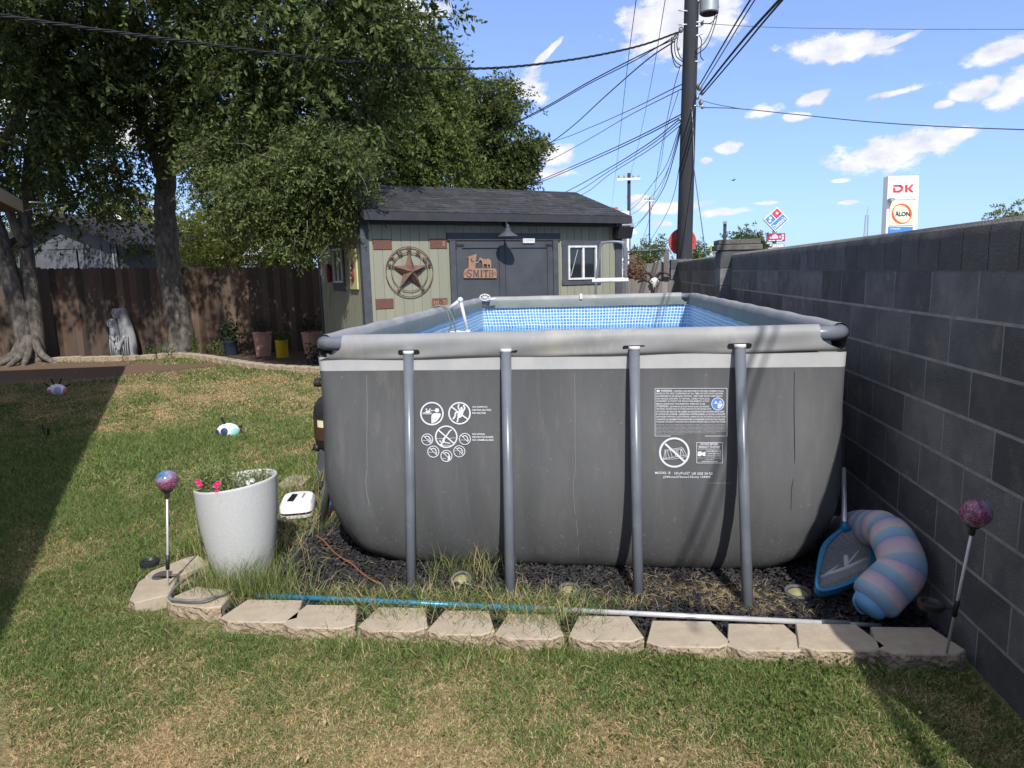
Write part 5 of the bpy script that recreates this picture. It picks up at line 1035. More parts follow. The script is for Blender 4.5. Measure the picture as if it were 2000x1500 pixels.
# leaf skimmer
N0=lambda px,py,Y: atY(px,py,Y)
e=empty('leaf_skimmer',N0(1650,1150,-.05),'blue framed leaf skimmer net with a silver pole, leaning by the pool corner','skimmer net')
out_=[(1648,1030),(1688,1031),(1698,1045),(1705,1078),(1706,1100),(1698,1118),(1660,1140),(1625,1152),(1603,1154),(1594,1142),(1597,1110),(1605,1072),(1620,1052)]
yof=lambda py: -.40+.36*(1155-py)/125.
ring=[N0(x,y,yof(y)) for x,y in out_]; ring=[np.array(p) for p in ring]; rc=sum(ring)/len(ring)
P=arc_pts(ring+[ring[0]],4); b=MB(); nrm=np.cross(ring[3]-rc,ring[8]-rc); nrm/=np.linalg.norm(nrm); 
if nrm[1]>0: nrm=-nrm
n=len(P); VV=[]
for p in P:
    o_=(p-rc)/np.linalg.norm(p-rc); VV+=[p-o_*.016+nrm*.006,p+o_*.006+nrm*.006,p+o_*.006-nrm*.03,p-o_*.008-nrm*.03]
b.add(VV,[(i*4+j,i*4+(j+1)%4,(i+1)*4+(j+1)%4,(i+1)*4+j) for i in range(n-1) for j in range(4)]); b.build('frame','netblue',e,auto=40)
net=bpy.data.materials.new('skimmer_mesh'); net.use_nodes=True; t=net.node_tree; bs=t.nodes['Principled BSDF']; bs.inputs['Base Color'].default_value=(.5,.53,.55,1); bs.inputs['Roughness'].default_value=.8; tr=t.nodes.new('ShaderNodeBsdfTransparent'); mi=t.nodes.new('ShaderNodeMixShader'); mi.inputs[0].default_value=.28; t.links.new(tr.outputs[0],mi.inputs[1]); t.links.new(bs.outputs[0],mi.inputs[2]); t.links.new(mi.outputs[0],t.nodes['Material Output'].inputs[0]); MT['net']=net
b=MB(); V=[rc-nrm*.02]+[p-nrm*.003 for p in P[:-1]]; b.add(V,[(0,i+1,(i+1)%(n-1)+1) for i in range(n-1)]); b.build('mesh','net',e,smooth=True)
b=MB(); pt=N0(1649,1032,yof(1032)); up=N0(1648,915,.34); up2=up+(up-pt)*2.2; b.tube([pt,up],.0125,10); b.build('pole','steel',e,smooth=True)
b=MB(); b.tube([pt+np.array([0,0,.03]),pt-np.array([0,0,.02])],.018,10); b.tube([pt+np.array([-.02,0,0]),pt+np.array([.03,0,0])],.012,8); b.build('socket','netblue',e,smooth=True)
# white brush head behind the net
e=empty('pool_brush',N0(1655,1120,.0),'white pool brush head with grey bristles resting behind the skimmer net','brush')
def nb(px,py): return N0(px,py,yof(py))-nrm*.035
b=MB(); b.tube([nb(1606,1117),nb(1660,1098),nb(1697,1081)],[.006,.009,.006],8); b.tube([nb(1655,1077),nb(1656,1096)],.012,8); b.tube([nb(1660,1090),nb(1680,1066)],.004,6); b.tube([nb(1640,1095),nb(1615,1112)],.004,6); b.build('bar','white',e,smooth=True)
b=MB()
for i in range(22):
    f=i/21; x_=1610+f*86; y_=1118-f*34; b.tube([nb(x_,y_),nb(x_-2,y_+17)],.0035,5)
b.build('bristles','hose',e)
b=MB(); g0=N0(1712,1096,.10); b.ball(g0,.045,0,12,(1.1,.6,.6)); o=b.build('pool_toy','greenbit',smooth=True); tag(o,'small dark green plastic toy between the net and the striped float','toy')
# striped float tube
fm=bpy.data.materials.new('striped_fabric'); fm.use_nodes=True; t=fm.node_tree; bs=t.nodes['Principled BSDF']; bs.inputs['Roughness'].default_value=.8
uvn=t.nodes.new('ShaderNodeUVMap'); sp=t.nodes.new('ShaderNodeSeparateXYZ'); t.links.new(uvn.outputs[0],sp.inputs[0]); fr_=mth(t,'FRACT',mth(t,'MULTIPLY',sp.outputs[0],9.6)); rp=t.nodes.new('ShaderNodeValToRGB'); rp.color_ramp.interpolation='LINEAR'
E_=rp.color_ramp.elements; E_[0].position=0; E_[0].color=(.16,.19,.36,1); E_[1].position=1; E_[1].color=(.52,.40,.42,1)
for p_,c_ in ((.04,(.20,.31,.48,1)),(.30,(.27,.41,.52,1)),(.46,(.34,.45,.50,1)),(.50,(.55,.48,.45,1)),(.60,(.57,.45,.47,1)),(.82,(.50,.40,.47,1)),(.97,(.38,.32,.46,1))): x=E_.new(p_); x.color=c_
t.links.new(fr_,rp.inputs[0]); t.links.new(rp.outputs[0],bs.inputs['Base Color']); MT['stripes']=fm
nzz=t.nodes.new('ShaderNodeTexNoise'); nzz.inputs['Scale'].default_value=11; tcc=t.nodes.new('ShaderNodeTexCoord'); t.links.new(tcc.outputs['Object'],nzz.inputs['Vector']); bpp=t.nodes.new('ShaderNodeBump'); bpp.inputs['Strength'].default_value=.6; bpp.inputs['Distance'].default_value=.02; t.links.new(nzz.outputs[0],bpp.inputs['Height']); t.links.new(bpp.outputs[0],bs.inputs['Normal'])
pth=[(1700,1180,-.53),(1728,1150,-.50),(1762,1118,-.46),(1793,1086,-.41),(1806,1058,-.33),(1792,1036,-.24),(1755,1034,-.12),(1730,1030,.05),(1703,1034,.22),(1676,1044,.38),(1650,1056,.5)]
Pt=arc_pts([N0(*p) for p in pth],6)
Pt=[np.array([min(p[0],1.485+.013*p[1]),p[1],max(p[2],.09)]) for p in Pt]
for _ in range(6): Pt=[Pt[0]]+[Pt[i-1]*.25+Pt[i]*.5+Pt[i+1]*.25 for i in range(1,len(Pt)-1)]+[Pt[-1]]
n=len(Pt); rad=[]
for i in range(n):
    f=i/(n-1); r_0=.106-.026*f; 
    if i<3: r_0*= [.70,.90,.98][i]
    r_0*=1-.13*math.exp(-((f-.50)/.035)**2); rad.append(r_0)
e=empty('striped_float',N0(1745,1130,-.25)*np.array([1,1,0]),'bent pool float tube striped pale blue and pink, leaning on the block wall','pool float')
b=MB(); Lc=[0]
for p,q in zip(Pt[:-1],Pt[1:]): Lc.append(Lc[-1]+np.linalg.norm(q-p))
b.tube(Pt,rad,28,cap=False); o=b.build('tube','stripes',e,smooth=True); ul=o.data.uv_layers.new(name='UVMap'); uv=[]
for i in range(n-1):
    for j in range(28):
        for (ii_,jj_) in ((i,j),(i,j+1),(i+1,j+1),(i+1,j)): uv.append((Lc[ii_],jj_/28))
ul.data.foreach_set('uv',np.array(uv,np.float32).ravel())
MT['capblue']=M('end_cap_blue',(.13,.33,.58),(.17,.38,.62),sc=9,rough=.7)
d=Pt[0]-Pt[1]; d/=np.linalg.norm(d); b=MB(); R=rad[0]; b.lathe([(R*1.0,-.004),(R*.99,.012),(R*.86,.03),(R*.5,.04),(.0001,.043)],Pt[0],28,axis=d,closed=True); b.build('end_cap','capblue',e,smooth=True)
b=MB(); sd_=np.cross(d,[0,0,1]); sd_/=np.linalg.norm(sd_); uu=np.cross(sd_,d); b.tube(arc_pts([Pt[0]+uu*R*.95+sd_*.03,Pt[0]+d*.04+uu*.04+sd_*.035,Pt[0]+d*.045-uu*.03+sd_*.03,Pt[0]-uu*R*.9+sd_*.02]),.007,6); b.build('strap','capblue',e,smooth=True)
d=Pt[-1]-Pt[-2]; d/=np.linalg.norm(d); b=MB(); R=rad[-1]; b.lathe([(R,0),(R*.8,.02),(.0001,.03)],Pt[-1],20,axis=d,closed=True); b.build('end_cap','capblue',e,smooth=True)
# ================================================================ SAND FILTER
def sand_filter():
    c=np.array([-1.93,1.75,0]); ZS=.80; e=empty('sand_filter',c,'black sand filter tank with top valve beside the left wall of the pool','pool filter')
    b=MB(lambda p:(p[0],p[1],p[2]*.80)); b.lathe([(.08,.26),(.17,.30),(.195,.36),(.20,.45),(.20,.66),(.19,.74),(.155,.81),(.10,.855),(.04,.87)],c,32); b.build('tank','black',e,auto=50)
    b=MB(lambda p:(p[0],p[1],p[2]*.80)); b.lathe([(.26,0),(.27,.02),(.23,.05),(.20,.20),(.185,.30),(.17,.33)],c,8); b.build('base','trim',e)
    b=MB(lambda p:(p[0],p[1],p[2]*.80)); b.lathe([(.07,.86),(.10,.875),(.10,.90),(.07,.91),(.07,1.0),(.05,1.04),(.02,1.05)],c,20); b.tube([c+[0,0,.96],c+[-.15,-.02,.97]],.032,12); b.tube([c+[-.12,-.02,.97],c+[-.17,-.02,.97]],.045,12); b.tube([c+[0,0,.93],c+[.05,-.14,.90]],.028,12); b.build('multiport_valve','black',e,auto=40)
    b=MB(lambda p:(p[0],p[1],p[2]*.80)); 
    for i in range(9):
        a=math.radians(205+i*8); b.v+=[(c[0]+.202*math.cos(a),c[1]+.202*math.sin(a),z*.8) for z in (.42,.64)]
    for i in range(8): b.f.append((2*i,2*i+2,2*i+3,2*i+1)); b.m.append(0)
    b.build('label','brownlens',e)
    b=MB(lambda p:(p[0],p[1],p[2]*.80)); 
    for i in range(4):
        a=math.radians(236+i*6); b.v+=[(c[0]+.205*math.cos(a),c[1]+.205*math.sin(a),z*.8) for z in (.555,.625)]
    for i in range(3): b.f.append((2*i,2*i+2,2*i+3,2*i+1)); b.m.append(0)
    b.build('sticker','signcream',e)
    b=MB(lambda p:(p[0],p[1],p[2]*.80)); b.tube([c+[-.15,-.10,.36],c+[-.17,-.12,.30]],.03,10); b.build('drain_plug','black',e,smooth=True)
    b=MB(lambda p:(p[0],p[1],p[2]*.80)); b.tube(arc_pts([c+[.05,-.14,.90],c+[.22,-.2,.88],c+[.42,-.1,.85],c+[.58,.0,.86]]),.022,10); b.build('hose','black',e,smooth=True)
sand_filter()
# robot cleaner
def robot():
    p=at(578,1017,0); c=np.array([p[0]-.0,p[1]+.05,0]); e=empty('pool_robot',c,'white cordless pool robot with black band, parked beside the pool','pool robot')
    a=math.radians(18); Rz=np.array([[math.cos(a),-math.sin(a),0],[math.sin(a),math.cos(a),0],[0,0,1]])
    def sl_(zs_,mt,nm):
        b=MB(); n=32; 
        for z,w,l in zs_:
            for j in range(n):
                th=2*math.pi*j/n; ex=.45; x_=math.copysign(abs(math.cos(th))**ex,math.cos(th))*w; y_=math.copysign(abs(math.sin(th))**ex,math.sin(th))*l; b.v.append(tuple(c+Rz@np.array([x_,y_,z])*.86))
        k=len(zs_)
        for i in range(k-1):
            for j in range(n): b.f.append((i*n+j,i*n+(j+1)%n,(i+1)*n+(j+1)%n,(i+1)*n+j)); b.m.append(0)
        b.f+=[tuple(range(n))[::-1],tuple((k-1)*n+j for j in range(n))]; b.m+=[0,0]; b.build(nm,mt,e,smooth=False,auto=35)
    sl_([(.0,.07,.12),(.045,.09,.14)],'hose','underbody'); sl_([(.045,.105,.155),(.06,.125,.18),(.085,.128,.185)],'signwhite','lower_shell'); sl_([(.085,.126,.183),(.103,.126,.183)],'robotband','band'); sl_([(.103,.129,.187),(.14,.127,.183),(.165,.11,.165),(.175,.08,.14)],'signwhite','upper_shell')
    b=MB(); q=[c+Rz@np.array(v)*.86 for v in ((-.07,-.10,.1785),(-.02,-.12,.1785),(.0,.06,.1785),(-.045,.08,.1785))]; b.add(q,[(0,1,2,3)]); b.build('display','robotband',e)
    b=MB(); q=[c+Rz@np.array(v)*.86 for v in ((.035,-.04,.1785),(.045,-.04,.1785),(.055,.07,.1785),(.045,.07,.1785))]; b.add(q,[(0,1,2,3)]); b.build('handle_line','hose',e)
    b=MB(); q=c+Rz@np.array([-.07,-.16,.045]); b.tube([q,q+np.array([-.02,-.09,-.005])],.028,14); b.tube([q+np.array([-.015,-.06,0]),q+np.array([-.03,-.10,-.005])],.035,14); b.build('nozzle','black',e,auto=40)
robot()
p=at(632,1000,0); b=MB(); b.ball((p[0],p[1]+.15,.06),.09,0,12,(.6,1,.7)); b.ball((p[0]+.02,p[1]+.02,.04),.05,0,10,(.8,1.2,.8)); o=b.build('cloth_bag','bluebag',smooth=True); tag(o,'small crumpled blue cloth behind the side pool leg','bag')
# hose, cord
b=MB(); b.tube(arc_pts([at(*p) for p in ((622,1000,.06),(612,1025,.05),(602,1048,.03),(575,1085,.03),(545,1112,.03),(512,1132,.035),(470,1148,.05),(440,1158,.09),(425,1163,.09),(395,1172,.10),(350,1172,.10),(330,1166,.10),(350,1140,.09),(385,1118,.04))]),.0075,8); o=b.build('garden_hose','hose',smooth=True); tag(o,'thin grey cable hose curving from the pool robot round the white planter','hose')
b=MB(); b.tube(arc_pts([at(*p) for p in ((615,1045,.03),(632,1056,.04),(652,1078,.035),(668,1090,.045),(688,1102,.04),(705,1118,.035),(722,1130,.04),(745,1142,.03))]),.005,6); o=b.build('extension_cord','cord',smooth=True); tag(o,'orange brown cord snaking over the black mulch below the pool corner','cord')
b=MB(); b.tube(arc_pts([at(*p) for p in ((620,1012,.03),(634,1003,.05),(646,992,.05))]),.008,6); o=b.build('fallen_stick','cord',smooth=True); tag(o,'short brown stick on the mulch behind the side pool leg','stick')
# toys on the lawn
def dogball(px,py,r,lab,cols,tabs):
    p=at(px,py,0); c=np.array([p[0],p[1],r*.55]); e=empty('dog_toy_ball',(c[0],c[1],0),lab,'dog toy','white strap balls on the lawn')
    b=MB(); b.ball(c,r,0,24,(1.2,1,.88)); b.build('ball','signwhite',e,smooth=True)
    V=-np.array([c[0]-CAM[0],c[1]-CAM[1],0]); V/=np.linalg.norm(V); S_=np.array([-V[1],V[0],0])
    for (u,v_,rr,mt,nm) in cols:
        n_=V*math.sqrt(max(0,1-u*u-v_*v_))+S_*(-u)*-1+np.array([0,0,v_]); q=c+n_*np.array([r*1.2,r,r*.88])*.99; b=MB(); nn=n_/np.linalg.norm(n_); b.lathe([(rr,-.01),(rr,.002),(rr*.7,.005),(.0001,.007)],q,16,axis=nn,closed=True); b.build(nm,mt,e,smooth=True)
    for (a,l,z) in tabs:
        d=S_*math.cos(a)+np.array([0,0,math.sin(a)])+V*z; d/=np.linalg.norm(d); q=c+d*r*.8; sd_=np.cross(d,V); b=MB(); w=.012
        b.add([q-sd_*w,q+sd_*w,q+d*l+sd_*w,q+d*l-sd_*w,q-sd_*w+V*.006,q+sd_*w+V*.006,q+d*l+sd_*w+V*.006,q+d*l-sd_*w+V*.006],[(0,1,2,3),(7,6,5,4),(0,4,5,1),(1,5,6,2),(2,6,7,3),(3,7,4,0)]); b.build('strap_tab','black',e)
dogball(447,853,.100,'white toy ball with navy and teal patches, lying in the sunny grass',[(-.42,.25,.038,'navy','badge'),(-.42,.27,.022,'signwhite','badge_centre'),(.5,.05,.045,'teal','patch'),(-.93,-.15,.05,'navy','side_patch')],[(1.9,.09,.1),(.35,.07,.2),(.05,.06,.3),(3.6,.09,.5)])
dogball(112,770,.108,'white toy ball with lavender and pink patches and four black tabs, on bare dirt',[(-.0,.2,.045,'lav','badge'),(-.0,.22,.03,'signwhite','badge_centre'),(.8,-.1,.04,'pinkball','patch'),(-.85,-.1,.04,'pinkball','side_patch')],[(2.45,.10,.1),(1.85,.10,.1),(1.15,.10,.1),(.4,.11,.1)])
p=at(92,856,0); e=empty('dark_strap',p,'small dark curled strap lying in the shaded grass','strap'); b=MB(); S_=np.array([.8,-.58,0])
b.tube(arc_pts([p+S_*-.10+[0,0,.13],p+S_*-.07+[0,0,.05],p+S_*.0+[0,0,.03],p+S_*.07+[0,0,.05],p+S_*.10+[0,0,.12]]),.013,6); b.build('band','black',e,smooth=True)
# ================================================================ FLOWER BED THINGS
def bush(c,r,n,size,mt,name,parent=None,droop=0.):
    P=rng.normal(size=(n,3)); P/=np.linalg.norm(P,axis=1)[:,None]; P*= (rng.random((n,1))**.45)*(1+.25*np.sin(P[:,:1]*7+P[:,1:2]*5)); P=P*np.array(r)+np.array(c); return leafcards(P,size,mt,name,parent=parent,asp=.55)
def gpot(px,pyb,pyt,Y,rt,rb,mt,lab,leaf,lr,nl=220,ls=.05,name='flower_pot'):
    p=atY(px,pyb,Y); q=atY(px,pyt,Y); z0=.0; h=q[2]; e=empty(name,(p[0],Y,0),lab,'flower pot')
    b=MB(); b.lathe([(rb,0),(rb*1.02,.02),(rt*.96,h-.05),(rt,h-.04),(rt,h),(rt*.88,h),(rt*.85,h-.06),(.0001,h-.06)],(p[0],Y,0),20,closed=True); b.build('pot',mt,e,auto=30)
    bush((p[0]+lr[3],Y,h+lr[2]*.55),lr[:3],nl,ls,leaf,'foliage',e)
    s_=MB()
    for k in range(7): s_.tube([(p[0],Y,h-.06),(p[0]+lr[3]+random.uniform(-1,1)*lr[0]*.7,Y+random.uniform(-.05,.05),h+lr[2]*random.uniform(.3,1.1))],.006,5)
    s_.build('stems',LEAFD,e); return e
gpot(515,693,648,10.3,.20,.145,'terracotta','tall fluted pink terracotta pot with a dark leafy plant, in the open',LEAFD,(.30,.16,.20,.05))
gpot(552,696,664,10.0,.13,.12,'yellow','small bright yellow glazed pot with a trailing green plant',LEAF,(.18,.15,.14,.02),260,.05)
gpot(452,692,664,10.5,.15,.13,'bluepot','navy blue pot under a dark broad leaved plant near the tree',LEAFD,(.34,.18,.28,.0),330,.08)
gpot(612,700,648,9.9,.21,.15,'terracotta','pink terracotta pot half hidden behind the pool corner',LEAFD,(.34,.18,.26,-.02),260,.06)
gpot(628,722,700,8.9,.16,.13,'bluepot','dark low pot with a sparse plant, right beside the pool corner',LEAFD,(.25,.15,.2,-.1),160,.06)
for px,py,r,lab in ((424,688,(.30,.15,.20),'bright green ivy clump at the foot of the navy pot'),(382,690,(.10,.08,.28),'thin bright green climber just right of the leaning trunk'),(315,692,(.45,.12,.18),'low green weeds between the stone figures and the leaning trunk')):
    p=at(px,py+8,0); e=empty('garden_weed',(p[0],p[1],0),lab,'plant'); bush((p[0],p[1],r[2]*.9),r,150,.06,LEAF2,'foliage',e); s_=MB()
    for k in range(5): s_.tube([(p[0]+random.uniform(-.3,.3)*r[0],p[1],0),(p[0]+random.uniform(-.9,.9)*r[0],p[1],r[2]*1.3)],.005,5)
    s_.build('stems',LEAF2,e)
# stone figures
def statue():
    p=at(241,700,.02); Y=p[1]+.25; c=atY(241,700,Y); sc=(atY(241,602,Y)[2]-c[2]); e=empty('stone_figures',(c[0],Y,0),'weathered grey and white statue of two hooded figures holding an infant','statue')
    def Z(py): return atY(241,py,Y)[2]
    def Xx(px): return atY(px,650,Y)[0]
    def cloak(pts,nm,yo=0):   # px centre, py, half width px
        b=MB(); n=18
        for (px,py,hw,dp) in pts:
            for j in range(n): a=2*math.pi*j/n; b.v.append((Xx(px)+(Xx(px+hw)-Xx(px))*math.cos(a)*(1+.05*math.sin(5*a+py)),Y+yo+dp*math.sin(a),Z(py)))
        k=len(pts)
        for i in range(k-1):
            for j in range(n): b.f.append((i*n+j,i*n+(j+1)%n,(i+1)*n+(j+1)%n,(i+1)*n+j)); b.m.append(0)
        b.f+=[tuple(range(n)),tuple((k-1)*n+j for j in range(n))[::-1]]; b.m+=[0,0]; return b.build(nm,'statue',e,smooth=True)
    cloak([(238,601,2,.02),(239,603,6,.08),(240,608,8,.12),(242,620,9,.13),(245,635,11,.14),(248,655,12,.15),(249,675,13,.15),(248,690,12,.14),(247,702,12,.14)],'tall_figure',.03)
    cloak([(224,622,2,.02),(224,624,5,.06),(225,629,6,.09),(226,640,7,.11),(227,655,8,.12),(229,675,9,.13),(232,690,8,.12),(234,702,9,.12)],'short_figure',-.03)
    for (px,py,r,yo,nm) in ((237,611,5.5,-.10,'face'),(225,631,4.5,-.11,'face'),(237,671,4,-.19,'infant_head')):
        b=MB(); rx=Xx(px+r)-Xx(px); cc_=(Xx(px),Y+yo,Z(py)); b.ball(cc_,rx,0,14,(.85,.5,1.25)); f=b.build(nm,'statue',e,smooth=True)
        b=MB(); n=20; P=[(cc_[0]+rx*1.05*math.cos(2*math.pi*i/n),cc_[1]-.02,cc_[2]+rx*1.4*math.sin(2*math.pi*i/n)) for i in range(n+1)]; b.tube(P,rx*.22,6,cap=False); b.build('hood_edge','statue',e,smooth=True)
    b=MB(); b.tube(arc_pts([(Xx(226),Y-.17,Z(655)),(Xx(232),Y-.22,Z(657)),(Xx(236),Y-.23,Z(664))]),.035,8); b.tube(arc_pts([(Xx(250),Y-.13,Z(655)),(Xx(246),Y-.2,Z(668)),(Xx(241),Y-.22,Z(682))]),.04,8); b.build('arms','statue',e,smooth=True)
    b=MB()
    for i in range(9): x_=Xx(222+i*4.2); b.tube([(x_,Y-.14-.02*math.sin(i),Z(700)),(x_+.01,Y-.17,Z(675)),(x_-.0,Y-.13,Z(655))],.013,6)
    b.build('drapery_folds','statue',e,smooth=True)
statue()
# ================================================================ UTILITY POLE AND CABLES
PY=11.4; pa=atY(1336,510,PY); pb=atY(1351,0,PY); dz=(pb-pa)/(pb[2]-pa[2]); base=pa-dz*pa[2]
def pz(z): return base+dz*z
e=empty('utility_pole',base,'tall dark wooden utility pole with transformer, rising behind the block wall','utility pole')
b=MB(); b.tube([pz(z) for z in np.linspace(0,11.5,24)],[.165-.0035*z for z in np.linspace(0,11.5,24)],18); b.build('shaft','pole',e,smooth=True)
c=atY(1385,0,PY-.1); b=MB(); b.lathe([(.02,-.28),(.165,-.27),(.185,-.25),(.185,.45),(.17,.5),(.05,.54)],c+[0,0,.02],24); tr_=b.build('transformer','galv',e,auto=40)
b=MB(); b.lathe([(.0001,-.285),(.15,-.283),(.16,-.268)],c+[0,0,.02],20,closed=True); b.build('tank_bottom','dark',e)
b=MB(); b.tube([pz(c[2]),c+[-.15,0,0]],.03,8); b.tube([pz(c[2]+.35),c+[-.15,0,.35]],.03,8); b.build('bracket','galv',e,smooth=True)
for (px,py,r) in ((1330,58,.05),(1356,70,.04),(1371,46,.035),(1366,170,.06),(1372,180,.045),(1369,200,.05),(1362,190,.04),(1325,95,.03),(1372,208,.04),(1328,233,.03)): b=MB(); b.ball(atY(px,py,PY-.02),r,0,8,(1,1,1.3)); b.build('insulator','galv',e,smooth=True)
for (p0,p1) in (((1352,72),(1372,66)),((1352,45),(1375,41)),((1348,120),(1368,120)),((1325,20),(1345,22)),((1325,48),(1345,48)),((1342,165),(1352,162)),((1350,50),(1370,52)),((1345,205),(1372,208))): b=MB(); b.tube([atY(*p0,PY-.1),atY(*p1,PY-.1)],.014,6); b.build('bolt_arm','steel',e,smooth=True)
b=MB(); g=[(1351,210,.02),(1353,240,-.02),(1355,300,-.03),(1354,318,.0)]; b.tube([atY(x,y,PY-.18) for x,y,_ in g],.008,5); b.build('ground_wire','galv',e,smooth=True)
for pts in ([(1325,65),(1316,72),(1312,95),(1318,118),(1330,128)],[(1327,62),(1318,80),(1320,108),(1333,120)],[(1325,66),(1322,90),(1328,110),(1334,116)],[(1312,72),(1311,100),(1320,130),(1334,127)],[(1404,12),(1396,50),(1380,90),(1358,108)],[(1400,14),(1392,48),(1378,80),(1358,100)],[(1403,25),(1390,44),(1372,46)],[(1366,70),(1370,80),(1368,108),(1374,118)]):
    b=MB(); b.tube(arc_pts([atY(x,y,PY-.15) for x,y in pts]),.0095,6); b.build('jumper_wire','cable',e,smooth=True)
def cable(pts,r,lab,mt='cable',n=6,tw=0,grp='overhead cables'):
    P=arc_pts([atY(*p) if len(p)==3 else np.array(p[:3]) for p in pts],n); b=MB()
    if tw:
        D=[0]
        for p,q in zip(P[:-1],P[1:]): D.append(D[-1]+np.linalg.norm(q-p))
        m=int(D[-1]/.07); Q_=np.array(P); ss=np.linspace(0,D[-1],m); C_=np.stack([np.interp(ss,D,Q_[:,i]) for i in range(3)],1)
        for k in range(3):
            a=ss*13+k*2.094; b.tube(C_+np.stack([np.cos(a)*0,np.cos(a)*r*.8,np.sin(a)*r*.8],1),r*.62,6)
    else: b.tube(P,r,6)
    o=b.build('power_cable',mt,smooth=True); tag(o,lab,'cable',grp); return o
W3=lambda x,y,z: (x,y,z,1)
cable([(1328,62,PY),(1240,92,10.6),(1100,119,9.6),(930,134,8.4),(700,123,6.8),(400,86,5.2),(120,48,4.1),(-120,10,3.3)],.016,'thick twisted service cable sagging across the whole yard in front of the trees',tw=1)
cable([(1322,74,PY),(1250,108,PY+.6),(1150,160,PY+1.4),(1060,212,PY+2.2),(950,266,PY+3.2),(840,314,PY+4)],.012,'double cable descending from the pole into the trees, upper strand')
cable([(1320,70,PY),(1240,118,PY+.6),(1150,164,PY+1.4),(1060,215,PY+2.2),(950,268,PY+3.2),(840,318,PY+4)],.010,'double cable descending from the pole into the trees, lower strand')
cable([(1318,80,PY),(1260,120,PY+2),(1180,190,PY+5),(1120,245,PY+8),(1065,285,PY+10),(960,345,PY+13)],.014,'single black cable curving down from the pole to the right tree')
cable([(1333,164,PY),(1230,215,PY+5),(1150,250,PY+9),(1080,276,PY+13),(930,316,PY+22)],.011,'thin cable running left from the pole above the shed roof, upper one','wire')
cable([(1333,173,PY),(1230,225,PY+5),(1150,272,PY+9),(1080,310,PY+12),(1020,338,PY+15)],.010,'thin cable running left from the pole above the shed roof, lower one','wire')
for k,(y0,y1,yy) in enumerate(((223,362,12),(228,366,12))):
    cable([(1331,y0,PY),(1250,y0+42,PY+3),(1150,y0+88,PY+7),(1030,y1,PY+yy),(900,y1+48,PY+yy+5)],.012,('upper','lower')[k]+' of two parallel cables dipping behind the left of the shed ridge')
for k,(y0,y1,r) in enumerate(((230,377,.012),(236,381,.010),(243,384,.009))):
    cable([(1331,y0,PY),(1270,y0+48,PY+3),(1190,y0+98,PY+7),(1100-k*-14,y1,PY+12),(1020,y1+30,PY+17)],r,('highest','middle','lowest')[k]+' of three parallel cables reaching the right end of the shed ridge')
cable([(1331,245,PY),(1318,300,PY+4),(1295,370,PY+10),(1262,420,PY+16),(1238,446,PY+22)],.014,'heavy black cable drooping from the pole toward the awning building')
cable([(1329,250,PY),(1312,310,PY+4),(1288,375,PY+10),(1256,425,PY+16),(1238,438,PY+22)],.008,'slim cable beside the heavy one drooping toward the awning','wire')
cable([(1330,245,PY),(1305,330,PY+6),(1280,375,PY+12),(1250,408,PY+20),(1232,420,PY+26)],.010,'slim cable drooping to the left edge of the far pole')
cable([(1330,240,PY),(1300,325,PY+6),(1270,365,PY+12),(1245,398,PY+20),(1226,414,PY+26)],.010,'slim cable drooping just above its neighbour behind the shed','wire')
cable([(1328,130,PY),(1312,190,PY+3),(1290,300,PY+10),(1270,420,PY+20),(1245,500,PY+30)],.009,'thin wire plunging left of the pole to the grey fence','wire')
cable([(1325,180,PY),(1300,260,PY+5),(1285,340,PY+12),(1258,380,PY+20),(1230,402,PY+26)],.007,'thin faint wire sloping to the far pole','wire')
cable([(1333,290,PY),(1316,380,PY+6),(1295,430,PY+10),(1260,485,PY+14),(1240,515,PY+18)],.009,'thin wire falling from the lower pole to the grey post','wire')
cable([(1243,-5,9.),(1222,160,14.),(1205,320,26.),(1201,350,38.),(1194,410,60.)],.007,'long thin line wire from the top edge to the left arm of the far pole','wire')
cable([(1300,-5,10.),(1272,160,16.),(1245,290,28.),(1232,342,38.),(1222,400,60.)],.007,'long thin line wire from the top edge to the far pole top','wire')
tail=lambda p,q,k: tuple((q+(q-p)*k).tolist())+(1,)
for (p0,mid,p1,r,lab) in (((1367,184,PY),(1440,92,8.),(1522,0,5.5),.018,'thick cable bundle rising to the upper right from the pole, left strand'),((1371,186,PY),(1446,98,8.),(1530,-2,5.5),.013,'thinner cable hugging the thick bundle to the upper right'),((1364,170,PY),(1412,88,8.2),(1464,2,6.),.013,'left cable of the pair above the thick bundle'),((1371,168,PY),(1418,92,8.2),(1474,0,6.),.009,'right cable of the pair above the thick bundle')):
    a,m,q=atY(*p0),atY(*mid),atY(*p1); end=q+(q-m)*5; end[2]=min(end[2],q[2]+1.6); cable([p0,mid,p1,tuple(((q+end)/2+[0,0,-.1]).tolist())+(1,),tuple(end.tolist())+(1,)],r,lab)
cable([(1374,46,PY),(1500,53,PY),(1650,56,PY),(1800,57,PY),(2080,57,PY)],.006,'faint thin line crossing the right sky near the top','wire')
cable([(1372,210,PY),(1440,212,PY-.5),(1550,223,PY-1),(1700,238,PY-2),(1860,248,PY-3),(2060,255,PY-4)],.009,'thin wire crossing the right sky below the upper clouds','wire')
cable([(1370,196,PY),(1400,204,PY),(1450,213,PY-.5)],.007,'short tie wire joining the right sky wire near the pole','wire')
cable([(1354,318,PY-.1),(1365,400,PY-.9),(1379,500,PY-2)],.009,'slack guy wire falling right of the pole to the wall','wire')
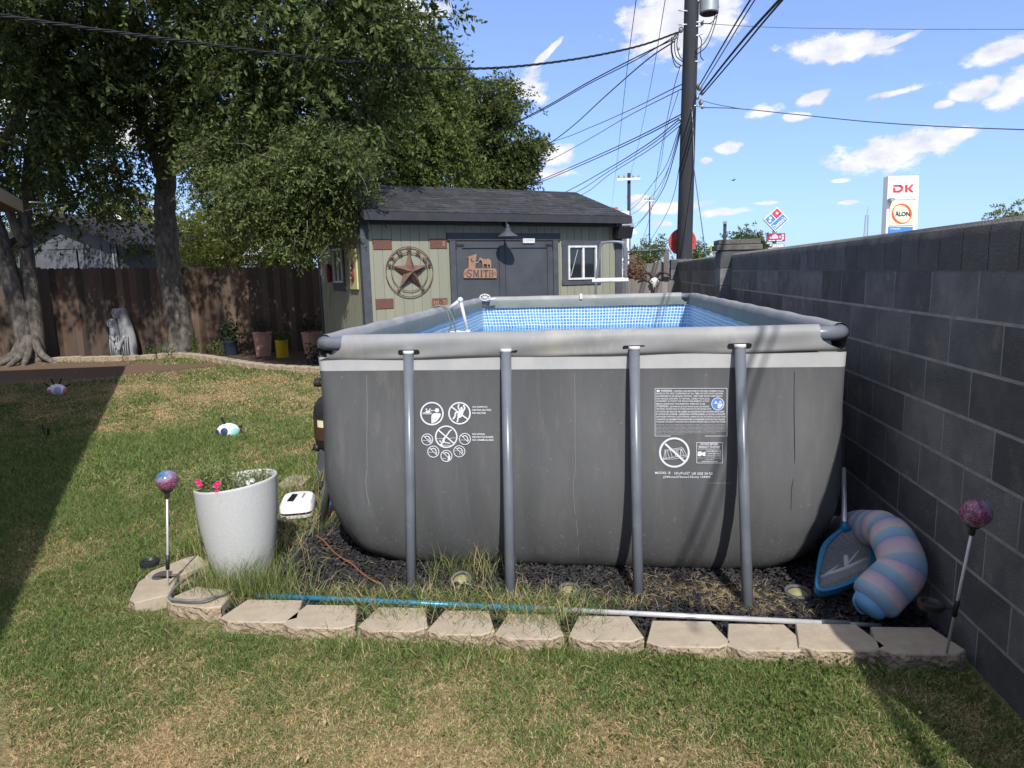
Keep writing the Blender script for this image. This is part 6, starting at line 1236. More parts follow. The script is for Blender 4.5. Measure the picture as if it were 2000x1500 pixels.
# far pole with crossarm
def farpole(px,pyt,Y,r,arms,lab,name='far_utility_pole'):
    p=atY(px,pyt,Y); e=empty(name,(p[0],Y,0),lab,'utility pole'); b=MB(); b.tube([(p[0],Y,0),(p[0],Y,p[2])],r,10); b.build('shaft','pole',e,smooth=True)
    for (x0,x1,py_,th,mt) in arms:
        a=atY(x0,py_,Y-.2); c=atY(x1,py_,Y-.2); b=MB(); b.box((a+c)/2,(abs(c[0]-a[0]),.12,th)); k=b.build('crossarm',mt,e); 
        for f in (.06,.3,.7,.94): b=MB(); q=a+(c-a)*f; b.lathe([(.05,0),(.06,.1),(.03,.2)],(q[0],q[1],q[2]+th/2),8); b.build('insulator','galv',k)
farpole(1228.5,338,38.,.10,[(1206,1250,350,.12,'signwhite')],'weathered far utility pole with a white crossarm behind the shed')
farpole(1269,386,60.,.06,[(1259,1279,392,.10,'signwhite')],'very distant utility pole with a small white crossarm')
farpole(1416,435,55.,.13,[(1413,1419,437,.05,'greyfence')],'bare slim distant pole right of the red disc')
p=atY(1693,420,150.); e=empty('radio_tower',(p[0],150.,0),'slim distant lattice tower just above the wall left of the tall fuel sign','tower'); b=MB()
b.tube([(p[0]-.5,150,0),(p[0]-.25,150,p[2])],.12,5); b.tube([(p[0]+.5,150,0),(p[0]+.25,150,p[2])],.12,5)
for k in range(24): z=p[2]*k/24; w=.5-.25*k/24; b.tube([(p[0]-w,150,z),(p[0]+w,150,z+p[2]/24)],.05,4)
b.build('lattice','towergrey',e); b=MB(); q=atY(1697,405,150.); b.tube([(p[0],150,p[2]),(p[0]+.2,150,q[2])],.06,4); b.build('antenna','towergrey',e)
# red disc behind the pole
c=atY(1333,472,PY+.30); e=empty('red_disc',c-np.array([0,0,.29]),'round red ribbed plastic disc fixed behind the utility pole','disc')
R=(atY(1360,472,PY+.3)[0]-atY(1306,472,PY+.3)[0])/2
b=MB(); b.lathe([(R*.93,-.05),(R,-.03),(R,.0),(R*.96,.012),(R*.86,.012),(R*.84,.002),(.0001,.002)],c,40,axis=(0,-1,0),closed=True); b.build('plate','reddisc',e,auto=30)
b=MB(); b.box(c+np.array([0,-.008,0]),(R*1.66,.014,.012)); b.box(c+np.array([R*.55,-.008,0]),(.012,.014,R*1.1)); b.box(c+np.array([-R*.55,-.008,0]),(.012,.014,R*1.1)); b.build('rib','reddisc',e)
b=MB(); b.tube([c+np.array([0,.0,0]),c+np.array([0,-.2,0])],.03,8); b.build('bracket','galv',e)
# ================================================================ ROADSIDE SIGNS (far beyond the wall)
def board(e,c,w,h,th,mt,nm,R=None):
    b=MB(); b.box(c,(w,th,h),0,R,bev=min(.02,th*.2)); return b.build(nm,mt,e)
# diamond pizza sign
YD=70.; s_=(atY(1541,430,YD)[0]-atY(1492,430,YD)[0])/2; c=atY(1516.5,428.5,YD); e=empty('diamond_sign',(c[0],YD,0),'tilted red and blue diamond pizza sign on a pole above two message boards','sign')
side=s_*math.sqrt(2); a45=math.radians(45-2); 
def DR(u,v,y=0): # u along the lower-left to upper-right edge direction, v perpendicular (up-left)
    return c+np.array([u*math.cos(a45)-v*math.sin(a45),y,u*math.sin(a45)+v*math.cos(a45)])
def drect(u0,u1,v0,v1,y0,y1,mt,nm):
    b=MB(); V=[DR(u,v,y) for y in (y0,y1) for u,v in ((u0,v0),(u1,v0),(u1,v1),(u0,v1))]; b.add(V,[(0,1,2,3),(7,6,5,4)]+[(j,j+4,(j+1)%4+4,(j+1)%4) for j in range(4)]); return b.build(nm,mt,e)
h=side/2; drect(-h,h,-h,h,0,.5,'signwhite','cabinet')
g=side*.035; m0=side*.05
drect(-h+m0,h-m0,-h+m0,-.02*side,-.03,-.005,'signblue','lower_panel'); drect(-h+m0,-.02*side+.0,.03*side,h-m0,-.03,-.005,'signblue','left_panel'); drect(.03*side,h-m0,.03*side,h-m0,-.03,-.005,'signred','red_panel')
def ddot(u,v,r,nm='dot'): b=MB(); b.lathe([(r,0),(r,.03),(.0001,.03)],DR(u,v,-.03),16,axis=(0,-1,0),closed=True); b.build(nm,'signwhite',e)
ddot(.25*side,.25*side,.075*side); ddot(-.33*side,.25*side-.06*side,.075*side); ddot(-.20*side,.33*side-.03*side,.075*side)
V,Fc=glyphs("Domino's",.02); b=MB(); b.add([DR(-h*.84+v[0]*h*1.62,-h*.78+v[1]*h*.56,-.045) for v in V],Fc); b.build('lettering','signwhite',e)
q=atY(1514,465,YD); b=MB(); b.tube([(q[0],YD+.3,0),(q[0],YD+.3,c[2]-side*.6)],.22,8); b.build('pole','galv',e)
x0=atY(1497,465,YD)[0]; x1=atY(1532,465,YD)[0]; z1=atY(1514,456,YD)[2]; z0=atY(1514,472,YD)[2]; board(e,((x0+x1)/2,YD-.1,(z0+z1)/2),x1-x0,z1-z0,.4,'maroon','middle_board')
b=MB(); w=x1-x0; hh=z1-z0
def br(b,a0,b0,a1,b1,y=-.32): b.add([(x0+w*a0,YD+y,z0+hh*b0),(x0+w*a1,YD+y,z0+hh*b0),(x0+w*a1,YD+y,z0+hh*b1),(x0+w*a0,YD+y,z0+hh*b1)],[(0,1,2,3)])
fan=[(x0+w*(.42+.2*math.cos(math.radians(a))),YD-.32,z0+hh*(.35+.55*math.sin(math.radians(a)))) for a in range(0,181,20)]; b.add(fan,[tuple(range(len(fan)))]); b.lathe([(hh*.16,0),(.0001,.01)],(x0+w*.86,YD-.33,z0+hh*.72),12,axis=(0,-1,0),closed=True); br(b,.80,.2,.93,.55); br(b,.14,.35,.2,.62); br(b,.66,.4,.70,.7); br(b,.72,.4,.76,.7); b.build('printed_shapes','pinkp',e)
b=MB(); br(b,.08,.08,.24,.18); br(b,.28,.08,.44,.18); br(b,.52,.08,.84,.18); b.build('printed_line','signwhite',e)
x0=atY(1496,480,YD)[0]; x1=atY(1531,480,YD)[0]; z1=atY(1514,476,YD)[2]; z0=atY(1514,500,YD)[2]; w=x1-x0; hh=z1-z0
board(e,((x0+x1)/2,YD-.1,(z0+z1)/2),x1-x0,hh,.3,'galv','letter_board'); b=MB()
for k in range(9): br(b,.07+k*.1,.72,.13+k*.1,.93,-.27)
for k in range(9): br(b,.05+k*.1,.42,.11+k*.1,.65,-.27)
b.build('board_letters','signwhite',e)
# tall fuel sign
YG=55.; pt=lambda px,py: atY(px,py,YG)
e=empty('fuel_sign',(pt(1765,450)[0],YG,0),'tall white roadside fuel sign with red letters above a cream panel with an orange ring','sign')
def quad(pts,y,mt,nm,th=None):
    b=MB(); V=[pt(*p)+np.array([0,y,0]) for p in pts]
    if th: V2=[v+np.array([0,th,0]) for v in V]; n=len(V); b.add(V+V2,[tuple(range(n))[::-1],tuple(range(n,2*n))]+[(j,(j+1)%n,(j+1)%n+n,j+n) for j in range(n)])
    else: b.add(V,[tuple(range(len(V)))[::-1]])
    return b.build(nm,mt,e)
quad([(1735,344),(1795,343),(1789,520),(1727,520)],0,'signwhite','cabinet',.9)
quad([(1743,346),(1791,346),(1789,389),(1741,390)],-.06,'signwhite','upper_panel',.05)
quad([(1738,393),(1785,392),(1783,440),(1736,441)],-.06,'signcream','lower_panel',.05)
quad([(1735,443),(1783,443),(1781,455),(1734,455)],-.06,'signblue','price_panel',.05)
quad([(1734,388),(1742,387),(1742,393),(1733,394)],-.6,'galv','lamp_box',.55)
def gtext(body,x0,y0,x1,y1,mt,nm,off=.02,sk=0):
    V,Fc=glyphs(body,off); b=MB(); b.add([pt(x0+v[0]*(x1-x0)+sk*v[1],y1-v[1]*(y1-y0))+np.array([0,-.09,0]) for v in V],Fc); b.build(nm,mt,e)
b=MB()   # D and K drawn as bars
def gp(pts): b.add([pt(*p)+np.array([0,-.09,0]) for p in pts],[tuple(range(len(pts)))])
gp([(1744.2,361),(1756,361),(1760,364),(1756,364.6),(1744,364.6)]); gp([(1756,361),(1760,361.5),(1764,366),(1762,372),(1757,376),(1754,376),(1754,372),(1758,370),(1759,366),(1756,364.6)]); gp([(1743.8,366.5),(1748,366.5),(1748,372.2),(1754,372.2),(1754,376),(1743.5,376)])
gp([(1767,361),(1772,360.6),(1771.5,375.5),(1766.5,376)]); gp([(1779,360.5),(1785,360.2),(1777,368),(1784,375.5),(1778,375.5),(1771.8,368.3)])
b.build('red_letters','signred',e)
b=MB(); n=48; V=[]
for i in range(n):
    a=2*math.pi*i/n; w_=1.1+2.6*max(0,math.cos(a-math.radians(205)))**1.5+2.2*max(0,math.cos(a-math.radians(50)))**2; w_=1.0+1.9*abs(math.sin(a+math.radians(55)))**2
    V.append(pt(1760.5+19.6*math.cos(a),417.5-19.6*math.sin(a))+np.array([0,-.09,0])); V.append(pt(1760.5+(19.6-w_*1.5)*math.cos(a),417.5-(19.6-w_*1.5)*math.sin(a))+np.array([0,-.09,0]))
b.add(V,[(2*i,2*i+1,(2*i+3)%(2*n),(2*i+2)%(2*n)) for i in range(n)]); b.build('ring','signora',e)
gtext('A',1748,411.5,1754.5,422.5,'signnavy','lettering',.03); gtext('LON',1754.8,413.5,1776.5,422.3,'signnavy','lettering',.03)
gtext('Unleaded',1738,445,1757,448.5,'signwhite','price_lettering',.01)
# yellow sign
YQ=60.; x0=atY(1387,486,YQ)[0]; x1=atY(1403,486,YQ)[0]; z1=atY(1395,480,YQ)[2]; z0=atY(1395,492,YQ)[2]; e=empty('yellow_sign',((x0+x1)/2,YQ,0),'small bright yellow roadside sign left of the wall pillar','sign')
board(e,((x0+x1)/2,YQ,(z0+z1)/2),x1-x0,z1-z0,.2,'signyel','panel'); b=MB(); w=x1-x0; hh=z1-z0
for (a0,b0,a1,b1) in ((.15,.65,.4,.75),(.5,.65,.8,.75),(.2,.35,.75,.45)): b.add([(x0+w*a0,YQ-.12,z0+hh*b0),(x0+w*a1,YQ-.12,z0+hh*b0),(x0+w*a1,YQ-.12,z0+hh*b1),(x0+w*a0,YQ-.12,z0+hh*b1)],[(0,1,2,3)])
b.build('markings','wire',e); b=MB(); b.tube([((x0+x1)/2,YQ+.1,0),((x0+x1)/2,YQ+.1,z0)],.08,6); b.build('post','galv',e)
# small bird
c=atY(1432,352,45.); b=MB(); b.ball(c,.05,0,8,(2.2,1,.8)); b.add([c+[-.03,0,0],c+[.03,0,0],c+[.16,-.1,.05],c+[.05,-.2,.07]],[(0,1,2,3)]); b.add([c+[-.03,0,0],c+[.03,0,0],c+[-.13,.12,.06],c+[-.18,.1,.05]],[(0,1,2,3)]); o=b.build('bird','black'); tag(o,'tiny dark bird gliding in the sky right of the pole','bird')
# awning building behind the shed
YB=24.; e=empty('awning_building',(atY(1190,450,YB)[0],YB,0),'white shop building with scalloped awning peeking past the right of the shed','building')
X=lambda px:atY(px,450,YB)[0]; Zb=lambda py:atY(1225,py,YB)[2]
b=MB(); b.bx(X(1120),X(1229),YB,YB+5,0,Zb(412)); b.build('wall','signwhite',e); b=MB(); b.bx(X(1118),X(1236),YB-.3,YB,Zb(437),Zb(433)); b.bx(X(1118),X(1238),YB-.35,YB,Zb(441),Zb(438.5)); b.bx(X(1118),X(1236),YB-.2,YB,Zb(431),Zb(429)); b.build('cornice','galv',e)
b=MB(); n=14; P=[]
for i in range(n): x_=X(1150)+(X(1239)-X(1150))*i/(n-1); P+= [(x_-(0 if i<n-1 else .12),YB-.05,Zb(443)),(x_+.08*(i==n-1),YB-.9,Zb(456)),(x_,YB-.92,Zb(459+(1.5 if i%2 else 0)))]
b.add(P,[(3*i,3*i+1,3*i+4,3*i+3) for i in range(n-1)]+[(3*i+1,3*i+2,3*i+5,3*i+4) for i in range(n-1)]); b.build('awning','signwhite',e)
b=MB(); b.bx(X(1222),X(1226.5),YB-1.0,YB-.9,0,Zb(459)); b.build('post','signwhite',e)
b=MB(); b.bx(X(1190),X(1204),YB+1,YB+1.4,Zb(420),Zb(400)); b.build('sign_green','bandgreen',e); b=MB(); b.bx(X(1203),X(1209),YB+.9,YB+1.4,Zb(420),Zb(399)); b.build('sign_red','signora',e); b=MB(); b.tube([(X(1213),YB+1,Zb(420)),(X(1213),YB+1,Zb(406))],.09,8); b.tube([(X(1197),YB+.9,Zb(420)),(X(1197),YB+.9,Zb(399))],.04,6); b.build('vent_pipe','galv',e)
# ================================================================ HOUSE (left, behind the camera) that shades the lawn
HC=np.array([-8.13,5.92,0]); hu=np.array([.838,.545,0])*1.; hv=np.array([-.545,.838,0])
e=empty('house',HC+hv*-8-hu*4,'brown house on the left with deep eave and tan fascia board','house')
HT=lambda p: HC+hu*p[0]+hv*p[1]+np.array([0,0,p[2]])
HZ=2.80; b=MB(HT); b.bx(-8.4,-.6,-17,-.6,0,HZ-.16); b.build('wall','housewall',e)
b=MB(HT); V=[(0,0,HZ),(0,-17.6,HZ),(-4.5,-17.6,HZ+1.3),(-4.5,0,HZ+1.3),(-9,-17.6,HZ),(-9,0,HZ)]; V2=[(x,y,z+.05) for x,y,z in V]; b.add(V+V2,[(0,1,2,3),(3,2,4,5),(9,8,7,6),(11,10,8,9),(0,6,7,1),(1,7,8,2),(2,8,10,4),(4,10,11,5),(5,11,9,3),(3,9,6,0)]); b.build('roof','roofdark',e)
b=MB(HT); b.bx(-.0,.025,-17.6,0,HZ-.15,HZ+.02); b.bx(-.025,.0,.0,.025,HZ-.15,HZ+.02); V=[(0,0,HZ-.14),(-4.5,0,HZ+1.16),(-4.5,0,HZ+1.31),(0,0,HZ+.01)]; b.add([(x,.0,z) for x,_,z in V]+[(x,.025,z) for x,_,z in V],[(0,1,2,3),(7,6,5,4)]+[(j,j+4,(j+1)%4+4,(j+1)%4) for j in range(4)]); b.build('fascia','fascia',e)
b=MB(HT); b.bx(-8.9,-.002,-17.6,-.002,HZ-.15,HZ-.135); b.build('soffit','soffit',e)
b=MB(HT); b.add([(-.6,-.61,HZ-.16),(-8.4,-.61,HZ-.16),(-4.5,-.61,HZ+1.1),(-.6,-.8,HZ-.16),(-8.4,-.8,HZ-.16),(-4.5,-.8,HZ+1.1)],[(0,1,2),(5,4,3),(0,3,4,1),(1,4,5,2),(2,5,3,0)]); b.build('gable','housewall',e)
cable([tuple(HT((-.02,-.02,HZ-.14)).tolist())+(1,),(160,394,8.5),(250,393,10.),(330,388,11.)],.005,'thin clothes line from the house eave to the leaning tree','wire')
a=atY(58,395,6.3); c=atY(88,396,6.8); b=MB(); b.tube([a,c],.013,8); o=b.build('line_tensioner','galv',smooth=True); tag(o,'short pale tensioner on the clothes line by the house eave','line tensioner')
# ================================================================ NEIGHBOUR BUILDINGS behind the brown fence
YN=17.; nx_=lambda px,Y=YN: atY(px,480,Y)[0]; nz_=lambda py,px=170,Y=YN: atY(px,py,Y)[2]
e=empty('grey_garage',(nx_(170),YN,0),'grey boarded garage with a dark sloping roof behind the brown fence','garage')
zr_=nz_(418); ze_=nz_(478,262); xr_=nx_(128); xe=nx_(268); xl=2*xr_-xe; xw=nx_(240); xlw=2*xr_-xw
zw=ze_+(zr_-ze_)*(xe-xw)/(xe-xr_)
b=MB(); pr=[(xlw,0),(xw,0),(xw,zw-.12),(xr_,zr_-.12),(xlw,zw-.12)]; b.prism(pr,YN,YN+5); b.build('wall','housegrey',e)
b=MB()
for px in (150,172,196,214,226): x_=nx_(px); b.bx(x_-.03,x_+.03,YN-.03,YN-.001,0,zw-.15)
b.bx(nx_(92),nx_(176),YN-.05,YN-.001,nz_(484)-.02,nz_(478)); b.build('batten','housegrey',e)
b=MB(); b.bx(nx_(94),nx_(163),YN-.03,YN-.001,0,nz_(487)); b.build('garage_door','housegrey',e)
b=MB(); pr=[(xl,ze_-.15),(xr_,zr_-.12),(xe,ze_-.15),(xe,ze_+.02),(xr_,zr_+.06),(xl,ze_+.02)]; b.prism(pr,YN-.5,YN+5.3); b.build('roof','roofdark',e)
b=MB(); b.tube([(nx_(223),YN-.1,0),(nx_(223),YN-.1,nz_(490))],.03,6); b.tube([(nx_(229),YN-.1,0),(nx_(229),YN-.1,nz_(488))],.03,6); b.build('conduit','galv',e)
e=empty('low_shed',(nx_(330,22.),22.,0),'low shed with pale yellow roof and red stripe beyond the fence','shed'); X=lambda px: atY(px,510,22.)[0]; Z=lambda py: atY(330,py,22.)[2]
b=MB(); b.bx(X(240),X(455),22.,25.,0,Z(513)); b.build('wall','signwhite',e); b=MB(); b.bx(X(238),X(460),21.6,25.2,Z(509),Z(503)); b.build('roof','sticker',e); b=MB(); b.bx(X(270),X(400),21.95,21.999,Z(521),Z(514)); b.build('red_stripe','signred',e)
c=atY(227,430,23.); e=empty('satellite_dish',(c[0],23.,0),'small white satellite dish on a mast above the garage roof line','satellite dish'); b=MB(); b.lathe([(.0001,0),(.12,.015),(.2,.05),(.21,.06)],c,20,axis=(.3,-1,.3),closed=True); b.build('dish','signwhite',e,smooth=True); b=MB(); b.tube([(c[0],23.05,0),c],.035,8); b.build('mast','galv',e)
# ================================================================ TREES
def crown(blobs,n,size,mat,name,parent,twl=.42,seed=1,droop=.5,shell=.5,asp=.42,perl=14,hole=-.12):
    r=np.random.default_rng(seed); B=np.array([[*b[0],b[1],b[2] if len(b)>2 else b[1],b[3] if len(b)>3 else b[1]*.85] for b in blobs]); vol=B[:,3]*B[:,4]*B[:,5]; w=vol**.72; w/=w.sum()
    nt_=n//perl; k=r.choice(len(B),nt_,p=w); d=r.normal(size=(nt_,3)); d/=np.linalg.norm(d,axis=1)[:,None]
    rad=(shell+(1-shell)*r.random((nt_,1))**.6); rad=np.where(r.random((nt_,1))<.2,r.random((nt_,1))*shell,rad)
    lump=1+.22*np.sin(d[:,:1]*6+k[:,None])*np.sin(d[:,1:2]*7+k[:,None]*2)+.16*np.sin(d[:,2:3]*11+k[:,None]*3+d[:,:1]*9)
    P=B[k,:3]+d*rad*lump*B[k,3:6]
    g=sum(np.sin(P@r.normal(0,2.6,3)+r.uniform(0,6.28)) for _ in range(6))/6**.5
    kk=g>hole; P=P[kk]; d=d[kk]; nt_=len(P)
    # twig direction outward and drooping
    t=d+r.normal(0,.5,(nt_,3)); t[:,2]-=droop; t/=np.linalg.norm(t,axis=1)[:,None]
    L_=twl*r.uniform(.5,1.2,(nt_,1)); f=np.tile(np.linspace(.05,1,perl),nt_)[:,None]; Pk=np.repeat(P,perl,0); tk=np.repeat(t,perl,0); Lk=np.repeat(L_,perl,0)
    s=r.normal(size=(nt_*perl,3)); s-=tk*(s*tk).sum(1)[:,None]; s/=np.linalg.norm(s,axis=1)[:,None]+1e-9
    C=Pk+tk*Lk*f+np.array([0,0,-.12])*Lk*f*f; a=tk*.55+s*.85; a[:,2]-=.25; a/=np.linalg.norm(a,axis=1)[:,None]
    q=r.normal(size=(len(a),3)); q[:,2]+=.8; b_=np.cross(a,q); b_/=np.linalg.norm(b_,axis=1)[:,None]+1e-9; nn=np.cross(a,b_)
    sz=size*r.uniform(.65,1.3,(len(a),1)); V=np.stack([C,C+a*sz*.5+b_*sz*asp*.5+nn*sz*.08,C+a*sz,C+a*sz*.5-b_*sz*asp*.5+nn*sz*.08],1).reshape(-1,3)
    return npmesh(name,V,np.arange(len(V)),np.full(len(a),4),mat,parent=parent),P,t
def limbs(paths,parent,name='trunk',mt='bark'):
    for pts,r0,r1,nm in paths:
        P=arc_pts(pts,6); n=len(P); b=MB(); b.tube([p+np.array([.012*math.sin(i*1.7),.0,.0])*r0*4 for i,p in enumerate(P)],[r0+(r1-r0)*i/(n-1) for i in range(n)],14); b.build(nm,mt,parent,smooth=True)
def B_(px,py,Y,r,ry=None,rz_=None): return (tuple(atY(px,py,Y)),r,ry or r,rz_ or r*.85)
A3=lambda px,py,Y: atY(px,py,Y)
# left double tree
tb=at(62,708,0); YT=float(tb[1])
e=empty('double_trunk_tree',(tb[0],YT,0),'big elm with two heavy trunks at the far left, roots flaring on bare dirt','tree')
limbs([([A3(66,712,YT),A3(58,690,YT),A3(45,640,YT),A3(25,560,YT),A3(5,480,YT),A3(-20,400,YT),A3(-40,250,YT-.2),A3(-20,60,YT-.6)],.21,.12,'trunk'),
       ([A3(75,706,YT+.1),A3(72,670,YT+.1),A3(66,600,YT+.15),A3(55,520,YT+.2),A3(48,450,YT+.2),A3(52,380,YT+.2),A3(70,250,YT-.2),A3(110,100,YT-.6)],.165,.10,'trunk'),
       ([A3(50,480,YT+.15),A3(25,430,YT),A3(12,370,YT-.3)],.11,.06,'limb'),([A3(60,330,YT+.1),A3(130,230,YT-.5),A3(200,150,YT-1)],.11,.04,'limb'),([A3(-20,330,YT),A3(60,180,YT-1.),A3(90,60,YT-1.6)],.11,.04,'limb')],e)
b=MB()
for (dx,dy,l) in ((-.5,-.25,.5),(-.2,-.5,.45),(.25,-.45,.5),(.55,-.15,.45),(-.7,.1,.3),(.1,-.6,.3)): b.tube(arc_pts([(tb[0]+dx*.2,YT+dy*.1,.55),(tb[0]+dx*.55,YT+dy*.5,.2),(tb[0]+dx*1.1,YT+dy*1.1,.04),(tb[0]+dx*1.5,YT+dy*1.5,-.05)]),[.10-.004*i for i in range(19)],10)
b.build('root_flare','bark',e,smooth=True)
crown([B_(-30,60,YT-1,1.7),B_(90,40,YT-1.5,1.6),B_(30,180,YT-1.2,1.4),B_(130,130,YT-1.4,1.3),B_(-60,260,YT-.5,1.2),B_(180,230,YT-.8,1.0),B_(100,290,YT-.6,.9),B_(20,320,YT+.2,.8),B_(170,350,YT+.6,.75,.7,.55),B_(110,400,YT+.8,.6,.6,.5),B_(60,-110,YT-1.4,2.0),B_(-120,-60,YT-1,1.8),B_(75,455,YT+.4,.35,.3,.4),B_(110,350,YT+1.6,1.1),B_(70,190,13.2,1.7),B_(180,210,13.4,1.5),B_(90,430,12.5,.6,.5,.4),B_(230,380,12.5,.8,.6,.5),((-11.5,5.0,7.6),2.3,2.0,1.2),((-9.3,4.6,7.8),2.2,1.9,1.2),((-13.3,6,6.8),2,2,1.3),((-11,7.2,6.2),1.8,1.5,1.2)],125000,.115,LEAF,'crown',e,seed=11,twl=.5)  # last blobs sit above the view, added to block sun on trunks and fence
# middle leaning tree: huge crown
t2=at(358,692,0); Y2=float(t2[1])-.15
e=empty('leaning_tree',(t2[0],Y2,0),'tall leaning elm with pale bark trunk in the flower bed and a huge drooping crown','tree')
limbs([([A3(362,700,Y2),A3(356,670,Y2),A3(344,600,Y2),A3(332,530,Y2),A3(325,460,Y2),A3(322,400,Y2),A3(326,340,Y2),A3(340,240,Y2-.2),A3(370,120,Y2-.4),A3(410,0,Y2-.6)],.30,.14,'trunk'),
       ([A3(326,380,Y2),A3(300,300,Y2-.3),A3(270,200,Y2-.6),A3(250,80,Y2-1)],.12,.04,'limb'),([A3(335,300,Y2),A3(400,230,Y2-1.),A3(480,190,Y2-2),A3(570,170,Y2-2.8)],.13,.04,'limb'),
       ([A3(345,230,Y2-.2),A3(450,120,Y2-1.5),A3(580,70,Y2-2.4),A3(700,60,Y2-3)],.13,.04,'limb'),([A3(360,150,Y2-.4),A3(330,60,Y2-1),A3(300,-40,Y2-1.5)],.1,.04,'limb'),([A3(328,340,Y2),A3(400,300,Y2-1.2),A3(480,300,Y2-2.6),A3(600,330,Y2-3.8)],.10,.03,'limb')],e)
b=MB()
for (dx,dy) in ((-.3,-.2),(.3,-.2),(0,-.35),(-.35,.1),(.35,.1)): b.tube(arc_pts([(t2[0]+dx*.3,Y2+dy*.3,.35),(t2[0]+dx*.75,Y2+dy*.75,.1),(t2[0]+dx*1.2,Y2+dy*1.2,-.02)]),[.13-.006*i for i in range(13)],8)
b.build('root_flare','bark',e,smooth=True)
b=MB(); b.tube(arc_pts([A3(306,462,Y2-.22),A3(303,448,Y2-.2),A3(310,435,Y2-.2),A3(320,436,Y2-.25)]),[.05]*19,8); b.build('bark_scar','bark',e,smooth=True)
crown([B_(290,90,Y2-1.4,1.5),B_(400,60,Y2-1.6,1.6),B_(520,70,Y2-2.4,1.6),B_(630,70,Y2-3,1.5),B_(705,30,Y2-3,1.0),B_(715,120,Y2-3,.8),B_(800,10,Y2-3,.35,.3,.25),B_(440,170,Y2-2,1.2),B_(560,180,Y2-2.8,1.2),B_(660,190,Y2-3.2,1.05),B_(270,200,Y2-.9,.95),B_(350,190,Y2-1,1.0),B_(240,300,Y2-.3,.7,.7,.5),B_(395,250,Y2-.6,.8),B_(330,-90,Y2-1.5,2.2),B_(520,-110,Y2-2.2,2.3),B_(690,-60,Y2-2.8,1.5),B_(270,440,Y2+.9,.6,.6,.5),B_(480,230,Y2-.2,1.4),B_(600,230,Y2-.8,1.5),B_(230,150,Y2+.6,1.2),((-7.2,5.0,7.8),2.2,1.9,1.2),((-8.6,6.6,6.8),2,1.6,1.2)],170000,.115,LEAF,'crown',e,seed=5,twl=.55)  # closing blobs are unseen crown overhead, added to shade the fence
crown([B_(425,320,Y2-3.2,.5),B_(490,335,Y2-3.4,.66),B_(560,300,Y2-3.6,.66),B_(630,325,Y2-4.,.58),B_(540,385,Y2-3.8,.66),B_(615,400,Y2-4.2,.56),B_(665,375,Y2-4.4,.36),B_(470,410,Y2-3.2,.5),B_(590,445,Y2-4.,.32,.4,.3),B_(405,285,Y2-3,.26,.3,.2),B_(520,280,Y2-3.4,.45),B_(675,330,Y2-4.2,.33)],82000,.075,LEAFB,'low_bough_foliage',e,seed=6,twl=.34,droop=.35,asp=.36)
# thin pale twigs poking out of the low bough
for (x0,y0,x1,y1) in ((380,300,420,262),(448,280,500,292),(500,300,560,330),(600,430,590,490),(620,330,600,380),(575,465,570,490),(545,350,560,400),(690,330,720,380),(640,480,610,520)): Yq=Y2-4.4; b=MB(); b.tube(arc_pts([A3(x0,y0,Yq),A3((x0+x1)/2+4,(y0+y1)/2-5,Yq-.1),A3(x1,y1,Yq-.05)]),.006,5); b.build('twig','bark',e,smooth=True)
def tree(px,pyb,Y,blobs,n,sz,mt,lab,seed,tr=.2,lean=0,name='background_tree',grp='trees beyond the shed and fence'):
    p=atY(px,500,Y); e=empty(name,(p[0],Y,0),lab,'tree',grp); top=atY(px+lean,pyb,Y); limbs([([(p[0],Y,0),(p[0]*.7+top[0]*.3,Y,top[2]*.35),(top[0],Y,top[2])],tr,tr*.3,'trunk')]+[([(p[0]*.6+top[0]*.4,Y,top[2]*.45),tuple((np.array(bb[0])+top)/2),bb[0]],tr*.5,tr*.12,'limb') for bb in blobs[:4]],e)
    crown(blobs,n,sz,mt,'crown',e,seed=seed,twl=.5)
tree(790,200,14.5,[B_(800,150,14.5,.85),B_(845,140,15,.7),B_(860,180,15,.6),B_(770,230,14.3,1.1),B_(845,250,15,.95),B_(800,310,14.6,1.1),B_(740,320,14,1.1),B_(860,320,15,.85),B_(760,140,14.2,.9),B_(830,95,15,.5),B_(700,250,14,1.1)],90000,.115,LEAF2,'light green feathery elm behind the left end of the shed roof',21)
tree(960,260,19.,[B_(935,215,19,1.05),B_(975,225,19,1.05),B_(1005,255,19.2,.85),B_(1012,300,19.2,.75),B_(960,280,19,1.3),B_(985,330,19,.9),B_(920,320,18.8,1.2),B_(905,260,18.8,1.0),B_(1030,275,19.3,.5),B_(950,350,19,1.1)],85000,.125,LEAF,'rounded dark green elm standing behind the shed ridge',22)
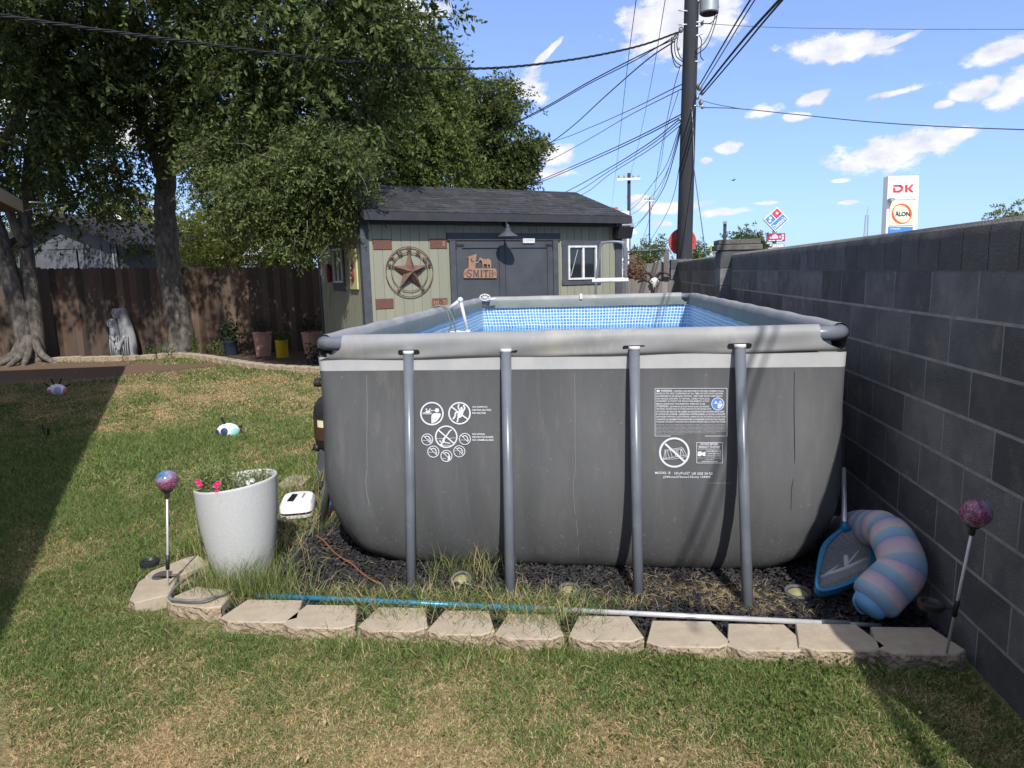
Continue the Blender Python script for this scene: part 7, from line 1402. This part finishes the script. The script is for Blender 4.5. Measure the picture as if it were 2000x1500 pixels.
tree(450,430,17.5,[B_(430,420,17.5,1.1),B_(480,400,17.5,1.1),B_(400,470,17.3,.9),B_(520,450,17.3,1.1),B_(450,490,17,1.0),B_(580,480,17,1.2),B_(620,440,17.4,1.2),B_(540,500,17,.9)],70000,.10,LEAF3,'sunny yellow green tree seen under the low bough beyond the fence',23)
tree(285,440,26,[B_(280,440,26,1.6),B_(240,420,26,1.4),B_(320,470,26,1.4),B_(390,450,27,1.6),B_(200,400,26,1.5),B_(285,490,26,1.2),B_(100,430,28,2.0),B_(20,440,28,2.2)],50000,.15,LEAF3,'bright yellow green tree between the garage roof and the leaning trunk',24)
tree(1275,490,34,[B_(1260,500,34,.8),B_(1285,497,34,.9),B_(1305,510,34,.8),B_(1250,512,34,.7)],9000,.14,LEAF2,'bushy green tree low behind the red disc, left side',25,tr=.12)
tree(1355,495,36,[B_(1350,502,36,.8),B_(1368,500,36,.7),B_(1340,508,36,.7)],7000,.14,LEAF2,'small green tree just right of the utility pole foot',26,tr=.12)
tree(1450,470,60,[B_(1440,478,60,1.3),B_(1460,474,60,1.4),B_(1475,484,60,1.1),B_(1450,486,60,1.2)],9000,.22,LEAF,'round dark tree rising above the wall pillar',27,tr=.2)
tree(1975,415,40,[B_(1972,425,40,1.1),B_(1990,422,40,.9),B_(1955,432,40,.7)],4000,.16,LEAF3,'tree tip peeping over the wall at the far right',28,tr=.15)
e=empty('dead_shrub',(A3(1240,530,10.6)[0],10.6,0),'dry brown bramble beside the right corner of the shed','shrub'); c=A3(1240,532,10.6)
MT['deadleaf']=leafmat('dead_leaf',(.20,.12,.07),(.32,.2,.12)); bush((c[0],10.6,c[2]-.15),(.25,.2,.55),2200,.05,MT['deadleaf'],'dry_leaves',e); b=MB()
for k in range(14): b.tube([(c[0]+random.uniform(-.1,.1),10.6,0),(c[0]+random.uniform(-.25,.25),10.6,1.0),(c[0]+random.uniform(-.3,.3),10.6,c[2]+random.uniform(-.1,.3))],.006,4)
b.build('stems','deadleaf',e)
